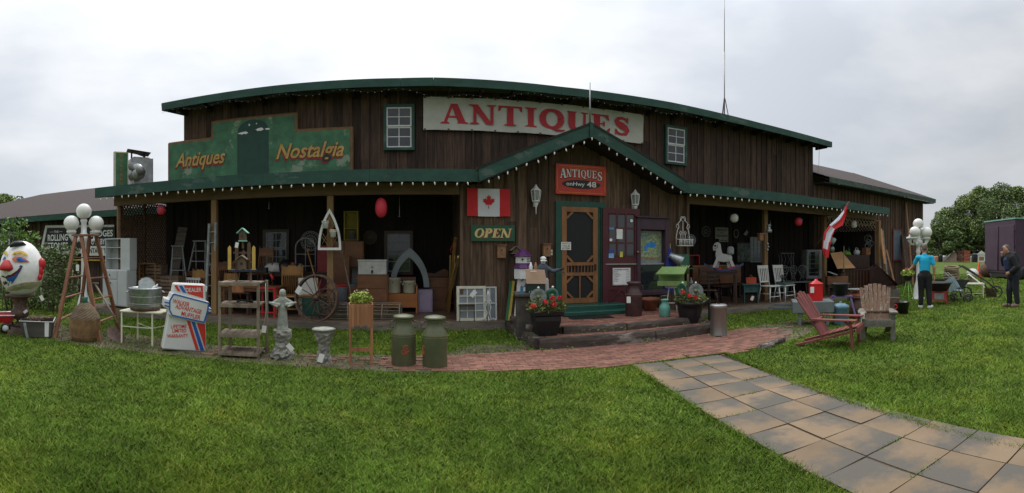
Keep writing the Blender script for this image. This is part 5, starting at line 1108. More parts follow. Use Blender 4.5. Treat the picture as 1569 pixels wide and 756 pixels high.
y0, y1 = .10, D1; z0, z1 = .955, 1.72; xr = Wh * .66; mb = MB(); mb.box(0, .02, y0, y1, z0, z1); mb.box(xr - .02, xr, y0, y1, z0, z1); mb.box(.02, xr - .02, y1 - .015, y1, z0, z1); mb.box(.0, xr, y0, y1, z1, z1 + .025)
for z in (1.22, 1.50): mb.box(.02, xr - .02, y0 + .03, y1 - .016, z, z + .018)
mb.box(xr, Wh, y0 + .0, y1, z0, z1 + .02); mb.build('upper_shelves', cw, t)
# wicker shelf beside it
t = TP('wicker_shelf', 'yellow brown wicker and bamboo shelf right of the pale hutch', 'shelf', 226, 10.3, 12)
mb = MB(); 
for x in (-.24, .2): mb.box(x, x + .035, -.02, .02, 0, 1.10); mb.box(x, x + .035, .26, .3, 0, 1.10)
for z in (.1, .55, 1.08): mb.box(-.24, .235, -.02, .3, z, z + .025)
mb.build('bamboo_frame', oak, t); mb = MB(); lattice(mb, .0, -.2, .2, .12, 1.08, .05, .01); mb.T = Matrix.Identity(4); o = mb; o2 = o.build('cane_back', mat('dark cane', (.16, .09, .04), .7), t); o2.rotation_euler.z = pi / 2; o2.location.y = .28
# crates
cr = mat('old crate slats', (.17, .12, .08), .85, .35, 8, bump=.3, island=.3)
def crate(t, w_=.48, d_=.32, h_=.26):
    mb = MB()
    for z in (0, .09, .18): mb.box(-w_ / 2, w_ / 2, -d_ / 2, -d_ / 2 + .012, z + .01, z + .075); mb.box(-w_ / 2, w_ / 2, d_ / 2 - .012, d_ / 2, z + .01, z + .075)
    for s in (-1, 1): mb.box(s * w_ / 2 - .01, s * w_ / 2 + .01, -d_ / 2 + .013, d_ / 2 - .013, 0, h_)
    mb.box(-w_ / 2 + .01, w_ / 2 - .01, -d_ / 2 + .013, d_ / 2 - .013, 0, .012); mb.build('slats', cr, t)
g = 'slatted crates stacked on the left porch'
for px, z, dy, lb in ((241, .0, 0, 'bottom'), (241, .27, 0, 'second from the bottom'), (242, .54, .0, 'third up'), (240, .81, 0, 'topmost')): t = TP('crate', 'grey slatted fruit crate, %s of the left of two stacks' % lb, 'crate', px, 10.5, random.uniform(-6, 6), Z + z, g); crate(t)
for px, z, lb in ((266, 0, 'bottom'), (266, .27, 'middle'), (265, .54, 'topmost')): t = TP('crate', 'brown slatted fruit crate, %s of the right of two stacks' % lb, 'crate', px, 10.2, random.uniform(-8, 8), Z + z, g); crate(t, .55)
t = TP('leaning_board', 'tall dark plank panel leaning behind the crates', 'board', 262, 11.2, 0); mb = MB(); mb.bar((-.2, .2, 0), (.05, .6, 2.1), .3, .03, up=(0, -1, 0)); mb.build('panel', edgew, t)
# step ladders in grey
def aframe(t, h, w0, w1, dep, m, steps=4):
    for s in (-1, 1):
        mb = MB(); mb.bar((s * w0, -dep, 0), (s * w1, 0, h), .05, .025, up=(1, 0, 0)); mb.build('rail', m, t); mb = MB(); mb.bar((s * w0 * .9, dep, 0), (s * w1, .03, h), .035, .02, up=(1, 0, 0)); mb.build('back_rail', m, t)
    for i in range(steps): f = (i + 1) / (steps + 1); mb = MB(); mb.cbox((0, -dep * (1 - f), h * f), (2 * (w0 + (w1 - w0) * f), .10, .02)); mb.build('step', m, t)
    mb = MB(); mb.cbox((0, .01, h), (w1 * 2 + .08, .16, .025)); mb.build('top_step', m, t)
t = TP('step_ladder', 'grey painted wooden stepladder folded askew behind the crates', 'ladder', 272, 10.6, 35); aframe(t, 1.55, .26, .12, .38, silverw, 4)
t = TP('step_stool_ladder', 'short grey stepladder standing on a table left of the leaning ladder', 'ladder', 307, 10.9, 0, z=1.08); aframe(t, .78, .24, .15, .2, silverw, 2)
t = TP('side_table', 'dark brown side table under the short grey stepladder', 'table', 307, 10.9, 0)
def table(t, w_, d_, h_, m, leg=.05, top=.03, apron=.08, mtop=None):
    mb = MB(); mb.box(-w_ / 2, w_ / 2, -d_ / 2, d_ / 2, h_ - top, h_); mb.build('table_top', mtop or m, t, bevel=.004)
    for sx in (-1, 1):
        for sy in (-1, 1): mb = MB(); x, y = sx * (w_ / 2 - leg), sy * (d_ / 2 - leg); mb.box(x - leg / 2, x + leg / 2, y - leg / 2, y + leg / 2, 0, h_ - top); mb.build('leg', m, t)
    if apron: mb = MB(); a, b = w_ / 2 - leg, d_ / 2 - leg; mb.box(-a, a, -b - .012, -b + .012, h_ - top - apron, h_ - top - .001); mb.box(-a, a, b - .012, b + .012, h_ - top - apron, h_ - top - .001); mb.build('apron', m, t)
table(t, .75, .5, .90, brownw)
# leaning grey ladder on the post
a0, a1 = G(315, 480, .18), PY(321, 343, 9.45); b0, b1 = G(328, 479, .18), PY(331, 341, 9.45)
t = thing('leaning_ladder', 'long grey painted ladder leaning on the second porch post', 'ladder', a0); q = lambda p: p - a0
for u, v in ((a0, a1), (b0, b1)): mb = MB(); mb.bar(q(u), q(v), .045, .07, up=(0, 1, 0)); mb.build('rail', silverw, t)
for i in range(8): f = (i + .6) / 8.4; mb = MB(); mb.tube([q(a0.lerp(a1, f)), q(b0.lerp(b1, f))], .014); mb.build('rung', silverw, t)
rtag(t, q(a0.lerp(a1, .28)) + Vector((0, -.06, 0)), 1.6, .1)
def chair(name, label, px, Y, rot, m, z=Z, sh_=.44, w_=.44, bh=.52, style='spindle', group=None, mback=None, n=7, arms=False, sc=1):
    t = TP(name, label, 'chair', px, Y, rot, z, group); t.scale = (sc,) * 3; h = w_ / 2
    mb = MB(); mb.box(-h, h, -h, h, sh_ - .03, sh_); mb.build('seat', m, t, bevel=.008)
    for sx in (-1, 1):
        mb = MB(); mb.tube([(sx * (h + .01), -h + .01, 0), (sx * (h - .03), -h + .04, sh_ - .03)], [.014, .02]); mb.build('leg', m, t)
        mb = MB(); mb.tube([(sx * (h + .01), h + .04, 0), (sx * (h - .03), h - .02, sh_ - .03)], [.014, .02]); mb.build('leg', m, t)
        mb = MB(); mb.tube([(sx * (h - .03), h - .01, sh_), (sx * (h - .03 + .02), h + .09, sh_ + bh + .04)], .016); mb.build('back_post', m, t)
    mb = MB(); mb.tube([(-h, -h + .01, .16), (h, -h + .01, .16)], .011); mb.tube([(-h, -h, .24), (-h, h, .24)], .011); mb.tube([(h, -h, .24), (h, h, .24)], .011); mb.build('stretcher', m, t)
    if style == 'spindle':
        for i in range(n): x = -h + .07 + i * (w_ - .14) / (n - 1); mb = MB(); mb.tube([(x, h - .01, sh_), (x, h + .05, sh_ + bh - .16)], .008, 5); mb.build('spindle', m, t)
        mb = MB(); x0 = -h + .02; q_ = [(x0 + i * (w_ - .04) / 12, sh_ + bh + .012 * sin(i * 1.9) + (.02 if 3 < i < 9 else 0)) for i in range(13)]; mb.prism([(x0, sh_ + bh - .20), (-x0, sh_ + bh - .20)] + q_[::-1], h + .05, h + .075); mb.build('crest', mback or m, t)
    elif style == 'slats':
        for i in range(n): z_ = sh_ + .12 + i * (bh - .1) / n; mb = MB(); mb.box(-h + .03, h - .03, h + .03, h + .05, z_, z_ + .06); mb.build('slat', mback or m, t)
    elif style == 'upright':
        mb = MB(); mb.box(-h + .01, h - .01, h + .055, h + .085, sh_ + bh - .05, sh_ + bh + .04); mb.box(-h + .03, h - .03, h + .01, h + .035, sh_ + .08, sh_ + .12); mb.build('crest', mback or m, t)
        for i in range(n): x = -h + .07 + i * (w_ - .14) / (n - 1); mb = MB(); mb.bar((x, h + .022, sh_ + .12), (x, h + .07, sh_ + bh - .05), .03, .012, up=(0, 1, 0)); mb.build('back_slat', m, t)
    elif style == 'panel': mb = MB(); mb.box(-h + .03, h - .03, h + .02, h + .05, sh_ + .14, sh_ + bh); mb.build('back_panel', mback or m, t)
    return t
chair('oak_chair', 'golden oak spindle chair left of the leaning grey ladder', 302, 10.2, 10, oak, bh=.5, w_=.4)
t = TP('white_crib_end', 'white slatted crib end beside the golden oak chair', 'crib end', 291, 10.35, 0); mb = MB(); [mb.box(-.2 + i * .07, -.17 + i * .07, 0, .02, 0, .75) for i in range(7)]; mb.box(-.21, .29, -.01, .03, .7, .76); mb.build('slats', whited, t)
chair('spindle_chair', 'light wood spindle chair right of the leaning ladder', 345, 10.2, -10, oak, bh=.42, n=5, style='slats')
for px, lb, rt_ in ((352, 'dark brown spindle chair turned sideways behind the birdhouse display', 40), (398, 'brown bow back chair raised behind the birdhouse display', -15)): chair('windsor_chair', lb, px, 10.6, rt_, brownw, z=Z + (.45 if px > 380 else .1), bh=.6)
t = TP('wooden_table', 'long brown wooden table behind the shelf stand', 'table', 388, 10.0, 0); table(t, 1.35, .6, .63, brownw, leg=.06)
t = TP('work_table', 'low dark table carrying the raised chairs behind the shelf stand', 'table', 372, 10.9, 0); table(t, 1.9, .7, .62, darkw)
t = TP('woven_basket', 'orange brown woven basket standing behind the shelf stand', 'basket', 364, 9.75, 0, z=.50 + Z); mb = MB(); mb.T = Matrix.Diagonal((1.2, .8, 1, 1)); weave(mb, [(.13, 0), (.15, .2)], n=28, rows=12, amp=.006); mb.lathe([(.13, .004), (.002, .004)], n=20); mb.build('weave', mat('orange brown split weave', (.38, .16, .07), .7, .25, 10, island=.2), t)
t = TP('basket_stool', 'low dark bench under the orange brown basket', 'bench', 366, 9.75, 0); table(t, .6, .3, .50, darkw, apron=0)
t = TP('red_metal_frame', 'bright red painted metal frame standing left of the cast figure', 'frame', 409, 9.55, 0); mb = MB(); mb.tube([(-.20, 0, .02), (-.20, 0, .0)], .01); x0, x1 = -.2, .17
for a, b in (((x0, 0, .62), (x1, 0, .62)), ((x1, 0, .62), (x1, 0, .10)), ((x1, 0, .10), (x0, 0, .10)), ((x0, .3, .62), (x0, .3, 0)), ((x1, .3, .62), (x1, .3, 0)), ((x0, 0, .10), (x0, 0, .0)), ((x1, 0, .1), (x1, 0, 0)), ((x0, 0, .62), (x0, .3, .62)), ((x1, 0, .62), (x1, .3, .62))): mb.bar(a, b, .045, .03)
mb.build('frame', red, t)
chair('oak_chair', 'golden oak pressed back chair just left of the big iron wheel', 444, 10.0, 5, oak, bh=.62, w_=.5, n=9)
t = TP('plank_board', 'white board standing behind the big iron wheel', 'board', 472, 10.1, 0); mb = MB(); mb.box(-.22, .22, 0, .02, 0, .82); mb.build('board', whited, t)
t = TP('black_satchel', 'black leather bag on a chair seat behind the yellow pickets', 'bag', 397, 10.2, 0, z=1.10); mb = MB(); mb.box(-.2, .2, -.08, .08, 0, .12); mb.tube([(-.12, -.09, .08), (0, -.12, .10), (.12, -.09, .08)], .012); mb.build('bag_body', blackp, t, bevel=.03)
t = TP('glove', 'small red and green toy hanging from a brown chair arm', 'toy', 416, 9.9, 0, z=.98); mb = MB(); mb.tube([(-.02, 0, .1), (.04, 0, -.02)], .03); mb.mi(1).tube([(-.06, 0, .16), (-.02, 0, .1)], .026); mb.build('cloth', [red, greend], t)
# iron arched screen and what stands about it
t = TP('arched_screen', 'white arched iron window frame against the dark porch wall', 'frame', 468, 11.6, 0, z=.92); iron = mat('chalky white iron', (.38, .38, .36), .6, .15); mb = MB(); hw = .26
mb.tube([(-hw, 0, 0), (-hw, 0, .75)] + arc(0, .75, hw, 180, 0, 14) + [(hw, 0, 0)], .018); mb.tube([(0, 0, 0), (0, 0, 1.0)], .012); [mb.tube([(-hw, 0, z), (hw, 0, z)], .012) for z in (.02, .3, .6)]; mb.build('frame', iron, t)
t = TP('wicker_hat', 'round white wicker disc hanging behind the arched iron frame', 'wicker plate', 476, 11.9, 0, z=1.86); mb = MB(); [mb.tube([(r * cos(a / 12 * pi), 0, r * sin(a / 12 * pi)) for a in range(24)], .01, 5, True) for r in (.08, .15, .22, .26)]; [mb.tube([(0, .01, 0), (.26 * cos(a), .01, .26 * sin(a))], .006, 4) for a in np.arange(0, 6.28, .3)]; mb.build('weave', iron, t)
t = TP('sewing_table', 'black treadle sewing table in the dark behind the oak chair', 'table', 452, 11.0, 0); table(t, 1.7, .5, .92, darkw)
for px, lb, f_ in ((438, 'black round helmet shaped dome on the dark sewing table', 0), (448, 'brown clay pot on the dark sewing table', 1), (460, 'small glass jar on the dark sewing table', 2), (419, 'white bowl upturned on the dark table under the small window', 3)):
    t = TP(['dome_helmet', 'clay_pot', 'glass_jar', 'white_bowl'][f_], lb, ['helmet', 'pot', 'jar', 'bowl'][f_], px, 10.95, 0, z=Z + .92); mb = MB()
    if f_ == 0: mb.ball((0, 0, .1), (.19, .19, .2), 16, 9)
    elif f_ == 1: mb.lathe([(.05, 0), (.11, .08), (.12, .14), (.07, .2), (.08, .22)], n=16)
    elif f_ == 2: mb.lathe([(.09, 0), (.1, .12), (.05, .16), (.05, .2)], n=14)
    else: mb.lathe([(.24, 0), (.22, .12), (.15, .2), (.01, .22)], n=18)
    mb.build('body', [blackm, mat('terracotta', (.26, .10, .055), .8, .25, 8), galv, whited][f_], t)
t = TP('red_cupboard', 'dark red painted plank cupboard behind the second porch post', 'cupboard', 497, 11.0, 0); mb = MB(); mb.box(-.18, .12, 0, .4, 0, 1.55); mb.build('case', mat('dark red cupboard paint', (.22, .02, .025), .5, .2, 5), t, bevel=.01); mb = MB(); mb.box(.125, .60, .02, .4, 0, 1.3); mb.build('side_case', brownw, t)
t = TP('wall_cabinet', 'brown two door hutch with open white middle behind the hanging arch', 'cabinet', 532, 11.2, 0); mb = MB(); mb.box(-.52, .40, 0, .35, 1.02, 1.66); mb.box(-.52, -.49, 0, .4, 0, 1.02); mb.box(.37, .40, 0, .4, 0, 1.02); mb.box(-.52, .4, -.02, .4, .33, .36); mb.build('case', brownw, t, bevel=.006)
mb = MB(); mb.box(-.48, .36, .32, .35, .36, 1.02); mb.build('back_panel', whited, t)
for x0, x1, kx in ((-.50, -.08, -.11), (-.07, .38, -.03)): mb = MB(); mb.box(x0, x1, -.02, -.002, 1.04, 1.64); dd = mb.build('door', brownw, t, bevel=.006); mb = MB(); mb.ball((kx, -.03, 1.3), .018, 8, 6); mb.build('knob', oak, dd)
t = TP('yellow_cupboard', 'mustard yellow open cupboard standing on the brown hutch', 'cupboard', 539, 11.4, 0, z=Z + 1.68); mb = MB(); mb.box(-.2, .16, .2, .22, 0, .72); mb.box(-.2, -.17, 0, .2, 0, .72); mb.box(.13, .16, 0, .2, 0, .72); mb.box(-.17, .13, 0, .2, .69, .72); mb.box(-.17, .13, 0, .2, .28, .30); mb.box(-.17, .13, 0, .2, 0, .02); mb.build('case', mat('mustard yellow paint', (.32, .26, .035), .6, .2, 5), t)
t = TP('small_pail', 'small zinc pail inside the mustard yellow cupboard', 'pail', 539.5, 11.45, 0, z=Z + 1.70); mb = MB(); mb.lathe([(.07, 0), (.09, .2), (.095, .205)], n=16); mb.build('pail', galv, t)
t = TP('straw_hat', 'round straw hat hanging on the dark wall left of the window', 'hat', 567, 11.95, 0, z=1.95 + 0); mb = MB(); mb.T = Matrix.Rotation(pi / 2, 4, 'X'); mb.lathe([(.19, 0), (.18, .015), (.1, .02), (.09, .10), (.002, .11)], n=20); mb.build('hat', mat('dark straw', (.10, .08, .06), .8, .2, 10), t)
# galvanised bin, dresser stack
t = TP('galvanized_bin', 'tall galvanized bin with red rim behind the second post', 'bin', 518, 10.4, 0, z=Z + .12); mb = MB(); mb.lathe([(.2, 0), (.21, .5), (.22, .52)], n=24); mb.build('bin', mat('blue grey zinc', (.20, .23, .26), .5, .2, 8), t); mb = MB(); mb.lathe([(.212, .50), (.225, .51), (.225, .53), (.20, .54), (.002, .55)], n=24); mb.build('lid', red, t)
t = TP('green_locker', 'dark green box standing behind the big iron wheel', 'box', 482, 9.95, 0); mb = MB(); mb.box(-.28, .30, 0, .3, 0, .42); mb.build('box_body', greend, t, bevel=.01); mb = MB(); mb.box(-.3, .32, -.01, .31, .425, .46); mb.build('lid', oak, t)
t = TP('pine_box', 'small pine box with blue lid left of the brown dresser', 'box', 544, 10.6, 0); mb = MB(); mb.box(-.2, .2, 0, .35, 0, .62); mb.build('case', brownw, t, bevel=.006); mb = MB(); mb.box(-.21, .21, -.01, .36, .625, .65); mb.build('lid', mat('blue lid', (.05, .18, .25), .5), t)
t = TP('brown_dresser', 'brown two drawer chest under the white metal case', 'dresser', 571, 10.45, 0); mb = MB(); mb.box(-.36, .34, 0, .45, 0, .88); mb.build('case', brownw, t, bevel=.006)
for z in (.28, .58): mb = MB(); mb.box(-.34, .32, -.018, -.002, z, z + .28); mb.build('drawer', brownw, t, bevel=.006)
t = TP('white_metal_case', 'white enamel lift top case on the brown dresser', 'case', 571, 10.5, 0, z=Z + .885); mb = MB(); mb.box(-.33, .31, 0, .4, 0, .30); mb.build('case_body', whited, t, bevel=.01); mb = MB(); mb.box(-.34, .32, -.01, .41, .302, .335); mb.build('lid', whited, t); mb = MB(); mb.box(-.03, .01, -.02, -.002, .03, .1); mb.box(-.02, .0, -.03, -.002, .15, .18); mb.build('latch', blackm, t)
t = TP('settle_bench', 'orange pine settle bench holding two stoneware crocks', 'bench', 617, 10.75, 0); opn = mat('orange varnished pine', (.42, .16, .045), .4, .2, 5, stretch=(.2, 1, 1)); mb = MB(); mb.box(-.7, .32, 0, .4, .12, .44); mb.build('bench_box', opn, t, bevel=.006)
for x in (-.72, .3): mb = MB(); mb.box(x, x + .04, -.02, .42, 0, .62); mb.build('end_board', opn, t)
mb = MB(); mb.box(-.7, .3, .40, .43, .40, .80); mb.build('back_board', brownw, t)
crk = mat('cream stoneware glaze', (.52, .50, .36), .3, .1, 4)
for px, r, h, lb in ((602, .175, .35, 'large cream stoneware crock, the wider of two on the settle'), (627, .14, .28, 'smaller cream stoneware crock beside the large one on the settle')):
    t = TP('stoneware_crock', lb, 'crock', px, 10.9, 0, z=Z + .445, group='stoneware crocks on the settle'); mb = MB(); mb.lathe([(r * .93, 0), (r, .02), (r, h - .04), (r * 1.05, h - .035), (r * 1.05, h), (r * .92, h), (r * .92, h - .05)], n=26); mb.build('crock_body', crk, t); mb = MB(); [mb.ball((s * r, 0, h * .72), .03, 8, 6) for s in (-1, 1)]; mb.build('ear', crk, t); mb = MB(); mb.box(-.012, .012, -r - .003, -r + .004, h * .68, h * .75); mb.build('painted_number', blackm, t)
# grey gothic arch
t = TP('gothic_arch', 'large pale grey pointed wooden arch standing on the settle back', 'arch', 628, 11.1, 0, z=WZ(628, 434, 11.1).z); gx = mat('pale blue grey paint', (.28, .33, .34), .6, .12, 5)
def pointed(w_, h_, n=14, t0=0):
    R_ = (w_ * w_ + h_ * h_) / (2 * w_); L_ = []
    for i in range(n + 1):
        z = h_ * i / n; x = -w_ + (R_ - sqrt(max(0, R_ * R_ - z * z))); L_.append((x, z))
    return L_
Lo = pointed(.46, .83); Li = pointed(.33, .62)
for s in (-1, 1):
    mb = MB(); n = len(Lo) - 1; e = -.10 if s > 0 else 0
    for i in range(n):
        a, b, c, d = Lo[i], Lo[i + 1], Li[i + 1], Li[i]; f = lambda p: (-s * p[0], p[1] + (e * (1 - p[1] / .8) if s > 0 else 0)); A, B, C_, D_ = map(f, (a, b, c, d)); vs = [(p[0], y, p[1]) for y in (0, .12) for p in (A, B, C_, D_)]
        mb.add(vs, [(0, 1, 2, 3), (7, 6, 5, 4), (0, 4, 5, 1), (3, 2, 6, 7)])
    mb.build('arch_half', gx, t)
t = TP('lilac_cabinet', 'small lilac painted cabinet right of the settle', 'cabinet', 651, 10.9, 0); mb = MB(); mb.box(-.16, .18, 0, .3, 0, .52); mb.build('case', mat('lilac paint', (.38, .32, .44), .5, .1), t, bevel=.008); mb = MB(); mb.box(-.13, .15, -.015, -.002, .04, .42); mb.build('door', mat('lilac paint', (0, 0, 0)), t, bevel=.005)
t = TP('old_washstand', 'brown wooden washstand with shaped splash board by the vestibule corner', 'cabinet', 672, 11.3, 0); mb = MB(); mb.box(-.24, .26, 0, .4, 0, .78); mb.build('case', brownw, t, bevel=.006); mb = MB(); mb.prism([(-.24, .785), (.26, .785), (.26, .93), (.15, .98), (.05, .93), (-.08, .86), (-.24, .88)], .36, .38); mb.build('splash_board', brownw, t); mb = MB(); mb.box(-.2, .22, -.018, -.002, .05, .5); mb.build('door', brownw, t, bevel=.006); mb = MB(); mb.box(-.2, .22, -.018, -.002, .54, .74); mb.build('drawer', brownw, t, bevel=.006)
# skis and poles
bam = mat('bamboo pole', (.34, .24, .09), .6, .25, 6)
for i, (xa, za, xb, zb, lb) in enumerate(((688, 474, 690, 392, 'yellow bamboo ski pole standing upright by the corner'), (680, 473, 698, 405, 'bamboo ski pole leaning across the others by the corner'), (694, 473, 697, 392, 'short bamboo pole nearest the corner board'))):
    a = G(xa, za, Z); b = PY(xb, zb, 9.85); t = thing('ski_pole', lb, 'ski pole', a, 0, 'poles and skis leaning at the vestibule corner'); mb = MB(); mb.tube([(0, 0, 0), b - a], .013); mb.build('shaft', bam, t); mb = MB(); c = (b - a) * .12; mb.tube([c + Vector((.05 * cos(q), .05 * sin(q), 0)) for q in np.arange(0, 6.28, .6)], .006, 5, True); mb.build('basket_ring', bam, t)
for i, (xa, za, xb, zb, lb, m_) in enumerate(((687, 478, 697, 372, 'worn brown wooden ski with curled tip at the corner', oak), (683, 476, 702, 398, 'pale wooden ski leaning low at the corner', bam))):
    a = G(xa, za, Z); b = PY(xb, zb, 9.85); t = thing('ski', lb, 'ski', a, 0, 'poles and skis leaning at the vestibule corner'); d = b - a; mb = MB(); mb.bar((0, 0, 0), d, .07, .015, up=(0, -1, 0)); mb.bar(d, d * 1.03 + Vector((0, -.08, .05)), .06, .012, up=(0, -1, 0)); mb.build('ski_board', m_, t)
t = TP('red_hoop_handle', 'red bent cane hoop hanging above the ski poles', 'hoop', 696, 9.9, 0, z=WZ(696, 388, 9.9).z); mb = MB(); mb.tube([(-.06, 0, 0), (-.08, 0, .08), (-.04, 0, .15), (.03, 0, .16), (.07, 0, .13)], .008); mb.build('hoop', red, t)
t = TP('brass_lamp_globe', 'small round brass bell glinting beside the corner board', 'bell', 702, 9.55, 0, z=WZ(702, 395, 9.55).z); mb = MB(); mb.ball((0, 0, 0), (.035, .035, .05), 10, 8); mb.build('bell', mat('old brass', (.3, .2, .08), .35, .2, 5, metal=.8), t)
# window frames, stool, iron stand on the deck
t = TP('old_window', 'large cream framed old window sash with twelve lights leaning on the wall', 'window sash', 722, 9.5, 0)
def sash(t, w_, h_, nx, nz, m, lean=.10, fr=.05, mp_=None):
    mb = MB(); mb.T = Matrix.Rotation(-atan2(lean, h_), 4, 'X'); mb.box(-w_ / 2, -w_ / 2 + fr, -.02, .02, 0, h_); mb.box(w_ / 2 - fr, w_ / 2, -.02, .02, 0, h_); mb.box(-w_ / 2 + fr, w_ / 2 - fr, -.02, .02, 0, fr); mb.box(-w_ / 2 + fr, w_ / 2 - fr, -.02, .02, h_ - fr, h_); mb.build('sash_frame', m, t)
    for i in range(1, nx): mb = MB(); mb.T = Matrix.Rotation(-atan2(lean, h_), 4, 'X'); x = -w_ / 2 + fr + (w_ - 2 * fr) * i / nx; mb.box(x - .01, x + .01, -.015, .012, fr, h_ - fr); mb.build('glazing_bar', m, t)
    for i in range(1, nz): mb = MB(); mb.T = Matrix.Rotation(-atan2(lean, h_), 4, 'X'); z = fr + (h_ - 2 * fr) * i / nz; mb.box(-w_ / 2 + fr, w_ / 2 - fr, -.013, .01, z - .01, z + .01); mb.build('glazing_bar', m, t)
    mb = MB(); mb.T = Matrix.Rotation(-atan2(lean, h_), 4, 'X'); mb.box(-w_ / 2 + fr, w_ / 2 - fr, 0, .006, fr, h_ - fr); mb.build('pane', mp_ or mat('dusty grey glass', (.20, .23, .25), .15, .2, 3), t)
ccr = mat('cream white window paint', (.60, .58, .46), .6, .15, 6)
sash(t, .60, .70, 3, 4, ccr, lean=.08, fr=.055); t.location.y = 9.44; rtag(t, (.03, -.05, .55), 1.8, .7)
t = TP('old_window', 'narrow white window frame leaning behind the scrolled iron stand', 'window sash', 751, 9.5, 0); sash(t, .28, .68, 2, 2, whited, lean=.06, fr=.03)
t = TP('iron_stool', 'low dark stool on thin iron legs before the cream window sash', 'stool', 715, 9.42, 0); mb = MB(); mb.box(-.16, .16, -.1, .1, .31, .335); mb.build('seat', darkw, t)
for x in (-.14, .14):
    for y in (-.08, .08): mb = MB(); mb.tube([(x, y, .31), (x * 1.05, y, 0)], .008); mb.build('leg', blackm, t)
t = TP('scrolled_stand', 'white scrolled wrought iron stand beside the cream window sash', 'plant stand', 748, 9.42, 0); mb = MB()
for s in (-1, 1): mb.tube([(0, 0, .62), (s * .03, 0, .5), (s * .02, 0, .38), (s * .06, 0, .27), (s * .02, 0, .16), (s * .05, 0, .06), (s * .10, 0, 0), (s * .12, 0, .03), (s * .10, 0, .05)], .008); mb.tube([(s * .02, 0, .3), (s * .07, 0, .36), (s * .05, 0, .42), (s * .02, 0, .4)], .007)
mb.tube([(0, 0, 0), (0, 0, .62)], .008); mb.tube([(0, -.1, 0), (0, 0, .1), (0, .1, 0)], .007); mb.build('scrollwork', white, t)
# lobster traps
def trap(t, L_=.62, w_=.38, h_=.32):
    mb = MB()
    for x in (-L_ / 2, 0, L_ / 2): mb.tube([(x, -w_ / 2, 0), (x, -w_ / 2, .12)] + [(x, -w_ / 2 * cos(a), .12 + (h_ - .12) * sin(a)) for a in np.arange(.3, 3.0, .3)] + [(x, w_ / 2, .12), (x, w_ / 2, 0)], .014, 6); mb.bar((x, -w_ / 2, .01), (x, w_ / 2, .01), .03, .02)
    mb.build('bow_frame', greyw, t); mb = MB()
    for a in np.arange(0, 3.2, .35): mb.bar((-L_ / 2 - .02, -w_ / 2 * cos(a), .12 + (h_ - .11) * sin(a)), (L_ / 2 + .02, -w_ / 2 * cos(a), .12 + (h_ - .11) * sin(a)), .03, .01)
    for y in (-w_ / 2, w_ / 2): mb.bar((-L_ / 2, y, .03), (L_ / 2, y, .03), .03, .012)
    mb.build('laths', greyw, t); mb = MB(); rd = random.Random(5)
    for i in range(28): x = -L_ / 2 + L_ * i / 27; mb.tube([(x, -w_ / 2 + .01, 0), (x + .05, -w_ / 2 + .01, .15), (x + .06, 0, h_ - .04)], .003, 3); mb.tube([(x, -w_ / 2 + .012, .15), (x + .06, -w_ / 2 + .012, 0)], .003, 3)
    tag(mb.build('netting', mat('green grey net', (.12, .15, .10), .8), t), kind='stuff')
t = TP('lobster_trap', 'wooden lobster trap with green netting behind the cedar planter', 'lobster trap', 533, 9.65, 6, group='lobster traps on the porch'); trap(t, .75, .38, .33)
t = TP('lobster_trap', 'flat topped wooden lobster trap right of the cedar planter', 'lobster trap', 587, 9.75, -4, group='lobster traps on the porch'); trap(t, .72, .4, .33); t.location.z = Z
# long handled tools standing behind the wheel
for px0, py0, px1, py1, lb, c in ((545, 462, 524, 386, 'long handled rake leaning between the traps and dresser', greyw), (500, 450, 471, 384, 'worn brown pitchfork handle leaning behind the big iron wheel', oak), (511, 440, 508, 402, 'wooden D handle shovel standing behind the big iron wheel', greyw)):
    a = PY(px0, py0, 9.9); b = PY(px1, py1, 10.2); a.z = Z; t = thing('garden_rake', lb, 'garden tool', a, 0, 'long handled tools on the left porch'); mb = MB(); mb.tube([(0, 0, 0), b - a], .016); mb.build('shaft', c, t); mb = MB(); e = b - a; mb.tube([e + Vector((-.05, 0, .0)), e + Vector((.05, 0, .01))], .014); mb.build('grip', c, t); mb = MB(); mb.box(-.1, .1, -.01, .01, 0, .14); mb.build('tool_head', rust, t)
# hanging gothic frame with pots
t = TP('gothic_window', 'white pointed arch frame with wire and two white pots hung on the second post', 'frame', 505, 9.42, 0, z=WZ(505, 382, 9.42).z); s_k = 9.6 / F; W2, H2 = 18 * s_k, 62 * s_k
Lo = pointed(W2, H2 - .03); Li = pointed(W2 - .045, H2 - .12)
mb = MB()
for s in (-1, 1):
    for i in range(14):
        f = lambda p: (-s * p[0], p[1] + .03); A, B, C_, D_ = f(Lo[i]), f(Lo[i + 1]), f(Li[i + 1]), f(Li[i]); vs = [(p[0], y, p[1]) for y in (-.02, .02) for p in (A, B, C_, D_)]; mb.add(vs, [(0, 1, 2, 3), (7, 6, 5, 4), (0, 4, 5, 1), (3, 2, 6, 7)])
mb.box(-W2, W2, -.02, .02, -.02, .03); mb.build('arch', white, t)
mb = MB(); gold = mat('gold wire', (.35, .22, .08), .5)
for s in (-1, 1):
    for a, b in (((0, .1), (.16, .34)), ((-.16, .1), (.12, .55)), ((-.19, .34), (.03, .66)), ((.0, .03), (.18, .28))): mb.tube([(s * a[0], 0, a[1]), (s * b[0], 0, b[1])], .005, 4)
mb.build('wire_lattice', gold, t)
for x, z in ((-.07, .42), (.09, .24)): mb = MB(); mb.lathe([(.05, 0), (.062, .10), (.075, .11), (.075, .15), (.06, .15)], (x, -.09, z), 16); po = mb.build('pot', white, t); mb = MB(); mb.lathe([(.076, .125), (.08, .13), (.078, .14)], (x, -.09, z), 16); mb.build('band', gold, po)
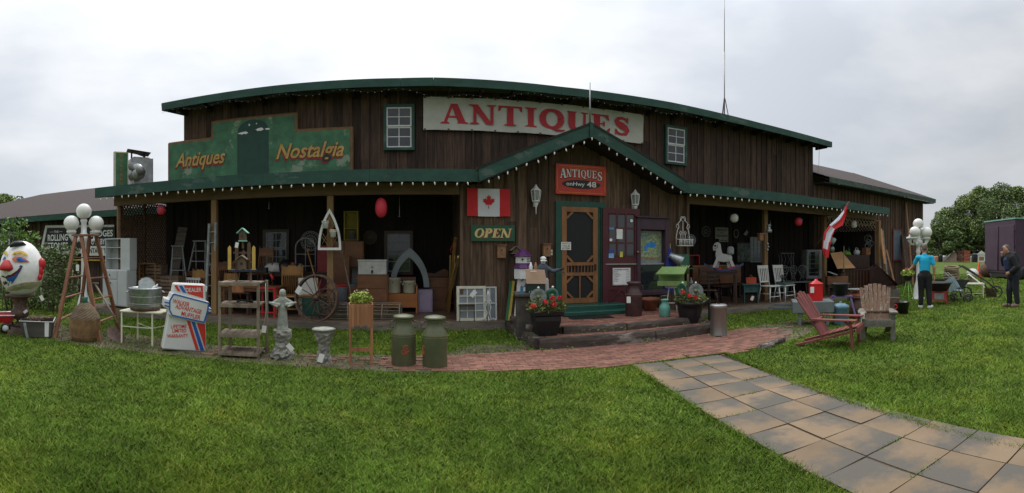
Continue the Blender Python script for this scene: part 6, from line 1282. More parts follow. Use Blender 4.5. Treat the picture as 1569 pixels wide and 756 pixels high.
# lanterns
lr = mat('red paper lantern', (.62, .035, .06), .5, .08, 4); lw = mat('white paper lantern', (.60, .59, .54), .6, .06, 4)
def paper(px, py, Y, sx, sz, m, label, mark=True, top=2.74):
    p = PY(px, py, Y); t = thing('paper_lantern', label, 'lantern', p, 0, 'paper lanterns hanging under the porch eaves'); mb = MB(); n, rows = 26, 22; pr = []
    for i in range(rows + 1): a = pi * i / rows; pr.append((max(.004, sx * sin(a) ** .9 * (1.0 if i % 2 else .96)), -sz * cos(a)))
    mb.lathe(pr, n=n); mb.build('paper_shade', m, t); mb = MB(); mb.tube([(0, 0, sz), (0, 0, max(sz + .1, top - p.z))], .003, 4); mb.build('cord', cordm, t)
    if mark:
        mb = MB(); rd = random.Random(int(px))
        for _ in range(3): a = -pi / 2 + rd.uniform(-.6, .7); z = rd.uniform(0, sz * .5); q = sx * sqrt(1 - (z / sz) ** 2) + .006; c = Vector((q * cos(a), q * sin(a), z)); mb.cbox(c, (sx * .5, .004, sz * .3), rz=a + pi / 2, ry=rd.uniform(-.4, .4), rx=.2)
        mb.build('printed_mark', mat('blue and white print', (.12, .13, .3) if m == lr else (.45, .05, .08), .6, .4, 20), t)
paper(247, 322, 9.4, .105, .115, lr, 'round red paper lantern at the left end of the porch'); paper(584, 318.5, 9.4, .125, .2, lr, 'tall red ribbed paper lantern under the middle of the left porch', False)
paper(1125, 334.5, 9.6, .115, .115, lw, 'plain white ribbed paper lantern right of the vestibule', False); paper(1223.5, 340, 9.5, .115, .125, lr, 'round red paper lantern under the right porch'); paper(1308.5, 344, 9.5, .11, .125, lw, 'white paper lantern with red print at the right porch end')
for px, py0, py1, lb in ((412, 300, 318, 'thin wire hook hanging under the left porch beam'), (612, 300, 330, 'thin chain hanging from the ceiling of the left porch')):
    a = PY(px, py0, 9.8); b = PY(px, py1, 9.8); t = thing('hanging_hook', lb, 'hook', b); mb = MB(); mb.tube([(0, 0, a.z - b.z), (0, 0, 0), (-.02, 0, -.03), (.02, 0, -.03)], .006, 5); mb.build('wire', galv, t)
# ================================================================== AROUND THE ENTRANCE
def bhouse(px, py, w_, h_, m, label, roof='flat'):
    p = PY(px, py, 9.58); t = thing('birdhouse', label, 'birdhouse', p, 0, 'birdhouses on the front wall'); mb = MB()
    if roof == 'flat': mb.box(-w_ / 2, w_ / 2, -.13, 0, -h_ / 2, h_ / 2)
    else: mb.prism([(-w_ / 2, -h_ / 2), (w_ / 2, -h_ / 2), (w_ / 2, 0), (0, h_ / 2), (-w_ / 2, 0)], -.13, 0)
    mb.build('box_body', m, t); mb = MB()
    if roof == 'flat': mb.box(-w_ / 2 - .02, w_ / 2 + .02, -.16, 0, h_ / 2 + .002, h_ / 2 + .02)
    else: mb.bar((0, -.07, h_ / 2 + .01), (-w_ / 2 - .05, -.07, -.02), .18, .014); mb.bar((0, -.07, h_ / 2 + .01), (w_ / 2 + .05, -.07, -.02), .18, .014); mb.box(-w_ / 2 - .03, w_ / 2 + .03, -.17, 0, -h_ / 2 - .015, -h_ / 2 - .002)
    mb.build('roof', greyw if roof != 'flat' else brownw, t); mb = MB(); mb.T = Matrix.Translation((0, -.133, .03)) @ Matrix.Rotation(pi / 2, 4, 'X'); mb.lathe([(.001, 0), (.017, 0), (.017, .001)], n=12); mb.build('hole', blackm, t)
    mb = MB(); mb.tube([(0, -.13, -.02), (0, -.16, -.02)], .005); mb.build('perch', greyw, t)
cdm = mat('fresh cedar box', (.27, .14, .07), .7, .2, 8); bhouse(767, 386, .17, .25, cdm, 'plain cedar box birdhouse left of the small gabled one'); bhouse(789, 383, .14, .13, bw_, 'little dark gabled birdhouse between the two cedar boxes', 'gable'); bhouse(836, 384, .16, .25, cdm, 'plain cedar box birdhouse close to the door frame')
t = thing('door_bell', 'small brass door bell plate left of the door frame', 'door bell', PY(845, 387, 9.59)); mb = MB(); mb.box(-.02, .02, -.015, 0, -.06, .06); mb.build('plate', cream, t); mb = MB(); mb.ball((0, -.02, 0), .01, 8, 6); mb.build('button', blackm, t)
# purple roofed castle birdhouse on a white tapered stand
c = PY(803, 500, 9.1); t = thing('castle_birdhouse', 'white octagonal birdhouse tower with two purple roofs', 'birdhouse', (c.x, 9.2, 0), .2); ppr = mat('purple roof paint', (.085, .02, .11), .5, .15)
zb = WZ(803, 427, 9.2).z; mb = MB(); pts = [(-.20, .26), (.20, .26), (.12, zb), (-.12, zb)]; mb.prism(pts, -.04, .0); mb.build('stand_board', white, t)
mb = MB(); mb.lathe([(.19, 0), (.19, .20)], (0, 0, zb), 8, smooth=False); mb.build('lower_storey', white, t); mb = MB(); mb.lathe([(.20, .2), (.21, .21), (.15, .30), (.02, .31)], (0, 0, zb), 8, smooth=False); mb.lathe([(.20, .44), (.205, .45), (.02, .60), (.002, .61)], (0, 0, zb), 8, smooth=False); mb.build('roof', ppr, t)
mb = MB(); mb.lathe([(.16, .31), (.16, .44)], (0, 0, zb), 8, smooth=False); mb.build('upper_storey', white, t)
latd = mat('black diamond pattern', (.03, .03, .035), .6); mb = MB()
for z0, r_, hh in ((.02, .196, .16), (.325, .166, .10)):
    for i in range(5):
        for j in range(3): x = -.02 + .028 * i; mb.cbox((x + .02, -r_ + .012, zb + z0 + .02 + j * hh / 3.2), (.014, .006, .014), ry=pi / 4)
tag(mb.build('lattice_pattern', latd, t), kind='stuff')
mb = MB(); mb.T = Matrix.Translation((-.08, -.15, zb + .385)) @ Matrix.Rotation(pi / 2, 4, 'X'); mb.lathe([(.001, 0), (.02, 0), (.02, .012)], n=12); mb.build('hole', blackm, t)
# fretwork blue marks on the stand
mb = MB(); [mb.cbox((-.02 + i * .05, -.045, 1.02 - i * .12), (.09, .006, .025), ry=-.7) for i in range(3)]; mb.build('painted_birds', mat('blue bird paint', (.05, .14, .25), .6), t)
t = thing('block_table', 'dark weathered wood block table beside the steps', 'table', (*G(806, 508).xy, 0), -th(806) + .1); t.location = (*PR(806, 388, 8.35).xy, 0)
mb = MB(); mb.box(-.16, .34, -.1, .35, 0, .78); mb.build('block', mat('dark grey block wood', (.075, .065, .055), .85, .4, 5, bump=.6), t, bevel=.01); mb = MB(); mb.box(-.2, .4, -.15, .4, .782, .84); mb.build('table_top', mat('dark grey block wood', (0, 0, 0)), t, bevel=.01); bt = t.location.copy(); brz = t.rotation_euler.z; RB = Matrix.Rotation(brz, 3, 'Z')
t = thing('storage_box', 'dark green box with tan lid propped open on the block table', 'box', bt + RB @ Vector((.17, .05, .842)), brz + .12); mb = MB(); mb.box(-.16, .16, -.1, .1, 0, .17); mb.build('box_body', mat('dark green box paint', (.02, .04, .03), .5, .2), t)
mb = MB(); mb.add([(-.19, -.13, .17), (.19, -.12, .16), (.17, -.02, .40), (-.18, -.03, .42), (-.19, -.115, .175), (.19, -.105, .165), (.17, -.005, .405), (-.18, -.015, .425)], [(0, 1, 2, 3), (7, 6, 5, 4), (0, 4, 5, 1), (2, 6, 7, 3), (1, 5, 6, 2), (0, 3, 7, 4)]); mb.build('lid', mat('tan board', (.34, .22, .14), .7, .12, 5), t); mb = MB(); mb.cbox((-.05, -.075, .385), (.11, .004, .018)); mb.build('lid_label', white, t)
mb = MB(); [mb.cbox((-.13 + i * .037, -.102, .02 + .015 * (i % 2)), (.015, .003, .013)) for i in range(8)]; tag(mb.build('checked_edge', white, t), kind='stuff')
for dx, lb, m_ in ((.11, 'small white pointed bottle peeking over the tan box lid', white), (.20, 'small tan bottle peeking over the tan box lid', cdm)):
    t = thing('bottle', lb, 'bottle', bt + RB @ Vector((dx, .22, .842)), 0, 'bottles behind the open box'); mb = MB(); mb.lathe([(.035, 0), (.035, .46), (.008, .54)], n=10); mb.build('body', m_, t)
t = thing('blue_figurine', 'tiny blue church figurine at the left edge of the block table', 'figurine', bt + RB @ Vector((-.08, -.05, .842)), brz); mb = MB(); mb.box(-.04, .04, -.03, .03, 0, .02); mb.prism([(-.025, .02), (.025, .02), (.025, .1), (0, .15), (-.025, .1)], -.02, .02); mb.build('church', mat('teal blue paint', (.03, .16, .28), .5), t)
# green and yellow skis leaning
for i, (x, m_, lb) in enumerate(((783, mat('ski green', (.03, .13, .06), .5), 'green painted ski leaning against the white tower stand'), (787, mat('ski yellow', (.45, .36, .06), .5), 'yellow painted ski leaning against the white tower stand'))):
    a = PY(x - 7, 488, 9.2); a.z = .2; b = PY(x, 431, 9.45); t = thing('painted_ski', lb, 'ski', a, 0, 'painted skis by the tower stand'); mb = MB(); mb.bar((0, 0, 0), b - a, .05, .015, up=(0, -1, 0)); mb.build('ski_board', m_, t)
# jockey statue on a post
t = thing('jockey_statue', 'cast lawn figure in grey jacket and white cap holding out one arm', 'statue', PR(832, 388, 8.6).xy.to_3d(), -th(832)); t.location.z = .28
def Q(px, py): return Vector(((px - 832) * 8.6 / F, 0, EYE + (388 - py) / F * 8.6 - .28))
jm = mat('weathered white cast paint', (.50, .50, .48), .6, .12, 6); hip = Q(832, 432)
mb = None
skin('figure', [(Q(828, 470), Q(828, 450), .05, .055), (Q(838, 470), Q(837, 450), .05, .055), (Q(828, 452), Q(829, 430), .055, .07), (Q(837, 452), Q(835, 430), .055, .07), (hip, Q(832, 424), .085, .08, .7), (Q(832, 424), Q(832, 412), .075, .09, .7), (Q(832, 410), Q(832, 403), .04, .035), (Q(832, 402), Q(833, 398), .045, .05), (Q(833, 402) + Vector((.02, -.035, 0)), Q(833, 404) + Vector((.02, -.04, 0)), .012, .01), (Q(840, 413), Q(848, 416), .035, .03), (Q(848, 416), Q(858, 413), .028, .022), (Q(824, 414), Q(822, 424), .035, .03), (Q(822, 424), Q(826, 430), .028, .025)], jm, t, vox=.013)
skin('jacket', [(Q(832, 428), Q(832, 420), .088, .09, .72), (Q(832, 420), Q(832, 411), .09, .098, .72), (Q(839, 411.5), Q(847, 416), .045, .038), (Q(847, 416), Q(856, 413.5), .038, .030), (Q(824.5, 412), Q(821, 423), .045, .038), (Q(821, 423), Q(825, 429), .036, .033)], mat('blue grey jacket paint', (.055, .075, .10), .6, .2), t, vox=.012)
skin('glove', [(Q(858, 413), Q(861, 412), .026, .022), (Q(861, 412), Q(864, 413), .018, .012), (Q(861, 411), Q(864, 410), .012, .009)], blackm, t, vox=.008)
mb = MB(); mb.ball(Q(832.5, 397.5) + Vector((0, 0, .01)), (.056, .06, .045), 14, 8); mb.add([Q(829, 399) + Vector((-.02, -.05, 0)), Q(836, 399) + Vector((.02, -.05, 0)), Q(837, 400) + Vector((.01, -.10, 0)), Q(830, 400) + Vector((-.01, -.10, 0))], [(0, 1, 2, 3)]); mb.build('cap', white, t)
mb = MB(); mb.lathe([(.11, 0), (.13, .02), (.13, .2), (.09, .24), (.1, .3)], n=8, smooth=False); mb.build('plinth', jm, t)
mb = MB(); mb.tube([Q(863, 413), Q(863, 420)], .006); mb.tube([Q(863, 420) + Vector((.03 * cos(a), 0, .03 * sin(a))) for a in np.arange(0, 6.28, .5)], .006, 5, True); mb.build('hitching_ring', rust, t)
# flower tubs
def flowertub(px, py, r, h, label, z=0, s=1, sq=False):
    p = G(px, py, z); t = thing('flower_pot', label, 'flower pot', p, -th(px), 'big black flower pots beside the steps'); mb = MB()
    n = 4 if sq else 24; T0 = Matrix.Rotation(pi / 4 + .25, 4, 'Z') if sq else Matrix.Identity(4); kx = 1.22 if sq else 1; mb.T = T0
    pr = [(r * .66 * kx, 0), (r * .7 * kx, .03), (r * .92 * kx, h * .62), (r * .9 * kx, h * .80), (r * 1.08 * kx, h * .84), (r * 1.12 * kx, h), (r * .95 * kx, h), (r * .9 * kx, h * .85)]
    mb.lathe(pr, n=n, smooth=not sq); mb.build('pot', blackp, t, bevel=.006 if sq else 0); mb = MB(); mb.lathe([(r * .93, h * .90), (.002, h * .91)], n=16); mb.build('soil', timber, t)
    mb = MB(); leaf_cloud(mb, [(-r * .4, 0, h + .07, r * .8, r * .75, .12), (r * .5, 0, h + .06, r * .8, r * .75, .11), (0, -r * .6, h + .04, r * 1.1, r * .5, .09)], 1300, .034, int(px)); mb.build('foliage', mat('geranium leaves', (.11, .18, .04), .6, .5, 5, island=.5, col2=(.17, .17, .05)), t, fix=False)
    return t, h
def blooms(t, pts, col=None):
    for c in pts: 
        mb = MB(); rd = random.Random(int(c[0] * 999) + 5); mb.tube([(c[0], c[1], c[2] - .12), c], .004, 4); mb.mi(1); leaf_cloud(mb, [(c[0], c[1], c[2], .045, .045, .036)], 90, .019, rd.randint(0, 99)); mb.build('blossom', [leafm, mat('scarlet petals', (.65, .012, .018), .5, .2)], t, fix=False)
t, h = flowertub(836, 513.5, .27, .42, 'square black pot of red geraniums left of the steps', z=.17, sq=True); blooms(t, [(.0, -.3, h + .17), (.13, -.28, h + .13), (.24, -.2, h + .22), (-.2, -.28, h + .1), (.12, -.25, h + .22)])
pl_t = t
t, h = flowertub(1057, 495, .27, .43, 'round black pot of red geraniums right of the steps', z=.17); blooms(t, [(-.14, -.3, h + .20), (-.0, -.32, h + .14), (.1, -.3, h + .1)])
def glassplate(loc, label, m, r=.15, rz=0, tilt=0):
    t = thing('glass_plate_flower', label, 'garden ornament', loc, rz, 'plate flowers stuck in the geranium pots'); mb = MB(); T0 = Matrix.Translation((0, 0, .16)) @ Matrix.Rotation(radians(82), 4, 'X') @ Matrix.Rotation(tilt, 4, 'Y'); mb.T = T0; mb.lathe([(.002, 0), (r * .6, .0), (r, .03), (r * 1.02, .035), (r, .04), (r * .6, .012), (.002, .01)], n=30, wob=.012); mb.build('plate', m, t)
    mb = MB(); mb.T = T0; mb.lathe([(.002, .05), (r * .2, .04), (r * .3, .02), (r * .34, .011)], n=16); mb.build('inner_cup', mat('amber green glass', (.12, .13, .06), .12, .4, 12), t); mb = MB(); mb.ball((0, .0, .16 + r + .02), .022, 8, 6); mb.build('finial', white, t); mb = MB(); mb.tube([(0, .03, .16), (0, .03, -.15)], .007); mb.build('stem', steel, t)
clg = mat('clear pressed glass', (.13, .15, .13), .12, .5, 14, spec=.8); grg = mat('green glass plate', (.012, .085, .05), .12, .3, 8, spec=.8)
glassplate(Vector((PR(825, 388, 7.98).x, PR(825, 388, 7.98).y, .64)), 'clear glass plate flower in the square left pot', clg, .14, -th(827)); glassplate(Vector((PR(847, 388, 8.0).x, PR(847, 388, 8.0).y, .66)), 'green glass plate flower in the square left pot', grg, .13, -th(849) - .5)
r9 = 9.15; glassplate(Vector((*PR(1046, 388, r9).xy, .66)), 'green oval glass plate flower in the round right pot', grg, .13, -th(1046) - .7); glassplate(Vector((*PR(1066, 388, r9 + .1).xy, .64)), 'clear fluted glass plate flower in the round right pot', clg, .145, -th(1066) + .2)
# mats
for px, py, w_, d_, lb in ((905, 487, .85, .35, 'long black door mat on the brick terrace'), (884, 478, .5, .22, 'small black mat against the green door step')):
    mb = MB(); mb.box(-w_ / 2, w_ / 2, -d_ / 2, d_ / 2, 0, .012); o = tag(mb.build('door_mat', blackp), lb, 'door mat'); o.location = G(px, py, .283); o.rotation_euler.z = -.12
# notices on the plum door
def onplane(t, par, x, z, w_, h_, m, name, y=-.032): mb = MB(); mb.box(x - w_ / 2, x + w_ / 2, y - .003, y, z - h_ / 2, z + h_ / 2); return mb.build(name, m, par)
hours = bpy.data.objects.new('business_hours_notice', None); COL.objects.link(hours); hours.matrix_world = dpt @ Matrix.Translation((.43, -.03, .74)); tag(hours, 'white business hours notice low on the plum door', 'notice')
onplane(None, hours, 0, 0, .42, .38, white, 'sheet', 0); mb = MB(); text(mb, 'BUSINESS HOURS', 0, .14, .03, y=-.006, wd=.34, fat=.02)
for i, s in enumerate(('MONDAY', 'TUESDAY', 'WEDNESDAY', 'THURSDAY', 'FRIDAY', 'SATURDAY', 'SUNDAY')): text(mb, s, -.18, .10 - i * .035, .018, y=-.006, align='LEFT', fat=.01); text(mb, '10 TO 5', .14, .10 - i * .035, .018, y=-.006, fat=.01)
for x in (-.2, .2): mb.box(x - .003, x + .003, -.005, -.003, -.18, .18)
mb.box(-.2, .2, -.005, -.003, -.182, -.178); mb.build('lettering', blackm, hours)
stk = [(.38, 1.68, .14, .22, white, 'white paper note taped on the door glass'), (.20, 1.80, .11, .05, mat('blue sticker', (.1, .25, .45), .5), 'blue and white sticker high on the door glass'), (.19, 1.30, .12, .06, mat('dark blue sticker', (.03, .06, .3), .5), 'dark blue card sticker on the door glass'), (.19, 1.20, .12, .10, mat('pale blue sticker', (.2, .4, .6), .5), 'pale blue square sticker low on the door glass'), (.42, 1.23, .07, .12, mat('yellow sticker', (.55, .5, .08), .5), 'yellow sticker low on the door glass')]
for x, z, a, b, m_, lb in stk:
    mb = MB(); mb.box(-a / 2, a / 2, -.004, 0, -b / 2, b / 2); o = tag(mb.build('sticker', m_), lb, 'sticker'); o.matrix_world = dpt @ Matrix.Translation((x, -.028, z))
for x, z, lb in ((.66, 1.98, 'round white sticker in the top right door light'), (.18, 1.55, 'round white sticker in the left middle door light')): mb = MB(); mb.T = Matrix.Rotation(pi / 2, 4, 'X'); mb.lathe([(.001, 0), (.035, 0), (.035, .004)], n=16); o = tag(mb.build('sticker', white), lb, 'sticker'); o.matrix_world = dpt @ Matrix.Translation((x, -.028, z))
# notice case with map
t = thing('notice_case', 'plum painted glazed notice case holding a lake map by the door', 'notice board', (5.14, 9.5, .62)); mb = MB(); w_, h_ = .82, 1.72
mb.box(-w_ / 2, -w_ / 2 + .09, -.16, .08, 0, h_); mb.box(w_ / 2 - .09, w_ / 2, -.16, .08, 0, h_); mb.box(-w_ / 2 + .09, w_ / 2 - .09, -.16, .08, 0, .09); mb.box(-w_ / 2 + .09, w_ / 2 - .09, -.16, .08, h_ - .26, h_); mb.box(-w_ / 2 - .03, w_ / 2 + .03, -.2, .08, h_ + .001, h_ + .04); mb.box(-w_ / 2 - .02, w_ / 2 + .02, -.19, -.162, -.02, .06); mb.box(-w_ / 2 + .09, w_ / 2 - .09, .04, .08, .09, h_ - .26)
pld = mat('plum case paint', (.05, .025, .04), .5, .15, 5); mb.build('case', pld, t, bevel=.006)
mb = MB(); mb.box(-w_ / 2 + .095, w_ / 2 - .095, .02, .036, .70, 1.44); mb.box(-w_ / 2 + .1, w_ / 2 - .1, -.12, -.08, .67, .70); mb.build('inner_ledge', silverw, t)
mapm = mat('printed map paper', (.10, .24, .12), .4, .5, 30, col2=(.45, .50, .30), bump=0); onplane(None, t, 0, 1.08, .58, .60, mapm, 'map_sheet', .015)
mb = MB(); rd = random.Random(8); pts = []
for i in range(22): a = 6.283 * i / 22; pts.append((.03 + cos(a) * .15 * rd.uniform(.75, 1.1), .008, 1.12 + sin(a) * .07 * rd.uniform(.7, 1.1)))
mb.add(pts, [tuple(range(22))]); mb.box(-.14, -.08, .007, .009, .98, 1.10); mb.box(-.27, -.05, .007, .009, 1.31, 1.34); mb.build('blue_lake', mat('map lake blue', (.02, .22, .60), .4), t, fix=False)
mb = MB(); [mb.box(-.27 + i * .09, -.2 + i * .09, .007, .009, .80, .84) for i in range(6)]; mb.build('map_adverts', mat('orange map advert', (.4, .2, .08), .5, .6, 20), t)
o = onplane(None, t, -.02, .49, .28, .24, white, 'rules_sheet', .03); mb = MB(); [mb.box(-.13, .09 - .03 * (i % 2), .020, .0245, .57 - i * .025, .576 - i * .025) for i in range(7)]; mb.build('printed_lines', blackm, t)
mb = MB(); mb.ball((-.1, -.02, .2), (.16, .05, .09), 12, 6); mb.build('grey_bag', mat('grey cloth', (.10, .10, .11), .8), t)
mb = MB(); mb.box(-w_ / 2 + .09, w_ / 2 - .09, -.13, -.126, .09, .66); mb.build('lower_glass', glass, t).hide_render = False
bpy.data.objects.remove(t.children[-1])
# brown milk can, terracotta pot, teal jug
t, k = TG('milk_can', 'dark maroon milk can with worn paint and hanging tag on the terrace', 'milk can', 971, 484, .28); milk_can(t, mat('worn maroon can paint', (.06, .028, .028), .5, .3, 8, stain=(.22, .2, .18), stain_at=.66)); rtag(t, (-.1, -.19, .34), 1.6, 0)
t, k = TG('terracotta_pot', 'wide terracotta plant pot beside the maroon milk can', 'flower pot', 996, 476, .28); mb = MB(); mb.lathe([(.12, 0), (.19, .22), (.215, .23), (.215, .28), (.19, .28), (.15, .05)], n=26); mb.build('pot', mat('terracotta', (0, 0, 0)), t)
t, k = TG('teal_milk_jug', 'small teal green enamel milk jug on the terrace edge', 'milk can', 1018.5, 486, .28); tl2 = mat('pale teal enamel', (.12, .33, .26), .4, .2, 8); mb = MB(); mb.lathe([(.085, 0), (.10, .02), (.115, .16), (.10, .22), (.065, .27), (.065, .32), (.08, .33), (.08, .35), (.05, .36)], n=20); mb.build('jug_body', tl2, t); mb = MB(); mb.tube([(-.07, 0, .3), (-.07, 0, .42), (.07, 0, .42), (.07, 0, .3)], .005); mb.build('bail_handle', steel, t)
# iron wall rack
t = thing('wall_rack', 'white scrolled iron wall planter rack high on the vestibule corner', 'plant rack', PY(1045, 377, 9.5)); mb = MB(); kk = 11.2 / F
def sc(pts, r=.009): mb.tube([(x * kk, -.04, z * kk) for x, z in pts], r, 6)
for s in (-1, 1): sc([(s * 12, 0), (s * 12, 14), (s * 10, 24), (s * 7, 28), (s * 9, 34), (s * 5, 38), (s * 2, 42), (0, 45)], .011); sc([(s * 9, 26), (s * 12, 29), (s * 11, 33), (s * 8, 32)]); sc([(s * 4, 0), (s * 4, 16), (s * 6, 20), (s * 4, 23), (s * 2, 20), (s * 4, 16)]); sc([(s * 2, 38), (s * 5, 41), (s * 3, 45), (0, 43)])
sc([(-12, 0), (12, 0)]); sc([(-12, 10), (12, 10)]); sc([(0, 0), (0, 38)]); mb.build('scroll_back', white, t); mb = MB()
mb.tube([(-.19, -.04, 0), (-.19, -.2, 0), (.19, -.2, 0), (.19, -.04, 0)], .008, 6); mb.tube([(-.19, -.04, .15), (-.19, -.2, .15), (.19, -.2, .15), (.19, -.04, .15)], .008, 6); [mb.tube([(x, -.2, 0), (x, -.2, .15)], .006, 5) for x in np.arange(-.19, .2, .045)]; mb.build('basket', white, t)
t = thing('wire_fan_basket', 'small round grey wire basket hanging right of the white rack', 'basket', PY(1059, 368, 9.45)); mb = MB(); [mb.tube([(r * cos(a), 0, r * sin(a)) for a in np.arange(0, 6.2, .4)], .005, 5, True) for r in (.05, .09, .13)]; [mb.tube([(0, 0, 0), (.13 * cos(a), 0, .13 * sin(a))], .004, 4) for a in np.arange(0, 6.2, .5)]; mb.build('wire', galv, t)
# corner with watering can, shutters, flag, tray birdhouse
t = thing('blue_flag', 'furled blue and white flag on a short pole by the vestibule corner', 'flag', PY(1027, 470, 9.35)); t.location.z = .28; hz = WZ(1027, 373, 9.35).z - .28; mb = MB(); mb.tube([(0, 0, 0), (0, 0, hz)], .012); mb.build('pole', greyw, t); mb = MB(); vs = []; n = 10
for i in range(14):
    z = hz - .12 - i * .078
    for j in range(n): a = 2 * pi * j / n; r = (.03 + .05 * min(1, i / 4)) * (1 + .3 * cos(a * 3 + i * .3)); vs.append((-.02 + r * cos(a) * 1.4, r * sin(a) * .6, z))
mb.add(vs, [(i * n + j, i * n + (j + 1) % n, (i + 1) * n + (j + 1) % n, (i + 1) * n + j) for i in range(13) for j in range(n)], True); mb.build('cloth', mat('royal blue cloth', (.015, .025, .20), .7, .25, 4, stain=(.5, .5, .55), stain_at=.62), t)
t = thing('watering_cone', 'tapered galvanized funnel pointing down right by the blue flag', 'funnel', PY(1035, 396, 9.2), -th(1035)); mb = MB(); mb.T = Matrix.Rotation(radians(120), 4, 'Y'); mb.lathe([(.055, -.16), (.065, -.15), (.13, .16), (.125, .17), (.002, .165)], n=22); mb.build('cone', galv, t)
t = thing('green_shutter', 'green painted panel shutter standing behind the geranium pot', 'shutter', PY(1047, 470, 9.4)); t.location.z = .28; gsh = mat('mid green shutter paint', (.03, .12, .07), .5, .15, 5); z1 = WZ(1047, 390, 9.4).z - .28; mb = MB(); mb.box(-.16, .16, 0, .03, z1 - .46, z1); mb.box(-.11, .11, -.012, -.001, z1 - .40, z1 - .06); mb.build('panel', gsh, t, bevel=.004); mb = MB(); mb.box(-.15, -.11, .0, .03, 0, z1 - .465); mb.box(.11, .15, .0, .03, 0, z1 - .465); mb.build('prop_legs', greyw, t)
t = thing('letter_rail', 'yellow green rail of small cut out letters by the green shutter', 'letters', PY(1042, 411, 9.15), -th(1042)); mb = MB(); mb.box(-.2, .3, -.02, .02, -.02, 0); mb.build('rail', gsh, t); mb = MB(); text(mb, 'R2W', .08, .0, .07, y=-.02, wd=.3, fat=.03); mb.build('letters', mat('straw yellow', (.5, .45, .2), .6), t); mb = MB(); mb.tube([(0, .01, -.02), (0, .01, -.5)], .015); mb.build('stake', greyw, t)
t = thing('tray_birdhouse', 'apple green gabled bird feeder on a white stool', 'bird feeder', G(1029, 478, .28), -th(1029)); agr = mat('apple green paint', (.16, .26, .075), .5, .15, 6); kk = r_b = t.location.xy.length / F
z1 = WZ(1029, 418, t.location.y).z - .28
mb = MB(); mb.add([(-.34, -.25, z1 - .02), (.26, -.25, z1 - .02), (.34, -.02, z1 + .13), (-.20, -.02, z1 + .13), (.40, .2, z1 - .02), (-.2, .2, z1 - .02)], [(0, 1, 2, 3), (3, 2, 4, 5)]); mb.add([(-.34, -.25, z1 - .04), (.26, -.25, z1 - .04), (.34, -.02, z1 + .11), (-.20, -.02, z1 + .11), (.40, .2, z1 - .04), (-.2, .2, z1 - .04)], [(0, 1, 2, 3), (3, 2, 4, 5)]); mb.build('roof', agr, t)
mb = MB(); mb.box(-.3, .32, -.22, .2, z1 - .26, z1 - .23); [mb.box(x - .02, x + .02, -.1, -.06, z1 - .23, z1 - .02) for x in (-.2, .22)]; mb.box(-.28, .28, .1, .13, z1 - .23, z1 - .03); mb.box(-.3, .32, -.24, -.22, z1 - .27, z1 - .17); mb.build('tray', agr, t)
for a in (45, 135, 225, 315): mb = MB(); mb.tube([(.08 * cos(radians(a)), .08 * sin(radians(a)), z1 - .33), (.17 * cos(radians(a)), .17 * sin(radians(a)), 0)], .014); mb.build('stool_leg', whited, t)
mb = MB(); mb.lathe([(.14, z1 - .33), (.15, z1 - .3), (.14, z1 - .27)], n=20); mb.tube([(.12, -.12, .2), (-.12, -.12, .2)], .01); mb.build('stool_seat', whited, t)
t = thing('perfume_bottle', 'small white glass bottle behind the green shutter foot', 'bottle', PY(1059, 432, 9.3), 0); mb = MB(); mb.lathe([(.04, -.15), (.05, 0), (.015, .06), (.02, .1)], n=12); mb.build('body', clg, t)
# trash can
t, k = TG('trash_can', 'round brushed steel pedal bin on the brick path', 'trash can', 1101, 515); mb = MB(); mb.lathe([(.155, 0), (.16, .015), (.155, .03), (.155, .53), (.16, .535), (.16, .55)], n=32); mb.build('bin_body', mat('brushed steel', (.26, .25, .23), .35, .1, 4, metal=.75, stretch=(1, 1, .1)), t); mb = MB(); mb.lathe([(.162, .551), (.163, .575), (.14, .59), (.002, .60)], n=32); mb.build('lid', mat('dull steel lid', (.34, .34, .33), .4, .1, 5, metal=.6), t); mb = MB(); mb.box(-.02, .02, -.02, .02, .595, .615); mb.build('lid_knob', blackm, t); mb = MB(); mb.box(-.05, .05, -.19, -.15, .01, .03); mb.build('pedal', blackm, t)
mb = MB(); p = G(1087, 500, .0); t = thing('iron_rail', 'short dark iron post and rail behind the steel bin', 'rail', p); [mb.box(x - .02, x + .02, -.02, .02, 0, .62) for x in (-.32, .0)]; mb.box(-.32, .0, -.01, .01, .5, .54); mb.build('posts', blackm, t)
# ================================================================== RIGHT PORCH
def wallthing(name, label, cat, px, py, Y=11.93, rz=0): return thing(name, label, cat, PY(px, py, Y), rz)
t = wallthing('wall_plate', 'spoked round metal plate on the dark wall left of the PRIVATE sign', 'plate', 1082, 355); mb = MB(); [mb.tube([(r * cos(a), 0, r * sin(a)) for a in np.arange(0, 6.2, .3)], .008, 5, True) for r in (.16, .05)]; [mb.tube([(.05 * cos(a), 0, .05 * sin(a)), (.15 * cos(a), 0, .15 * sin(a))], .006, 4) for a in np.arange(0, 6.2, .52)]; mb.build('plate', silverw, t)
t = wallthing('private_sign', 'old grey white sign reading PRIVATE NO TRESPASSING on the dark wall', 'sign', 1106, 358); mb = MB(); mb.box(-.26, .26, 0, .02, -.17, .19); mb.box(-.1, .26, 0, .018, -.27, -.172); mb.build('board', mat('dirty grey white board', (.30, .30, .27), .8, .2, 6), t); mb = MB(); [text(mb, s, x, z, h, y=-.005, wd=w_, fat=.02) for s, x, z, h, w_ in (('PRIVATE', 0, .08, .075, .38), ('NO', 0, .0, .05, .1), ('TRESPASSING', 0, -.11, .075, .46), ('KEEP OUT', .08, -.25, .05, .3))]; mb.build('lettering', blackm, t)
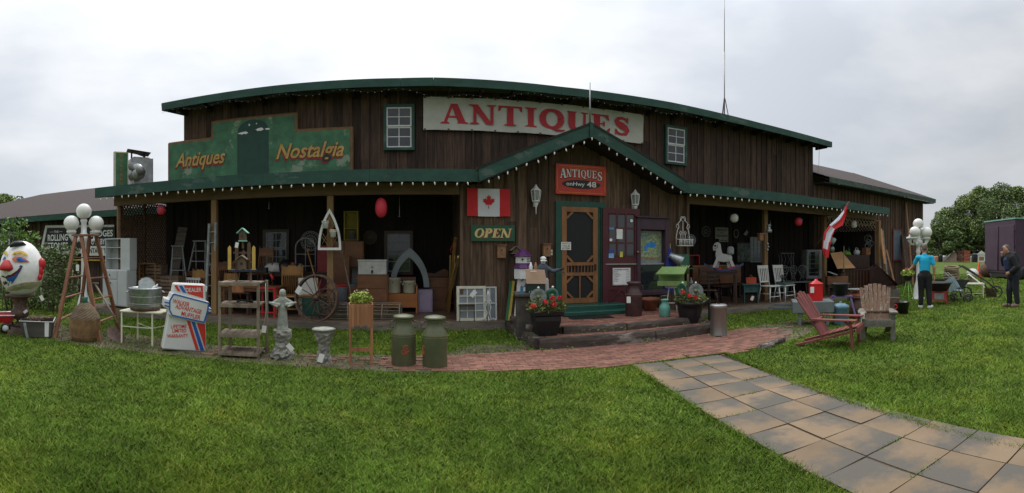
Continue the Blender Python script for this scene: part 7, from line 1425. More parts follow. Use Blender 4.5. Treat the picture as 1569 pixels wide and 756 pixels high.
# rocking horse on a dark bar table
hp = PY(1106, 415, 9.95); ht = hp.z - Z; rzh = -th(1106)
t = thing('bar_table', 'tall dark turned leg table under the white rocking horse', 'table', (hp.x, hp.y, Z), rzh + .1); table(t, .8, .5, ht, darkw, leg=.045)
t = thing('rocking_horse', 'white wooden rocking horse on blue rockers standing on the dark table', 'rocking horse', (hp.x, hp.y, hp.z), rzh); hw_ = mat('chalk white horse paint', (.50, .50, .48), .6, .1); kk = 12.5 / F
Hp = lambda L_: [((x - 1105) * kk, (415 - y) * kk) for x, y in L_]
mb = MB(); mb.prism(Hp([(1091, 379), (1094, 373), (1099, 371), (1103, 374), (1104, 382), (1106, 389), (1119, 391), (1121, 395), (1120, 401), (1108, 402), (1100, 401), (1096, 398), (1095, 390), (1096, 384), (1092, 385)]), -.05, .05); mb.build('body', hw_, t, bevel=.01)
for x0, x1, y_ in ((1098, 1092, -.07), (1100, 1097, .05), (1117, 1123, -.07), (1113, 1116, .05)): mb = MB(); mb.prism(Hp([(x0 - 2, 397), (x0 + 3, 397), (x1 + 3, 411), (x1 - 2, 411)]), y_, y_ + .02); mb.build('leg', hw_, t)
for y_ in (-.12, .08):
    mb = MB(); P_ = [((1078 + i * 6) - 0, 406 + 10 * sin(pi * i / 10)) for i in range(11)]; q = Hp(P_); q2 = [(x, z + .05) for x, z in q]; mb.prism(q + q2[::-1], y_, y_ + .025); mb.build('rocker', mat('rocker blue', (.035, .06, .16), .5, .15), t)
mb = MB(); mb.prism(Hp([(1098, 410), (1104, 410), (1104, 413), (1096, 413)]), -.11, .07); mb.prism(Hp([(1116, 410), (1124, 408), (1126, 411), (1115, 413)]), -.11, .07); mb.build('foot_block', red, t)
mb = MB(); mb.box(.14, .32, -.10, .12, .42, .64); mb.build('seat_box', silverw, t, bevel=.04); mb = MB(); mb.ball(((1095 - 1105) * kk, -.052, (415 - 377) * kk), (.03, .006, .03), 10, 6); mb.build('painted_eye', blackm, t); mb = MB(); mb.tube([((x - 1105) * kk, -.06, (415 - y) * kk) for x, y in ((1093, 382), (1098, 380), (1099, 375))], .007); mb.build('bridle', darkw, t)
chair('ladder_chair', 'black ladder back chair left of the rocking horse table', 1085, 9.75, -30, darkw, style='slats', bh=.5, n=4); chair('ladder_chair', 'second black chair behind the rocking horse table legs', 1105, 10.5, 10, darkw, style='slats', bh=.4, n=3)
t = TP('blanket_chest', 'orange brown wooden chest low in the dark behind the rocking horse', 'chest', 1100, 11.2, 0); mb = MB(); mb.box(-.9, .9, 0, .45, .2, .72); mb.build('case', brownw, t, bevel=.01); mb = MB(); mb.box(-.92, .92, -.02, .47, .722, .76); mb.build('lid', oak, t); t.location.z = Z + .25
t = TP('chest_shelf', 'dark low shelf under the orange brown chest', 'shelf', 1100, 11.2, 0); mb = MB(); mb.box(-.9, .9, 0, .45, .38, .42); [mb.box(x, x + .06, 0, .45, 0, .38) for x in (-.88, 0, .82)]; mb.build('shelf_board', darkw, t)
t = TP('red_glass_cabinet', 'small red framed glass cabinet behind the green shutter', 'cabinet', 1064, 11.6, 0, z=.95); mb = MB(); [mb.box(*b) for b in ((-.2, -.16, 0, .2, 0, .55), (.16, .2, 0, .2, 0, .55), (-.16, .16, 0, .2, 0, .04), (-.16, .16, 0, .2, .51, .55))]; mb.build('frame', red, t); mb = MB(); mb.box(-.16, .16, .17, .19, .04, .51); mb.build('back', darkw, t)
t = TP('heart_stool', 'teal green plank stool with heart cut out holding an orange box', 'stool', 1150.5, 9.75, -35); tgr = mat('dark teal plank paint', (.03, .09, .085), .6, .2); mb = MB(); mb.box(-.24, .24, -.16, .16, .50, .53); mb.build('seat', tgr, t); [MB().box(x, x + .025, -.13, .13, 0, .5).build('leg_board', tgr, t) for x in (-.2, .17)]; mb = MB(); mb.box(-.17, .17, -.1, -.08, .3, .49); mb.build('apron', tgr, t); mb = MB(); [mb.cbox((0, -.105, .38), (.04, .004, .04), ry=pi / 4)]; mb.build('heart_cutout', blackm, t); rtag(t, (.02, -.18, .15), 1.5, .4); sp = t.location.copy()
t = thing('recipe_box', 'orange red wooden box on the teal plank stool', 'box', sp + Vector((0, 0, .532)), radians(-35)); mb = MB(); mb.box(-.14, .14, -.1, .1, 0, .17); mb.build('box_body', mat('orange red box paint', (.42, .06, .025), .5, .15), t, bevel=.005); mb = MB(); mb.tube([(-.05, 0, .17), (0, 0, .24), (.05, 0, .17)], .008); mb.build('handle', oak, t)
wch = mat('white chair paint', (.60, .60, .56), .5, .06)
for px, Y_, lb in ((1180, 9.62, 'white slat back kitchen chair, left of the pair on the right porch'), (1203, 9.62, 'white slat back kitchen chair holding a green cushion, right of the pair')): chair('kitchen_chair', lb, px, Y_, 4, wch, style='upright', n=5, bh=.52, w_=.42, group='white chairs on the right porch', sh_=.46)
p = PY(1203, 388, 9.6); t = thing('green_cushion', 'dark green cushion on the seat of the right white chair', 'cushion', (p.x, p.y, Z + .462)); mb = MB(); mb.box(-.19, .19, -.19, .19, 0, .05); mb.build('cushion', tgr, t, bevel=.02)
t = thing('iron_ornament', 'black iron bird ornament propped on the right white chair', 'ornament', (p.x - .1, p.y + .02, Z + .512)); mb = MB(); rd = random.Random(3); [mb.tube([(rd.uniform(-.08, .08), 0, rd.uniform(0, .25)) for _ in range(4)], .011, 5) for _ in range(6)]; mb.build('ironwork', blackm, t)
t = thing('hoop_basket', 'basket with tall red bent handle behind the right white chair', 'basket', (*PY(1193, 388, 10.35).xy, Z + .42)); mb = MB(); mb.tube([(-.18, 0, .1)] + arc(0, .30, .18, 180, 0, 10) + [(.18, 0, .1)], .015); mb.build('handle', mat('dull red cane', (.28, .06, .06), .6), t); mb = MB(); mb.T = Matrix.Diagonal((1.2, .8, 1, 1)); weave(mb, [(.12, 0), (.16, .14)], n=24, rows=8, amp=.006); mb.build('weave', tgr, t)
t = thing('basket_stand', 'small teal crate table under the red handled basket', 'table', (*PY(1193, 388, 10.35).xy, Z)); table(t, .5, .4, .42, tgr)
# wire stand and iron settee
wg = mat('dull grey iron', (.16, .17, .17), .6, .2)
t = TP('wire_plant_stand', 'tall grey wire plant stand behind the white chairs', 'plant stand', 1212, 10.7, -20); mb = MB()
for x, y in ((-.35, 0), (.1, 0), (-.3, .3), (.15, .3)): mb.tube([(x * 1.1, y, 0), (x, y, .9), (x * .9, y, 1.15), (x * 1.05, y, 1.35)], .01)
[mb.tube([(-.36, 0, z), (.12, 0, z), (.15, .3, z), (-.32, .3, z)], .009, 5, True) for z in (.45, .9, 1.36)]; [mb.tube([(x, 0, 1.34), (x + .06, 0, 1.18), (x, 0, 1.0)], .007) for x in (-.25, -.12, 0)]; mb.box(-.36, .14, 0, .3, 1.365, 1.375); mb.build('wirework', wg, t)
t = TP('iron_settee', 'old iron garden settee with three ring back under the red lantern', 'bench', 1222, 10.3, -15); mb = MB(); 
for i in (-1, 0, 1): c = i * .32; mb.tube([(c + .13 * cos(a), .25, .84 + .13 * sin(a)) for a in np.arange(0, 6.2, .45)], .012, 6, True); mb.tube([(c + .06 * cos(a), .25, .84 + .06 * sin(a)) for a in np.arange(0, 6.2, .6)], .009, 6, True); mb.tube([(c - .10, .25, .45), (c - .02, .25, .6), (c - .10, .25, .74)], .01); mb.tube([(c + .10, .25, .45), (c + .02, .25, .6), (c + .10, .25, .74)], .01)
mb.tube([(-.5, .25, .45), (-.5, .25, .85), (-.45, .25, .95)], .014); mb.tube([(.5, .25, .45), (.5, .25, .85), (.45, .25, .95)], .014); mb.build('back', wg, t)
mb = MB(); mb.box(-.5, .5, -.2, .25, .44, .455); mb.build('seat', wg, t); [MB().tube([(x * 1.05, y * 1.1, 0), (x, y, .22), (x * .95, y, .44)], .013).build('leg', wg, t) for x in (-.48, .48) for y in (-.2, .24)]
for px, py, lb, f_ in ((1140, 386, 'dim painting of green trees behind the rocking horse', 0), (1158, 384, 'many paned grey window frame on the wall left of the post', 1), (1128, 358, 'small pale framed oval on the dark wall', 2), (1143, 357, 'small white bird shaped plaque on the dark wall', 3)):
    t = wallthing(['painting', 'paned_frame', 'oval_frame', 'wall_plaque'][f_], lb, ['painting', 'window sash', 'frame', 'plaque'][f_], px, py, 11.9)
    if f_ == 0: MB().box(-.3, .3, 0, .02, -.35, .3).build('frame', darkw, t); MB().box(-.26, .26, -.01, -.001, -.31, .26).build('picture', mat('dim landscape paint', (.03, .08, .05), .6, .8, 8, col2=(.16, .20, .18)), t)
    elif f_ == 1: t.location.z -= .4; sash(t, .5, .85, 3, 5, silverw, lean=.01, fr=.03)
    elif f_ == 2: mb = MB(); mb.tube([(.09 * cos(a), 0, .13 * sin(a)) for a in np.arange(0, 6.2, .4)], .012, 5, True); mb.build('frame', silverw, t)
    else: mb = MB(); mb.prism([(-.1, -.05), (.02, -.1), (.1, .02), (.04, .1), (-.02, .04)], 0, .02); mb.build('plaque', silverw, t)
t = thing('oil_lantern', 'grey metal barn lantern hanging on the right porch post', 'lantern', PY(1178, 350, 9.5)); mb = MB(); mb.lathe([(.07, -.12), (.09, -.1), (.09, -.04), (.05, -.02), (.05, .06), (.07, .08), (.03, .12)], n=14); mb.tube([(-.07, 0, .05), (-.05, 0, .2), (.05, 0, .2), (.07, 0, .05)], .005); mb.build('lantern_body', galv, t); mb = MB(); mb.tube([(0, 0, .2), (0, 0, WZ(1178, 325, 9.5).z - t.location.z)], .004, 4); mb.build('wire', cordm, t)
t = thing('post_birdhouse', 'reddish brown little box hung on the left face of the right porch post', 'birdhouse', PY(1164.5, 364, 9.5)); MB().box(-.06, .08, -.06, .04, -.09, .09).build('box_body', brownw, t, bevel=.005); MB().box(-.08, .1, -.08, .05, .092, .11).build('roof', greyw, t)
t = thing('string_of_bells', 'strand of small grey bells hanging down the right porch post', 'bells', PY(1176, 374, 9.5)); mb = MB(); [mb.ball((.0 + .02 * (i % 2), 0, -.08 * i), .035, 8, 6) for i in range(3)]; mb.tube([(0, 0, .3), (0, 0, -.2)], .004, 4); mb.build('bells', galv, t)
t = TP('display_fridge', 'white drinks fridge with glass door at the back of the right porch', 'fridge', 1250, 10.6, -30); fz = WZ(1250, 383, 10.6).z - Z; MB().box(-.33, .33, 0, .6, .5, fz).build('case', mat('white fridge enamel', (.42, .43, .42), .4, .05), t, bevel=.01)
mb = MB(); [mb.box(*b) for b in ((-.32, -.27, -.04, -.002, .55, fz - .03), (.10, .15, -.04, -.002, .55, fz - .03), (-.27, .10, -.04, -.002, .55, .6), (-.27, .10, -.04, -.002, fz - .08, fz - .03))]; mb.build('door_frame', silverw, t); MB().box(-.27, .10, -.02, -.006, .6, fz - .08).build('door_glass', glass, t); mb = MB(); [mb.box(-.26, .09, -.026, -.021, z, z + .012) for z in np.arange(.7, fz - .1, .15)]; mb.build('wire_shelves', wg, t); MB().box(-.36, .36, -.02, .6, 0, .495).build('black_plinth', blackm, t)
# flag hanging from the pole
p0 = PY(1300, 311, 8.85); pA = PY(1262, 392, 9.3); t = thing('flag', 'red and white maple leaf flag drooping from a slanted pole on the right porch', 'flag', p0); mb = MB(); mb.tube([(.03, 0, .04), pA - p0 + Vector((.3, .6, .3))], .012); mb.build('pole', greyw, t)
L_ = [(1299, 312), (1292, 323), (1284, 333), (1271, 345), (1263, 356), (1261, 368), (1260, 380), (1262, 392)]; Rr = [(1300, 313), (1297, 329), (1291, 345), (1280, 352), (1276, 361), (1273, 372), (1271, 384), (1270, 396)]
mb = MB(); m_ = 8
for i in range(8):
    for j in range(m_ + 1): f = j / m_; a = PY(L_[i][0] + (Rr[i][0] - L_[i][0]) * f, L_[i][1] + (Rr[i][1] - L_[i][1]) * f, 8.95 + .05 * sin(f * 9 + i)); mb.v.append(tuple(a - p0))
for i in range(7):
    for j in range(m_): a = i * (m_ + 1) + j; mb.f.append((a, a + 1, a + m_ + 2, a + m_ + 1)); mb.m.append(1 if (i < 3 and j < 3 - (i == 0) * 2) or (i >= 3 and 2 <= j + (i > 4) * 1 <= 6 and i < 6) else 0); mb.sm.append(True)
mb.build('cloth', [fr_, fw_], t, fix=False); mb = MB(); c = PY(1276, 348, 8.85) - p0; leafpoly(mb, 0, 0, .1, lambda x, z: 0); o = mb.build('maple_leaf', fr_, t, fix=False); o.location = c; o.rotation_euler.y = 1.1
t = thing('bucket_lamp', 'grey metal scoop hanging beside the drooping flag', 'scoop', PY(1275, 370, 9.2)); mb = MB(); mb.T = Matrix.Rotation(.5, 4, 'Y'); mb.lathe([(.08, -.09), (.11, .09), (.1, .09)], n=14); mb.build('scoop', silverw, t); mb = MB(); mb.ball((.0, 0, -.25), (.08, .08, .1), 12, 8); mb.build('jug', clg, t)
# clutter under the far end: plywood, sideboards
def TL(name, label, cat, px, py, z=0, rot=0, **k): return TG(name, label, cat, px, py, z, rot, **k)[0]
t = thing('plywood_sheet', 'slanted sheet of orange plywood above the clutter', 'board', PY(1290, 412, 9.8)); b = t.location; mb = MB(); mb.add([tuple(PY(x, y, Y) - b) for x, y, Y in ((1272, 388, 10), (1290, 386, 10), (1311, 411, 9.6), (1283, 412, 9.6))] + [tuple(PY(x, y, Y + .04) - b) for x, y, Y in ((1272, 388, 10), (1290, 386, 10), (1311, 411, 9.6), (1283, 412, 9.6))], [(0, 1, 2, 3), (7, 6, 5, 4), (0, 4, 5, 1), (1, 5, 6, 2), (2, 6, 7, 3), (3, 7, 4, 0)]); mb.build('sheet', mat('plywood', (.40, .21, .08), .6, .15, 4, stretch=(.4, 1, 1)), t)
t = thing('wooden_stick', 'upright wooden stick in front of the plywood sheet', 'pole', (*PY(1293, 388, 9.5).xy, Z)); MB().tube([(0, 0, 0), (0, 0, WZ(1293, 377, 9.5).z - Z)], .015).build('stick', greyw, t)
t = TP('dark_sideboard', 'dark wood sideboard holding a green cloche at the right porch end', 'sideboard', 1318, 9.85, -35); sz = WZ(1318, 391, 9.85).z - Z; mb = MB(); mb.box(-.7, .45, 0, .45, 0, sz * .6); mb.box(-.6, .40, .1, .45, sz * .6, sz); mb.build('case', darkw, t, bevel=.008); mb = MB(); [mb.box(x, x + .02, -.02, -.001, .1, sz * .55) for x in np.arange(-.6, .4, .12)]; mb.build('spindle_front', brownw, t); sp = t.location.copy(); RS = Matrix.Rotation(radians(-35), 3, 'Z')
for dx, lb, nm, k_ in ((-.45, 'lime green dome on the dark sideboard', 'dome', 0), (-.05, 'white and red enamel kettle on the dark sideboard', 'kettle', 1), (.32, 'red brown wooden box at the end of the dark sideboard', 'box', 2), (-.32, 'dark green bottle behind the lime green dome', 'bottle', 3)):
    t = thing({'dome': 'green_dome', 'kettle': 'enamel_kettle', 'box': 'wooden_box', 'bottle': 'green_bottle'}[nm], lb, nm, sp + RS @ Vector((dx, .25 + (.08 if k_ == 3 else 0), sz + .001))); mb = MB()
    if k_ == 0: mb.lathe([(.2, 0), (.17, .07), (.1, .12), (.03, .14), (.02, .18)], n=16); mb.build('body', mat('lime green', (.14, .26, .03), .5), t)
    elif k_ == 1: mb.lathe([(.09, 0), (.13, .06), (.1, .16), (.02, .19)], n=16); mb.tube([(-.1, 0, .12), (-.05, 0, .26), (.08, 0, .24), (.1, 0, .12)], .01); mb.tube([(.1, 0, .08), (.2, 0, .15)], .02); mb.build('body', mat('white red enamel', (.5, .5, .5), .3, .1, 10, stain=(.4, .05, .05), stain_at=.6), t)
    elif k_ == 2: mb.box(-.14, .14, -.1, .1, 0, .26); mb.build('body', brownw, t, bevel=.006)
    else: mb.lathe([(.05, 0), (.05, .18), (.015, .24), (.018, .3)], n=12); mb.build('body', greend, t)
t = thing('wire_rings', 'tangle of grey wire rings hanging at the right porch end', 'wire', PY(1330, 371, 9.5), -.6); mb = MB(); rd = random.Random(2); [mb.tube([(cx + r * cos(a), 0, cz + r * sin(a)) for a in np.arange(0, 6.2, .4)], .005, 4, True) for cx, cz, r in ((0, .12, .13), (.05, .1, .1), (0, -.15, .12), (-.04, -.14, .07), (.02, 0, .09), (.1, -.05, .1))]; mb.build('wire', wg, t)
# things on the lawn by the right porch
gr2 = mat('grey trailer paint', (.14, .16, .16), .5, .15, 5)
t = TL('utility_trailer', 'small grey metal box trailer with drawbar under the red can', 'trailer', 1243, 497, 0, 6); mb = MB(); mb.box(-.42, .46, -.3, .35, .28, .52); mb.build('box_body', gr2, t, bevel=.01); mb = MB(); mb.bar((-.42, -.2, .36), (-.95, -.12, .38), .05, .03); mb.bar((-.42, .15, .40), (-.80, .12, .42), .05, .03); mb.build('drawbar', mat('blue grey steel', (.06, .08, .10), .5), t); [MB().box(x, x + .06, -.25, -.19, 0, .28).build('leg', gr2, t) for x in (-.3, .3)]; tp = t.location.copy(); tr_ = t.rotation_euler.z
t = thing('red_can', 'bright red octagonal can with conical lid and paper tag', 'can', tp + Matrix.Rotation(tr_, 3, 'Z') @ Vector((.10, -.05, .522)), tr_); brd = mat('bright red enamel', (.58, .012, .015), .35, .06); mb = MB(); mb.lathe([(.15, 0), (.155, .01), (.155, .34), (.16, .35)], n=8, smooth=False); mb.build('can_body', brd, t); mb = MB(); mb.lathe([(.162, .352), (.155, .37), (.04, .43), (.03, .46)], n=16); mb.tube([(-.03, 0, .44), (0, 0, .49), (.03, 0, .44)], .008); mb.build('lid', brd, t); rtag(t, (-.1, -.16, .24), 1.6, 0)
def adirondack(name, label, px, py, rot, m, mseat, marm, nb=7, fan=.04):
    t, k = TG(name, label, 'garden chair', px, py, 0, rot); W2 = .29
    for s in (-1, 1):
        MB().bar((s * W2, -.42, 0), (s * W2, -.38, .52), .035, .09, up=(1, 0, 0)).build('front_leg', marm, t)
        MB().bar((s * (W2 - .045), -.44, .34), (s * (W2 - .045), .48, .03), .035, .12, up=(1, 0, 0)).build('side_rail', m, t)
        mb = MB(); mb.slab([(s * (W2 - .07), -.48), (s * (W2 + .09), -.48), (s * (W2 + .09), -.2), (s * (W2 + .04), .22), (s * (W2 - .03), .22), (s * (W2 - .05), -.1)][::s], .53, .555); mb.build('arm_rest', marm, t)
        MB().bar((s * W2, -.40, .42), (s * (W2 + .05), -.30, .525), .03, .05, up=(1, 0, 0)).build('bracket', marm, t)
    for i in range(6): f = i / 5; y = -.44 + .50 * f; z = .405 - .168 * f; MB().cbox((0, y, z), (W2 * 2 - .09, .085, .022), rx=-.32).build('seat_slat', mseat, t)
    MB().cbox((0, -.485, .345), (W2 * 2, .022, .12)).build('front_apron', mseat, t)
    mb = MB(); mb.bar((-W2, .20, .50), (W2, .20, .50), .05, .03); mb.bar((-W2 * .8, .44, .86), (W2 * .8, .44, .86), .04, .02); mb.build('back_brace', m, t)
    for i in range(nb):
        u = (i - (nb - 1) / 2) / ((nb - 1) / 2); x0 = u * (W2 - .08); x1 = u * (W2 + fan); h_ = 1.0 - .10 * u * u; MB().bar((x0, .07, .20), (x1, .07 + .44 * h_, .20 + .84 * h_), (2 * W2 / nb) - .004, .02, up=(0, -1, 0)).build('back_slat', m, t)
    return t
rw = mat('faded red stain wood', (.17, .045, .038), .7, .3, 8, stretch=(1, 1, .2), bump=.2, island=.15); gw2 = mat('peeling brown wood', (.17, .105, .07), .85, .4, 9, stretch=(3, 3, .3), bump=.6, stain=(.30, .26, .2), stain_at=.56, island=.2); ag = mat('aged grey timber', (.15, .14, .115), .9, .3, 8, bump=.4)
t = adirondack('adirondack_chair', 'red stained wooden garden chair seen from its side', 1272, 529, 76, rw, rw, rw, nb=5, fan=0); t.scale = (1, 1.06, .86); rtag(t, (.31, -.45, .42), 1.4, 0)
t = adirondack('adirondack_chair', 'peeling brown fan back garden chair facing the path', 1343, 517, 4, gw2, ag, ag, nb=7, fan=.0); t.scale = (.92,) * 3; rtag(t, (-.30, -.5, .5), 1.6, 0)
t = TL('blue_churn', 'round pale blue enamel canner under the black tub', 'canner', 1288, 497, 0); bl_ = mat('dusty blue enamel', (.10, .20, .27), .4, .25, 6); mb = MB(); mb.lathe([(.16, 0), (.17, .02), (.17, .34), (.19, .36), (.19, .40), (.1, .45), (.02, .46), (.03, .50)], n=24); mb.build('pot', bl_, t)
t = TL('purple_sawhorse', 'lilac painted folding trestle straddling the blue canner', 'trestle', 1290, 492, 0); lil = mat('lilac trestle paint', (.15, .12, .28), .5, .15); [MB().bar((s * .34, y, 0), (s * .20, 0, .55), .04, .03, up=(0, 1, 0)).build('leg', lil, t) for s in (-1, 1) for y in (-.12, .2)]; MB().box(-.24, .24, -.04, .06, .55, .58).build('top_bar', lil, t); b2 = t.location.copy(); rz2 = t.rotation_euler.z
t = thing('black_tub', 'black rubber tub on top of the lilac trestle', 'tub', b2 + Vector((0, .05, .582)), rz2); MB().lathe([(.13, 0), (.20, .24), (.22, .25), (.22, .28), (.19, .27)], n=20).build('tub_wall', blackp, t)
t = TL('brown_crock_can', 'rust brown lidded can beside the blue canner', 'can', 1312, 488, 0); MB().lathe([(.17, 0), (.18, .3), (.12, .42), (.12, .47), (.19, .49), (.19, .52), (.15, .53)], n=20).build('can_body', mat('brown enamel', (.10, .05, .04), .5, .3, 6), t); MB().lathe([(.16, .531), (.17, .56), (.1, .60), (.01, .61)], n=20).build('lid', mat('faded red lid', (.33, .08, .05), .6, .2), t); bb = t.location.copy()
t = thing('tin_basin', 'grey tin basin stacked on the rust brown can', 'basin', bb + Vector((0, .0, .62))); MB().lathe([(.1, 0), (.2, .07), (.21, .08)], n=20).build('basin', galv, t)
t = TP('tool_chest', 'open old tool chest with papers and brown boxes in front of the plywood', 'tool box', 1284, 9.45, -35, z=.55); MB().box(-.35, .35, 0, .3, 0, .25).build('case', brownw, t, bevel=.006); MB().bar((-.3, .1, .4), (-.05, -.05, .3), .2, .015).build('paper', silverw, t); MB().bar((-.35, .3, .26), (-.35, .42, .52), .04, .03).bar((.1, .1, .27), (.3, .2, .34), .12, .06).build('lid_frame', darkw, t)
t = TP('chest_stand', 'dark slatted rack under the open tool chest', 'rack', 1284, 9.45, -35, z=0); table(t, .8, .35, .55, darkw)
t = TP('steel_lid', 'dark maroon metal hood leaning beyond the porch corner', 'metal hood', 1352, 8.9, -45, z=.0); mb = MB(); mb.add([(-.45, 0, 1.0), (-.2, -.1, 1.15), (.55, -.1, .45), (.5, .1, .40), (.1, .1, .4), (-.45, .05, .42)], [(0, 1, 2, 3, 4, 5)]); mb.add([(-.45, 0.3, 1.0), (-.2, .5, 1.15), (.55, .5, .45), (.5, .6, .40)], [(0, 1, 2, 3)]); mb.add([(-.2, -.1, 1.15), (.55, -.1, .45), (.55, .5, .45), (-.2, .5, 1.15)], [(0, 1, 2, 3)]); mb.build('hood', mat('dark maroon metal', (.05, .022, .024), .4, .25, 5), t); MB().box(-.3, .6, -.05, .4, 0, .30).build('base_block', ag, t); MB().box(-.3, .5, 0, .35, .30, .41).build('frame', rust, t)
# planks against the end of the porch
for i, (xa, ya, Ya, xb, yb, Yb, m_, w_, lb) in enumerate(((1352, 436, 9.3, 1344, 352, 9.75, greyw, .09, 'grey thin board leaning left of the orange board'), (1356, 405, 9.3, 1349, 350, 9.7, pine, .15, 'fresh orange board leaning on the last porch post'), (1362, 440, 9.3, 1352, 353, 9.8, edgew, .12, 'long grey board leaning right of the orange board'), (1374, 432, 9.4, 1358, 383, 9.8, cdm, .10, 'short tan board leaning lowest of the boards'), (1354, 440, 9.2, 1346, 380, 9.7, greyw, .07, 'short grey stick leaning by the maroon hood'))):
    a = PY(xa, ya, Ya); b = PY(xb, yb, Yb); a.z = max(a.z, .0) if i == 1 else 0.0
    t = thing('leaning_plank', lb, 'plank', a, 0, 'planks leaning on the last porch post'); MB().bar((0, 0, 0), b - a, w_, .03, up=(0, -1, 0)).build('plank', m_, t)
for xa, ya, xb, yb, m_, w_, lb in ((1399, 440, 1388, 312, cdm, .10, 'tall reddish board leaning on the wing wall'), (1393, 432, 1385, 362, board, .5, 'dark plank door leaning on the wing wall behind the lamp post')):
    a = PY(xa, ya, 11.2); b = PY(xb, yb, 11.9); a.z = 0; t = thing('leaning_plank', lb, 'plank', a, 0); MB().bar((0, 0, 0), b - a, w_, .04, up=(0, -1, 0)).build('plank', m_, t)
a = PY(1368, 400, 11.96); b = PY(1382, 352, 11.96); mb = MB(); fr3 = lambda x0, x1, z0, z1, t_: (mb.box(x0, x0 + t_, 11.93, 11.99, z0, z1), mb.box(x1 - t_, x1, 11.93, 11.99, z0, z1), mb.box(x0 + t_, x1 - t_, 11.93, 11.99, z1 - t_, z1), mb.box(x0 + t_, x1 - t_, 11.93, 11.99, z0, z0 + t_)); fr3(a.x, b.x, a.z, b.z, .05); wd = mb.build('window', mat('dull red trim', (.2, .03, .03), .6), store); MB().box(a.x + .06, b.x - .06, 11.95, 11.96, a.z + .06, b.z - .06).build('covered_pane', mat('blue grey plastic sheet', (.10, .13, .16), .3, .2, 6), wd)
for px, py, w_, h_, lb in ((1378, 431, .34, .72, 'small white multi pane frame leaning farthest left on the grass'), (1389, 431, .5, .8, 'white painted frame with black figures leaning on the wing wall')):
    t = TL('window_sash', lb, 'window sash', px, py, 0, 8); sash(t, w_, h_, 2, 3, whited, lean=.12, fr=.05)
lamp_post(1407, 388, 15.6, 'white cast lamp post with one bare arm behind the man in turquoise', rot=12, arms=((0, 1), (180, 0), (60, 1), (235, 1)))
t = TL('garden_trellis', 'rusty thin iron frame standing in front of the right lamp post', 'frame', 1399, 452, 0); [MB().bar((x, 0, 0), (x, 0, 1.55), .03).build('upright', rust, t) for x in (-.18, .1)]; MB().bar((-.18, 0, 1.5), (.1, 0, 1.5), .03).bar((-.18, 0, .1), (.1, 0, .1), .03).build('crossbar', rust, t)
# stand with potted plant, baskets
t = TL('tripod_stand', 'lime green wire tripod plant stand in front of the man in turquoise', 'plant stand', 1391, 474, 0); lg = mat('lime green wire', (.16, .42, .06), .4); h_ = EYE - (430 - 388) / F * t.location.xy.length; [MB().tube([(.03 * cos(a), .03 * sin(a), h_), (.24 * cos(a), .24 * sin(a), 0)], .01).build('leg', lg, t) for a in (2.8, 4.9, .3)]; mb = MB(); mb.lathe([(.09, h_), (.14, h_ + .12), (.15, h_ + .13)], n=14); mb.build('pot', blackp, t); tp = t.location.copy()
mb = MB(); leaf_cloud(mb, [(0, 0, h_ + .2, .2, .16, .10)], 260, .04, 8); f_ = mb.build('foliage', leafy, t, fix=False); mb = MB(); leaf_cloud(mb, [(-.03, 0, h_ + .3, .07, .07, .05)], 40, .02, 8); mb.build('blossom', mat('pink petals', (.6, .12, .2), .6), t, fix=False)
t = TL('black_basket', 'black plastic basket on the grass right of the brown garden chair', 'basket', 1380, 481, 0); MB().lathe([(.18, 0), (.24, .3), (.26, .31), (.23, .3), (.17, .03), (.002, .03)], n=20).build('basket_wall', blackp, t)
t = TL('red_scissors_toy', 'red metal toy with round handles beside the black basket', 'toy', 1368, 484, 0); mb = MB(); [mb.tube([(cx + .05 * cos(a), 0, z + .05 * sin(a)) for a in np.arange(0, 6.2, .5)], .014, 5, True) for cx, z in ((-.06, .2), (.06, .22), (.0, .08))]; mb.build('rings', brd, t)
t = TL('anvil', 'grey anvil shaped iron piece behind the brown chair arm', 'ironware', 1366, 487, 0); MB().box(-.08, .08, -.06, .06, 0, .35).cbox((.02, 0, .42), (.34, .12, .12)).build('block', rust, t)
t = TL('red_crate', 'red plastic crate under the black basin', 'crate', 1439, 466, 0); [MB().box(x, x + .05, y, y + .05, 0, .38).build('corner_post', red, t) for x in (-.26, .22) for y in (-.2, .2)]; MB().box(-.26, .27, -.2, -.18, .12, .36).box(-.26, .27, .23, .25, .12, .36).box(-.27, .28, -.21, .26, .37, .40).build('side_panel', mat('faded red plastic', (.40, .06, .06), .5, .15), t); MB().box(-.14, .14, -.206, -.203, .16, .34).build('white_label', silverw, t); tp = t.location.copy()
t = thing('black_basin', 'wide black rubber basin on the red crate', 'basin', tp + Vector((0, 0, .40))); MB().lathe([(.26, 0), (.38, .22), (.41, .23), (.41, .26), (.36, .25), (.25, .03), (.002, .03)], n=24).build('basin_wall', blackp, t)
def wheel(t, c, r, m, ax='Y', w_=.05, sp=6):
    mb = MB(); mb.T = Matrix.Translation(c) @ Matrix.Rotation(pi / 2, 4, 'X'); mb.tube([(r * cos(a), r * sin(a), 0) for a in np.linspace(0, 2 * pi, 19)[:-1]], w_ / 2, 6, True); mb.tube([(0, 0, -w_), (0, 0, w_)], r * .14, 8); [mb.tube([(0, 0, 0), (r * cos(a), r * sin(a), 0)], .008, 4) for a in np.linspace(0, 2 * pi, sp + 1)[:-1]]; return mb.build('wheel', m, t)
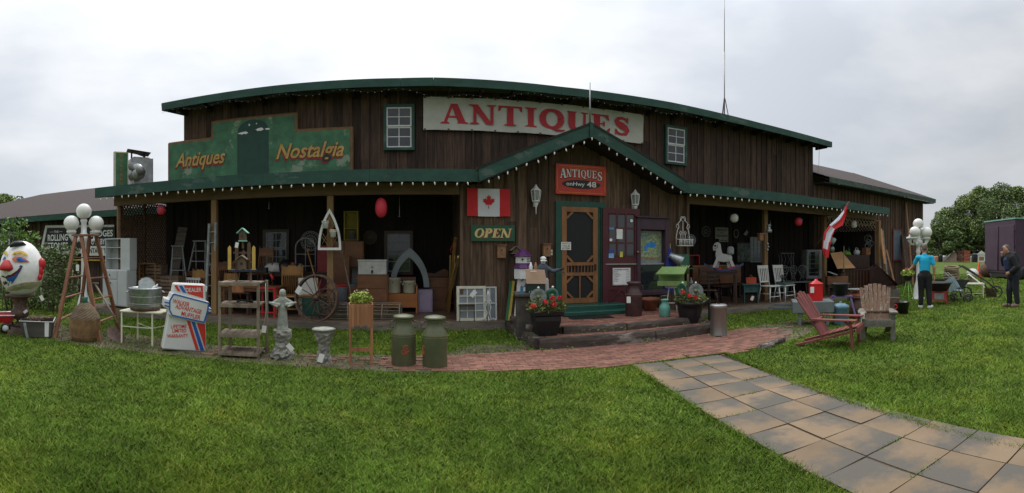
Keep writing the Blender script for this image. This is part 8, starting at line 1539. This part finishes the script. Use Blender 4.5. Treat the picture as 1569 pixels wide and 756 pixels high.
t = TL('wheelbarrow', 'dark grey steel wheelbarrow carrying a coil of rope', 'wheelbarrow', 1458, 459, 0, 15); mb = MB(); mb.add([(-.3, -.25, .35), (.25, -.25, .3), (.25, .25, .3), (-.3, .25, .35), (-.55, -.35, .68), (.55, -.35, .66), (.55, .35, .66), (-.55, .35, .68)], [(0, 1, 2, 3), (0, 4, 5, 1), (1, 5, 6, 2), (2, 6, 7, 3), (3, 7, 4, 0)]); mb.build('tray', mat('dark grey steel', (.05, .055, .055), .5), t); wheel(t, (.5, 0, .2), .2, blackp); [MB().tube([(.5, s * .06, .2), (-.3, s * .25, .35), (-.9, s * .3, .6)], .02).build('handle', greyw, t) for s in (-1, 1)]; [MB().tube([(-.3, s * .22, .35), (-.4, s * .25, 0)], .015).build('leg', rust, t) for s in (-1, 1)]; tp = t.location.copy()
t = thing('rope_coil', 'thick coil of tan rope piled in the wheelbarrow', 'rope', tp + Vector((0, 0, .62))); rm_ = mat('tan hemp rope', (.22, .17, .10), .9, .35, 20, bump=.8); mb = MB(); rd = random.Random(9)
for i in range(8): z = i * .065; mb.tube([((.25 + .02 * sin(a * 2 + i)) * cos(a) + .02 * sin(i * 2), .22 * sin(a), z + .03 * sin(a + i)) for a in np.linspace(0, 2 * pi, 18)[:-1]], .038, 7, True)
mb.build('coil', rm_, t)
t = TL('stroller', 'old folding stroller frame with pale blue seat in front of the wheelbarrow', 'stroller', 1468, 462, 0, -10); sil = mat('silver tube', (.30, .32, .32), .35, .1, metal=.6)
for s in (-1, 1): MB().tube([(-.42, s * .2, .85), (-.38, s * .2, .92), (-.25, s * .2, .8), (.25, s * .2, .12)], .014).build('side_tube', sil, t); MB().tube([(-.15, s * .2, .12), (.0, s * .2, .45), (-.12, s * .2, .62)], .012).build('rear_tube', sil, t); [wheel(t, (x, s * .23, .11), .11, blackp, w_=.035, sp=5) for x in (-.18, .32)]
MB().tube([(-.42, -.2, .85), (-.42, .2, .85)], .014).tube([(-.18, -.23, .11), (-.18, .23, .11)], .01).tube([(.32, -.23, .11), (.32, .23, .11)], .01).bar((-.18, -.2, .13), (.32, -.2, .13), .03, .02).build('axles', sil, t)
mb = MB(); sb2 = mat('pale blue vinyl', (.26, .36, .38), .5); mb.bar((-.32, 0, .72), (-.1, 0, .38), .38, .02, up=(0, -1, 0)); mb.bar((-.1, 0, .36), (.12, 0, .34), .36, .03, up=(0, 0, 1)); mb.build('seat', sb2, t)
t = TL('cream_bench', 'cream painted low metal bench right of the stroller', 'bench', 1493, 456, 0, 5); MB().box(-.36, .34, -.2, .2, .46, .50).build('seat', cream, t); [MB().bar((x, y, 0), (x * .95, y, .46), .025).build('leg', cream, t) for x in (-.3, .3) for y in (-.18, .18)]; MB().bar((-.3, -.18, .15), (.3, -.18, .15), .02).build('brace', cream, t)
t = TL('folding_frame', 'cream tubular folding chair frame lying against the bench', 'frame', 1500, 452, 0); [MB().tube([(-.45, y, .72), (-.38, y, .76), (.15, y, .35), (.32, y, .05), (.30, y, 0)], .018).build('tube', cream, t) for y in (-.2, .25)]; MB().tube([(.15, -.2, .35), (.15, .25, .35)], .015).tube([(-.40, -.2, .74), (-.40, .25, .74)], .015).build('cross_tube', cream, t)
t = TL('hand_plow', 'old walking plow with curved handles and iron wheel before the purple trailer', 'plow', 1508, 456, 0, 0); drk = mat('dark brown iron', (.04, .028, .024), .6, .3)
for y, dx in ((-.2, 0), (.15, -.12)): MB().tube([(-.85 + dx, y, 1.05), (-.75 + dx, y, 1.12), (-.55 + dx, y, 1.0), (.1, y * .3, .55), (.45, 0, .25)], .025).build('handle', drk, t)
MB().tube([(-.1, .05, .62), (.25, 0, .1)], .025).tube([(.2, 0, .85), (.42, 0, .2)], .015).tube([(-.35, 0, .1), (.5, 0, .22)], .03).build('beam', drk, t); wheel(t, (.42, 0, .2), .2, drk, w_=.06, sp=8); mb = MB(); mb.add([(.0, -.1, .35), (.35, -.15, .30), (.45, -.05, .02), (.1, .05, .0)], [(0, 1, 2, 3)]); mb.build('share', rust, t)
t = TL('white_ball', 'white rounded plastic tub behind the plow handles', 'tub', 1490, 437, 0); MB().lathe([(.15, .35), (.3, .5), (.3, .62), (.15, .78), (.01, .8)], n=18).build('dome', whited, t); MB().box(-.2, .2, -.2, .2, 0, .34).build('block', greyw, t)
t = TL('traffic_cone', 'orange traffic cone on the grass by the purple trailer', 'cone', 1500, 424, 0); MB().lathe([(.19, .04), (.17, .1), (.03, .95), (.025, .96)], n=16).build('cone', mat('orange plastic', (.75, .08, .02), .5), t); MB().box(-.26, .26, -.26, .26, 0, .04).build('base', mat('orange plastic', (0, 0, 0)), t)
t = TL('cable_reel', 'dark brown round bale beside the traffic cone', 'bale', 1513, 425, 0); MB().lathe([(.3, 0), (.55, .3), (.5, .7), (.25, .9), (.01, .92)], n=16, wob=.06).build('bale', mat('brown burlap', (.12, .07, .05), .9, .3, 6), t)
# purple trailer
a = PR(1509, 388, 30).xy; b = PR(1556, 388, 26.8).xy; d = b - a; n_ = Vector((-d.y, d.x)).normalized(); pz = mat('purple trailer paint', (.050, .024, .046), .6, .2, 1.2, bump=.1)
t = thing('box_trailer', 'large dark purple box trailer with pale green top edge at the right', 'trailer', (a.x, a.y, 0), atan2(d.y, d.x)); Wt = d.length; Ht = 3.58; Lt = 9.0
mb = MB(); mb.box(0, Wt, 0, Lt, .35, Ht - .08); mb.build('body', pz, t, bevel=.03); mb = MB(); mb.box(-.04, Wt + .04, -.04, Lt, Ht - .078, Ht); mb.build('top_rail', mat('pale green rail', (.16, .33, .25), .5, .15), t)
for x0, x1 in ((.12, Wt / 2 - .02), (Wt / 2 + .02, Wt - .12)): MB().box(x0, x1, -.04, -.002, .5, Ht - .4).build('door', pz, t, bevel=.01)
[MB().box(x - .03, x + .03, -.06, -.041, z, z + .12).build('hinge', pz, t) for x in (.1, Wt - .1) for z in (.9, 1.9, 2.8)]; MB().tube([(Wt / 2 - .1, -.06, .5), (Wt / 2 - .1, -.06, Ht - .4)], .02).build('lock_bar', pz, t)
for y in (.6, 5.5, 6.6): mb = MB(); mb.T = Matrix.Translation((Wt + .02, y, .4)) @ Matrix.Rotation(pi / 2, 4, 'Y'); mb.lathe([(.2, -.1), (.38, -.08), (.4, 0), (.38, .08), (.2, .1)], n=20); mb.build('wheel', blackp, t)
MB().box(.1, Wt - .1, .05, Lt - .2, .12, .34).build('chassis', blackm, t)
# far side of the lawn
g = 'far off junk along the trees'
def far(name, label, cat, px, r, grp=g): p = PR(px, 388, r); return thing(name, label, cat, (p.x, p.y, 0), -th(px), grp)
ocr = mat('faded orange pallet', (.42, .10, .05), .7, .2); 
for px, n_z, m_, lb in ((1472, 4, mat('dull maroon pallet', (.14, .04, .04), .7, .2), 'dull maroon'), (1482, 4, ocr, 'bright orange')):
    for i in range(n_z):
        t = far('pallet_crate', '%s slatted crate in the far stack, %s' % (lb, ['at the bottom', 'second up', 'third up', 'on top'][i]), 'crate', px, 78, 'slatted crates stacked far off'); t.location.z = i * .5; mb = MB(); [mb.box(-.5, .5, y, y + .04, z, z + .09) for y in (-.5, .46) for z in (.02, .18, .34)]; [mb.box(x, x + .07, -.5, .5, .0, .46) for x in (-.5, -.04, .43)]; mb.build('slats', m_, t)
t = far('tarp_heap', 'brown wedge shaped tarpaulin heap far beyond the rope coil', 'tarp', 1456, 78); mb = MB(); mb.add([(-1.2, -.8, 0), (1.1, -.8, 0), (1.1, .8, 0), (-1.2, .8, 0), (.2, -.5, 1.55), (1.0, -.3, 1.65), (1.0, .5, 1.5), (-.2, .5, 1.3)], [(0, 1, 5, 4), (1, 2, 6, 5), (2, 3, 7, 6), (3, 0, 4, 7), (4, 5, 6, 7)]); mb.build('tarp', mat('brown tarpaulin', (.12, .085, .06), .8, .4, 1), t)
for px, m_, lb, s in ((1434, mat('tan cardboard', (.36, .19, .10), .8), 'tan box shaped thing beside the man in turquoise, far off', (.9, 1.0)), (1441, blackm, 'dark barrel in the far junk row', (.6, 1.3)), (1489, silverw, 'grey drum right of the far orange crates', (.5, 1.0)), (1495, blackm, 'dark rounded machine in the far junk row', (1.4, 1.5)), (1447, galv, 'grey box behind the far tarpaulin', (.7, 1.1))):
    t = far('storage_drum' if m_ != MATS.get('tan cardboard') else 'cardboard_box', lb, 'drum', px, 80); mb = MB(); mb.lathe([(s[0] * .5, 0), (s[0] * .52, s[1] * .5), (s[0] * .5, s[1] * .9), (s[0] * .3, s[1])], n=10, smooth=False); mb.build('body', m_, t)
t = far('small_shed', 'little white gabled hut left of the purple trailer, far off', 'hut', 1504, 80); MB().box(-.7, .7, -.6, .6, 0, 1.3).build('wall', whited, t); mb = MB(); mb.prism([(-.85, 1.3), (.85, 1.3), (0, 2.0)], -.7, .7); mb.build('roof', whited, t); MB().box(-.4, .4, -.62, -.601, .3, .9).build('front_panel', cdm, t)
for i in range(12): p = PR(1428 + i * 7.5, 388, 84); t = thing('fence_post', 'thin wire fence post along the far trees', 'fence post', (p.x, p.y, 0), 0, 'far wire fence posts'); MB().tube([(0, 0, 0), (0, 0, 1.3)], .04, 5).build('post', greyw, t)
# ================================================================== LEFT BACKGROUND PLANTS AND FENCE
def shrub(name, label, px, r, zc, blobs, n, sz, m, seed, stems=4): 
    p = PR(px, 388, r); t = thing(name, label, 'shrub', (p.x, p.y, 0), -th(px), 'shrubs by the low building'); mb = MB(); rd = random.Random(seed)
    for _ in range(stems): b = rd.choice(blobs); mb.tube([(b[0] * .3, 0, 0), (b[0] * .6, .05, b[2] * .5), (b[0], b[1], b[2])], [.03, .02, .01], 5)
    mb.build('stem', greyw, t); mb = MB(); leaf_cloud(mb, blobs, n, sz, seed, .9); mb.build('foliage', m, t, fix=False)
sumac = mat('fresh sumac leaves', (.12, .21, .04), .6, .35, 3, island=.4)
shrub('sumac_shrub', 'light green sumac shrub rising behind the clown head', 22, 12.6, 0, [(-.5, 0, 1.9, .35, .3, .15), (0, 0, 2.35, .4, .3, .16), (-.2, 0, 2.1, .5, .3, .15), (.4, 0, 2.0, .35, .3, .15), (.2, 0, 1.7, .5, .3, .2), (-.6, 0, 1.6, .5, .3, .2), (.7, 0, 1.4, .3, .3, .3)], 900, .075, sumac, 5, 7)
shrub('vine_shrub', 'leafy green vine on the fence between the clown head and stepladder', 82, 12.4, 0, [(0, 0, 1.2, .5, .3, .5), (.4, 0, .9, .3, .3, .6), (-.3, 0, 1.5, .4, .3, .3), (0, 0, .5, .5, .3, .4), (.3, 0, 1.6, .4, .3, .2)], 1900, .06, leafd, 6, 6)
shrub('vine_shrub', 'dark undergrowth at the foot of the vine beside the fence post', 62, 13.0, 0, [(0, 0, .6, .7, .3, .6), (-.8, 0, .7, .6, .3, .6)], 1600, .07, leafd, 7, 4)
t, k = TG('fence_post', 'grey round wooden fence post behind the clown ear', 'fence post', 70.5, 457, 0); MB().tube([(0, 0, 0), (0, 0, EYE + (388 - 372) * k)], .08, 10).build('post', ag, t)
t, k = TG('tube_trellis', 'white bent tube frame leaning behind the stepladder', 'frame', 112, 470, 0); MB().tube([(-.1, 0, 0), (.0, 0, 1.1), (.12, 0, 1.15), (.16, 0, .9), (.06, 0, 0)], .012).build('tube', cream, t)
t = thing('hose_rail', 'yellow gas pipe rail on the low building wall behind the stepladder', 'pipe', PY(138, 399, 14.0)); MB().tube([(-1.0, 0, 0), (1.3, 0, 0)], .03).build('pipe', yel, t); MB().tube([(-1.0, 0, .12), (-1.0, 0, -.05)], .03).build('elbow', yel, t)
t, k = TG('metal_stake', 'thin steel rod standing at the left edge behind the wagon', 'rod', 4, 480, 0); MB().tube([(0, 0, 0), (0, 0, 1.2)], .012).build('rod', steel, t)
# ================================================================== PEOPLE
skm = mat('skin', (.42, .21, .14), .5, .08, 5); hairg = mat('grey brown hair', (.11, .09, .075), .8, .3, 40); 
def hand(w, d, side, curl=.5):
    """five short bent fingers leaving a palm at wrist w along d"""
    w = Vector(w); d = Vector(d).normalized(); s = Vector(side).normalized(); n = d.cross(s); P = [(w, w + d * .085, .028, .034, .7)]
    for i, (o, l) in enumerate(((-.032, .062), (-.011, .075), (.011, .07), (.032, .055))): b = w + d * .10 + s * o; m = b + d * l * .55; e = m + (d * (1 - curl) + n * curl).normalized() * l * .5; P += [(b, m, .0105, .01), (m, e, .01, .008)]
    b = w + d * .03 - s * .035; P += [(b, b + (d - s * .7).normalized() * .04, .014, .012), (b + (d - s * .7).normalized() * .04, b + d * .065 - s * .035, .012, .009)]; return P
def man(t, J, tee, tm, trouserm, hair, shoem, long_sleeve=False, fat=1.0, grow=1.0):
    g_ = lambda k: Vector(J[k]); B = []
    for s in 'LR': B += [(g_('ank' + s), g_('knee' + s), .048, .062), (g_('knee' + s), g_('hip' + s), .066, .088), (g_('ank' + s) + Vector((0, .02, -.03)), g_('toe' + s), .042, .035), (g_('sh' + s), g_('el' + s), .055, .044), (g_('el' + s), g_('wr' + s), .043, .029)] + hand(g_('wr' + s), J['hd' + s], J['hs' + s], J.get('curl' + s, .5))
    B += [(g_('hipL'), g_('hipR'), .10, .10), (g_('pel'), g_('waist'), .14 * fat, .13 * fat, .78), (g_('waist'), g_('chest'), .135 * fat, .15 * fat, .72), (g_('shL'), g_('shR'), .06, .06), (g_('chest'), g_('neck'), .09, .06), (g_('neck'), g_('head'), .055, .058)]
    h = g_('head'); f = Vector(J['face']).normalized(); up = Vector(J.get('up', (0, 0, 1))); r = f.cross(up).normalized(); B += [(h + up * .03, h + up * .105, .086, .092), (h + up * .02 + f * .03, h - up * .005 + f * .045, .06, .045), (h + f * .085 + up * .06, h + f * .11 + up * .035, .012, .016), (h + r * .088 + up * .04, h + r * .09 + up * .07, .014, .018), (h - r * .088 + up * .04, h - r * .09 + up * .07, .014, .018)]
    skin('body', B, skm, t, vox=.0115, sm=2)
    T_ = [(g_('waist') + Vector((0, 0, -.06)), g_('chest'), .150 * fat, .165 * fat, .74), (g_('shL'), g_('shR'), .068, .068), (g_('chest'), g_('neck') + Vector((0, 0, -.03)), .11, .075)] + [(g_('sh' + s), g_('sh' + s).lerp(g_('el' + s), 1 if long_sleeve else .62), .064 * grow, .062 * grow) for s in 'LR']
    if long_sleeve: T_ += [(g_('el' + s), g_('el' + s).lerp(g_('wr' + s), .93), .066 * grow, .052 * grow) for s in 'LR']
    skin(tee, T_, tm, t, vox=.014, sm=2)
    skin('trousers', [(g_('pel') + Vector((0, 0, -.02)), g_('waist') + Vector((0, 0, -.06)), .160 * fat, .152 * fat, .78)] + [q for s in 'LR' for q in ((g_('hip' + s), g_('knee' + s), .115, .088), (g_('knee' + s), g_('ank' + s) + Vector((0, 0, .05)), .088, .072))], trouserm, t, vox=.014, sm=2)
    for s in 'LR': skin('shoe', [(g_('ank' + s) + Vector((0, .0, -.04)), g_('toe' + s), .062, .052, 1), (g_('ank' + s) + Vector((0, .0, -.02)), g_('ank' + s) + Vector((0, 0, .02)), .055, .05)], shoem, t, vox=.012, sm=2)
    skin('hair', [(h + up * .115 - f * .02, h + up * .12 + f * .02, .089, .078), (h + up * .065 - f * .045, h + up * .105 - f * .02, .074, .084)], hair, t, vox=.011, sm=2)
    mb = MB(); [mb.ball(h + f * .082 + r * s * .03 + up * .07, .011, 8, 6) for s in (-1, 1)]; mb.build('eyes', blackm, t); mb = MB(); mb.tube([h + f * .09 - r * .025 + up * .0, h + f * .097 + up * -.002, h + f * .09 + r * .025], .006, 5); mb.build('mouth', mat('lip', (.3, .10, .08), .5), t)
tq = mat('turquoise cotton', (.012, .36, .58), .8, .1, 4, bump=.3, bsc=9); blk = mat('black cloth', (.012, .012, .014), .85, .3, 5, bump=.2); wsh = mat('white trainers', (.6, .6, .6), .5)
t = TL('person', 'man in turquoise t shirt and black trousers seen from behind reaching for a plant', 'person', 1417, 473, 0)
# local x right, y away from the camera; he looks away (+y)
J = dict(ankL=(-.11, .0, .09), toeL=(-.14, .14, .045), kneeL=(-.10, .02, .50), hipL=(-.10, 0, .90), ankR=(.13, -.04, .09), toeR=(.19, .08, .045), kneeR=(.11, .0, .50), hipR=(.10, 0, .90), pel=(0, 0, .93), waist=(0, 0, 1.08), chest=(0, .02, 1.34), neck=(-.01, .03, 1.52), head=(-.015, .06, 1.60), shL=(-.20, .02, 1.42), shR=(.20, .02, 1.42), elL=(-.32, .12, 1.18), wrL=(-.47, .16, 1.04), elR=(.26, -.02, 1.14), wrR=(.26, .03, .90), hdL=(-.8, .1, -.3), hsL=(0, 1, .2), hdR=(0, .1, -1), hsR=(0, 1, 0), curlR=.4, face=(-.15, 1, -.25), up=(0, .1, 1))
man(t, J, 'shirt', tq, blk, hairg, wsh)
t = TL('person', 'stooped man in black hooded jacket leaning on a cane with hand to mouth', 'person', 1553, 471, 0, 0); t.scale = (1.07,) * 3
J = dict(ankL=(-.10, .05, .09), toeL=(-.25, .0, .045), kneeL=(-.12, .0, .48), hipL=(-.02, .08, .86), ankR=(.10, -.06, .09), toeR=(-.02, -.12, .045), kneeR=(.06, -.06, .48), hipR=(.05, -.08, .86), pel=(.02, 0, .90), waist=(.0, 0, 1.06), chest=(-.05, 0, 1.28), neck=(-.12, 0, 1.42), head=(-.19, 0, 1.47), shL=(-.08, .17, 1.34), shR=(-.02, -.18, 1.34), elL=(-.26, .12, 1.16), wrL=(-.30, .02, 1.34), elR=(.10, -.22, 1.08), wrR=(-.07, -.22, .96), hdL=(-.1, -.2, .9), hsL=(0, 1, .2), hdR=(-.9, 0, -.4), hsR=(0, 0, 1), curlL=.9, curlR=.9, face=(-1, -.15, -.45), up=(-.25, 0, 1))
man(t, J, 'jacket', blk, mat('navy black trousers', (.014, .015, .022), .85, .2), hairg, mat('brown sandals', (.15, .09, .07), .6), long_sleeve=True, fat=1.32, grow=1.25)
skin('shirt_front', [((-.15, -.06, 1.04), (-.20, -.07, 1.25), .10, .085)], mat('navy t shirt', (.015, .025, .075), .8), t, vox=.013); MB().cbox((-.19, -.125, 1.215), (.10, .01, .035), rz=-.4, ry=.3).build('shirt_print', silverw, t)
skin('hood', [((-.02, -.1, 1.40), (.02, .1, 1.40), .07, .07), ((.02, -.03, 1.40), (.02, .04, 1.38), .09, .09)], blk, t, vox=.013)
t2 = thing('walking_cane', 'thin dark cane held by the stooped man', 'cane', t.location + Matrix.Rotation(t.rotation_euler.z, 3, 'Z') @ Vector((-.18, -.25, 0)), t.rotation_euler.z); MB().tube([(0, 0, 0), (.01, 0, .92), (.05, 0, .96), (.09, 0, .93)], .013).build('shaft', blackm, t2)
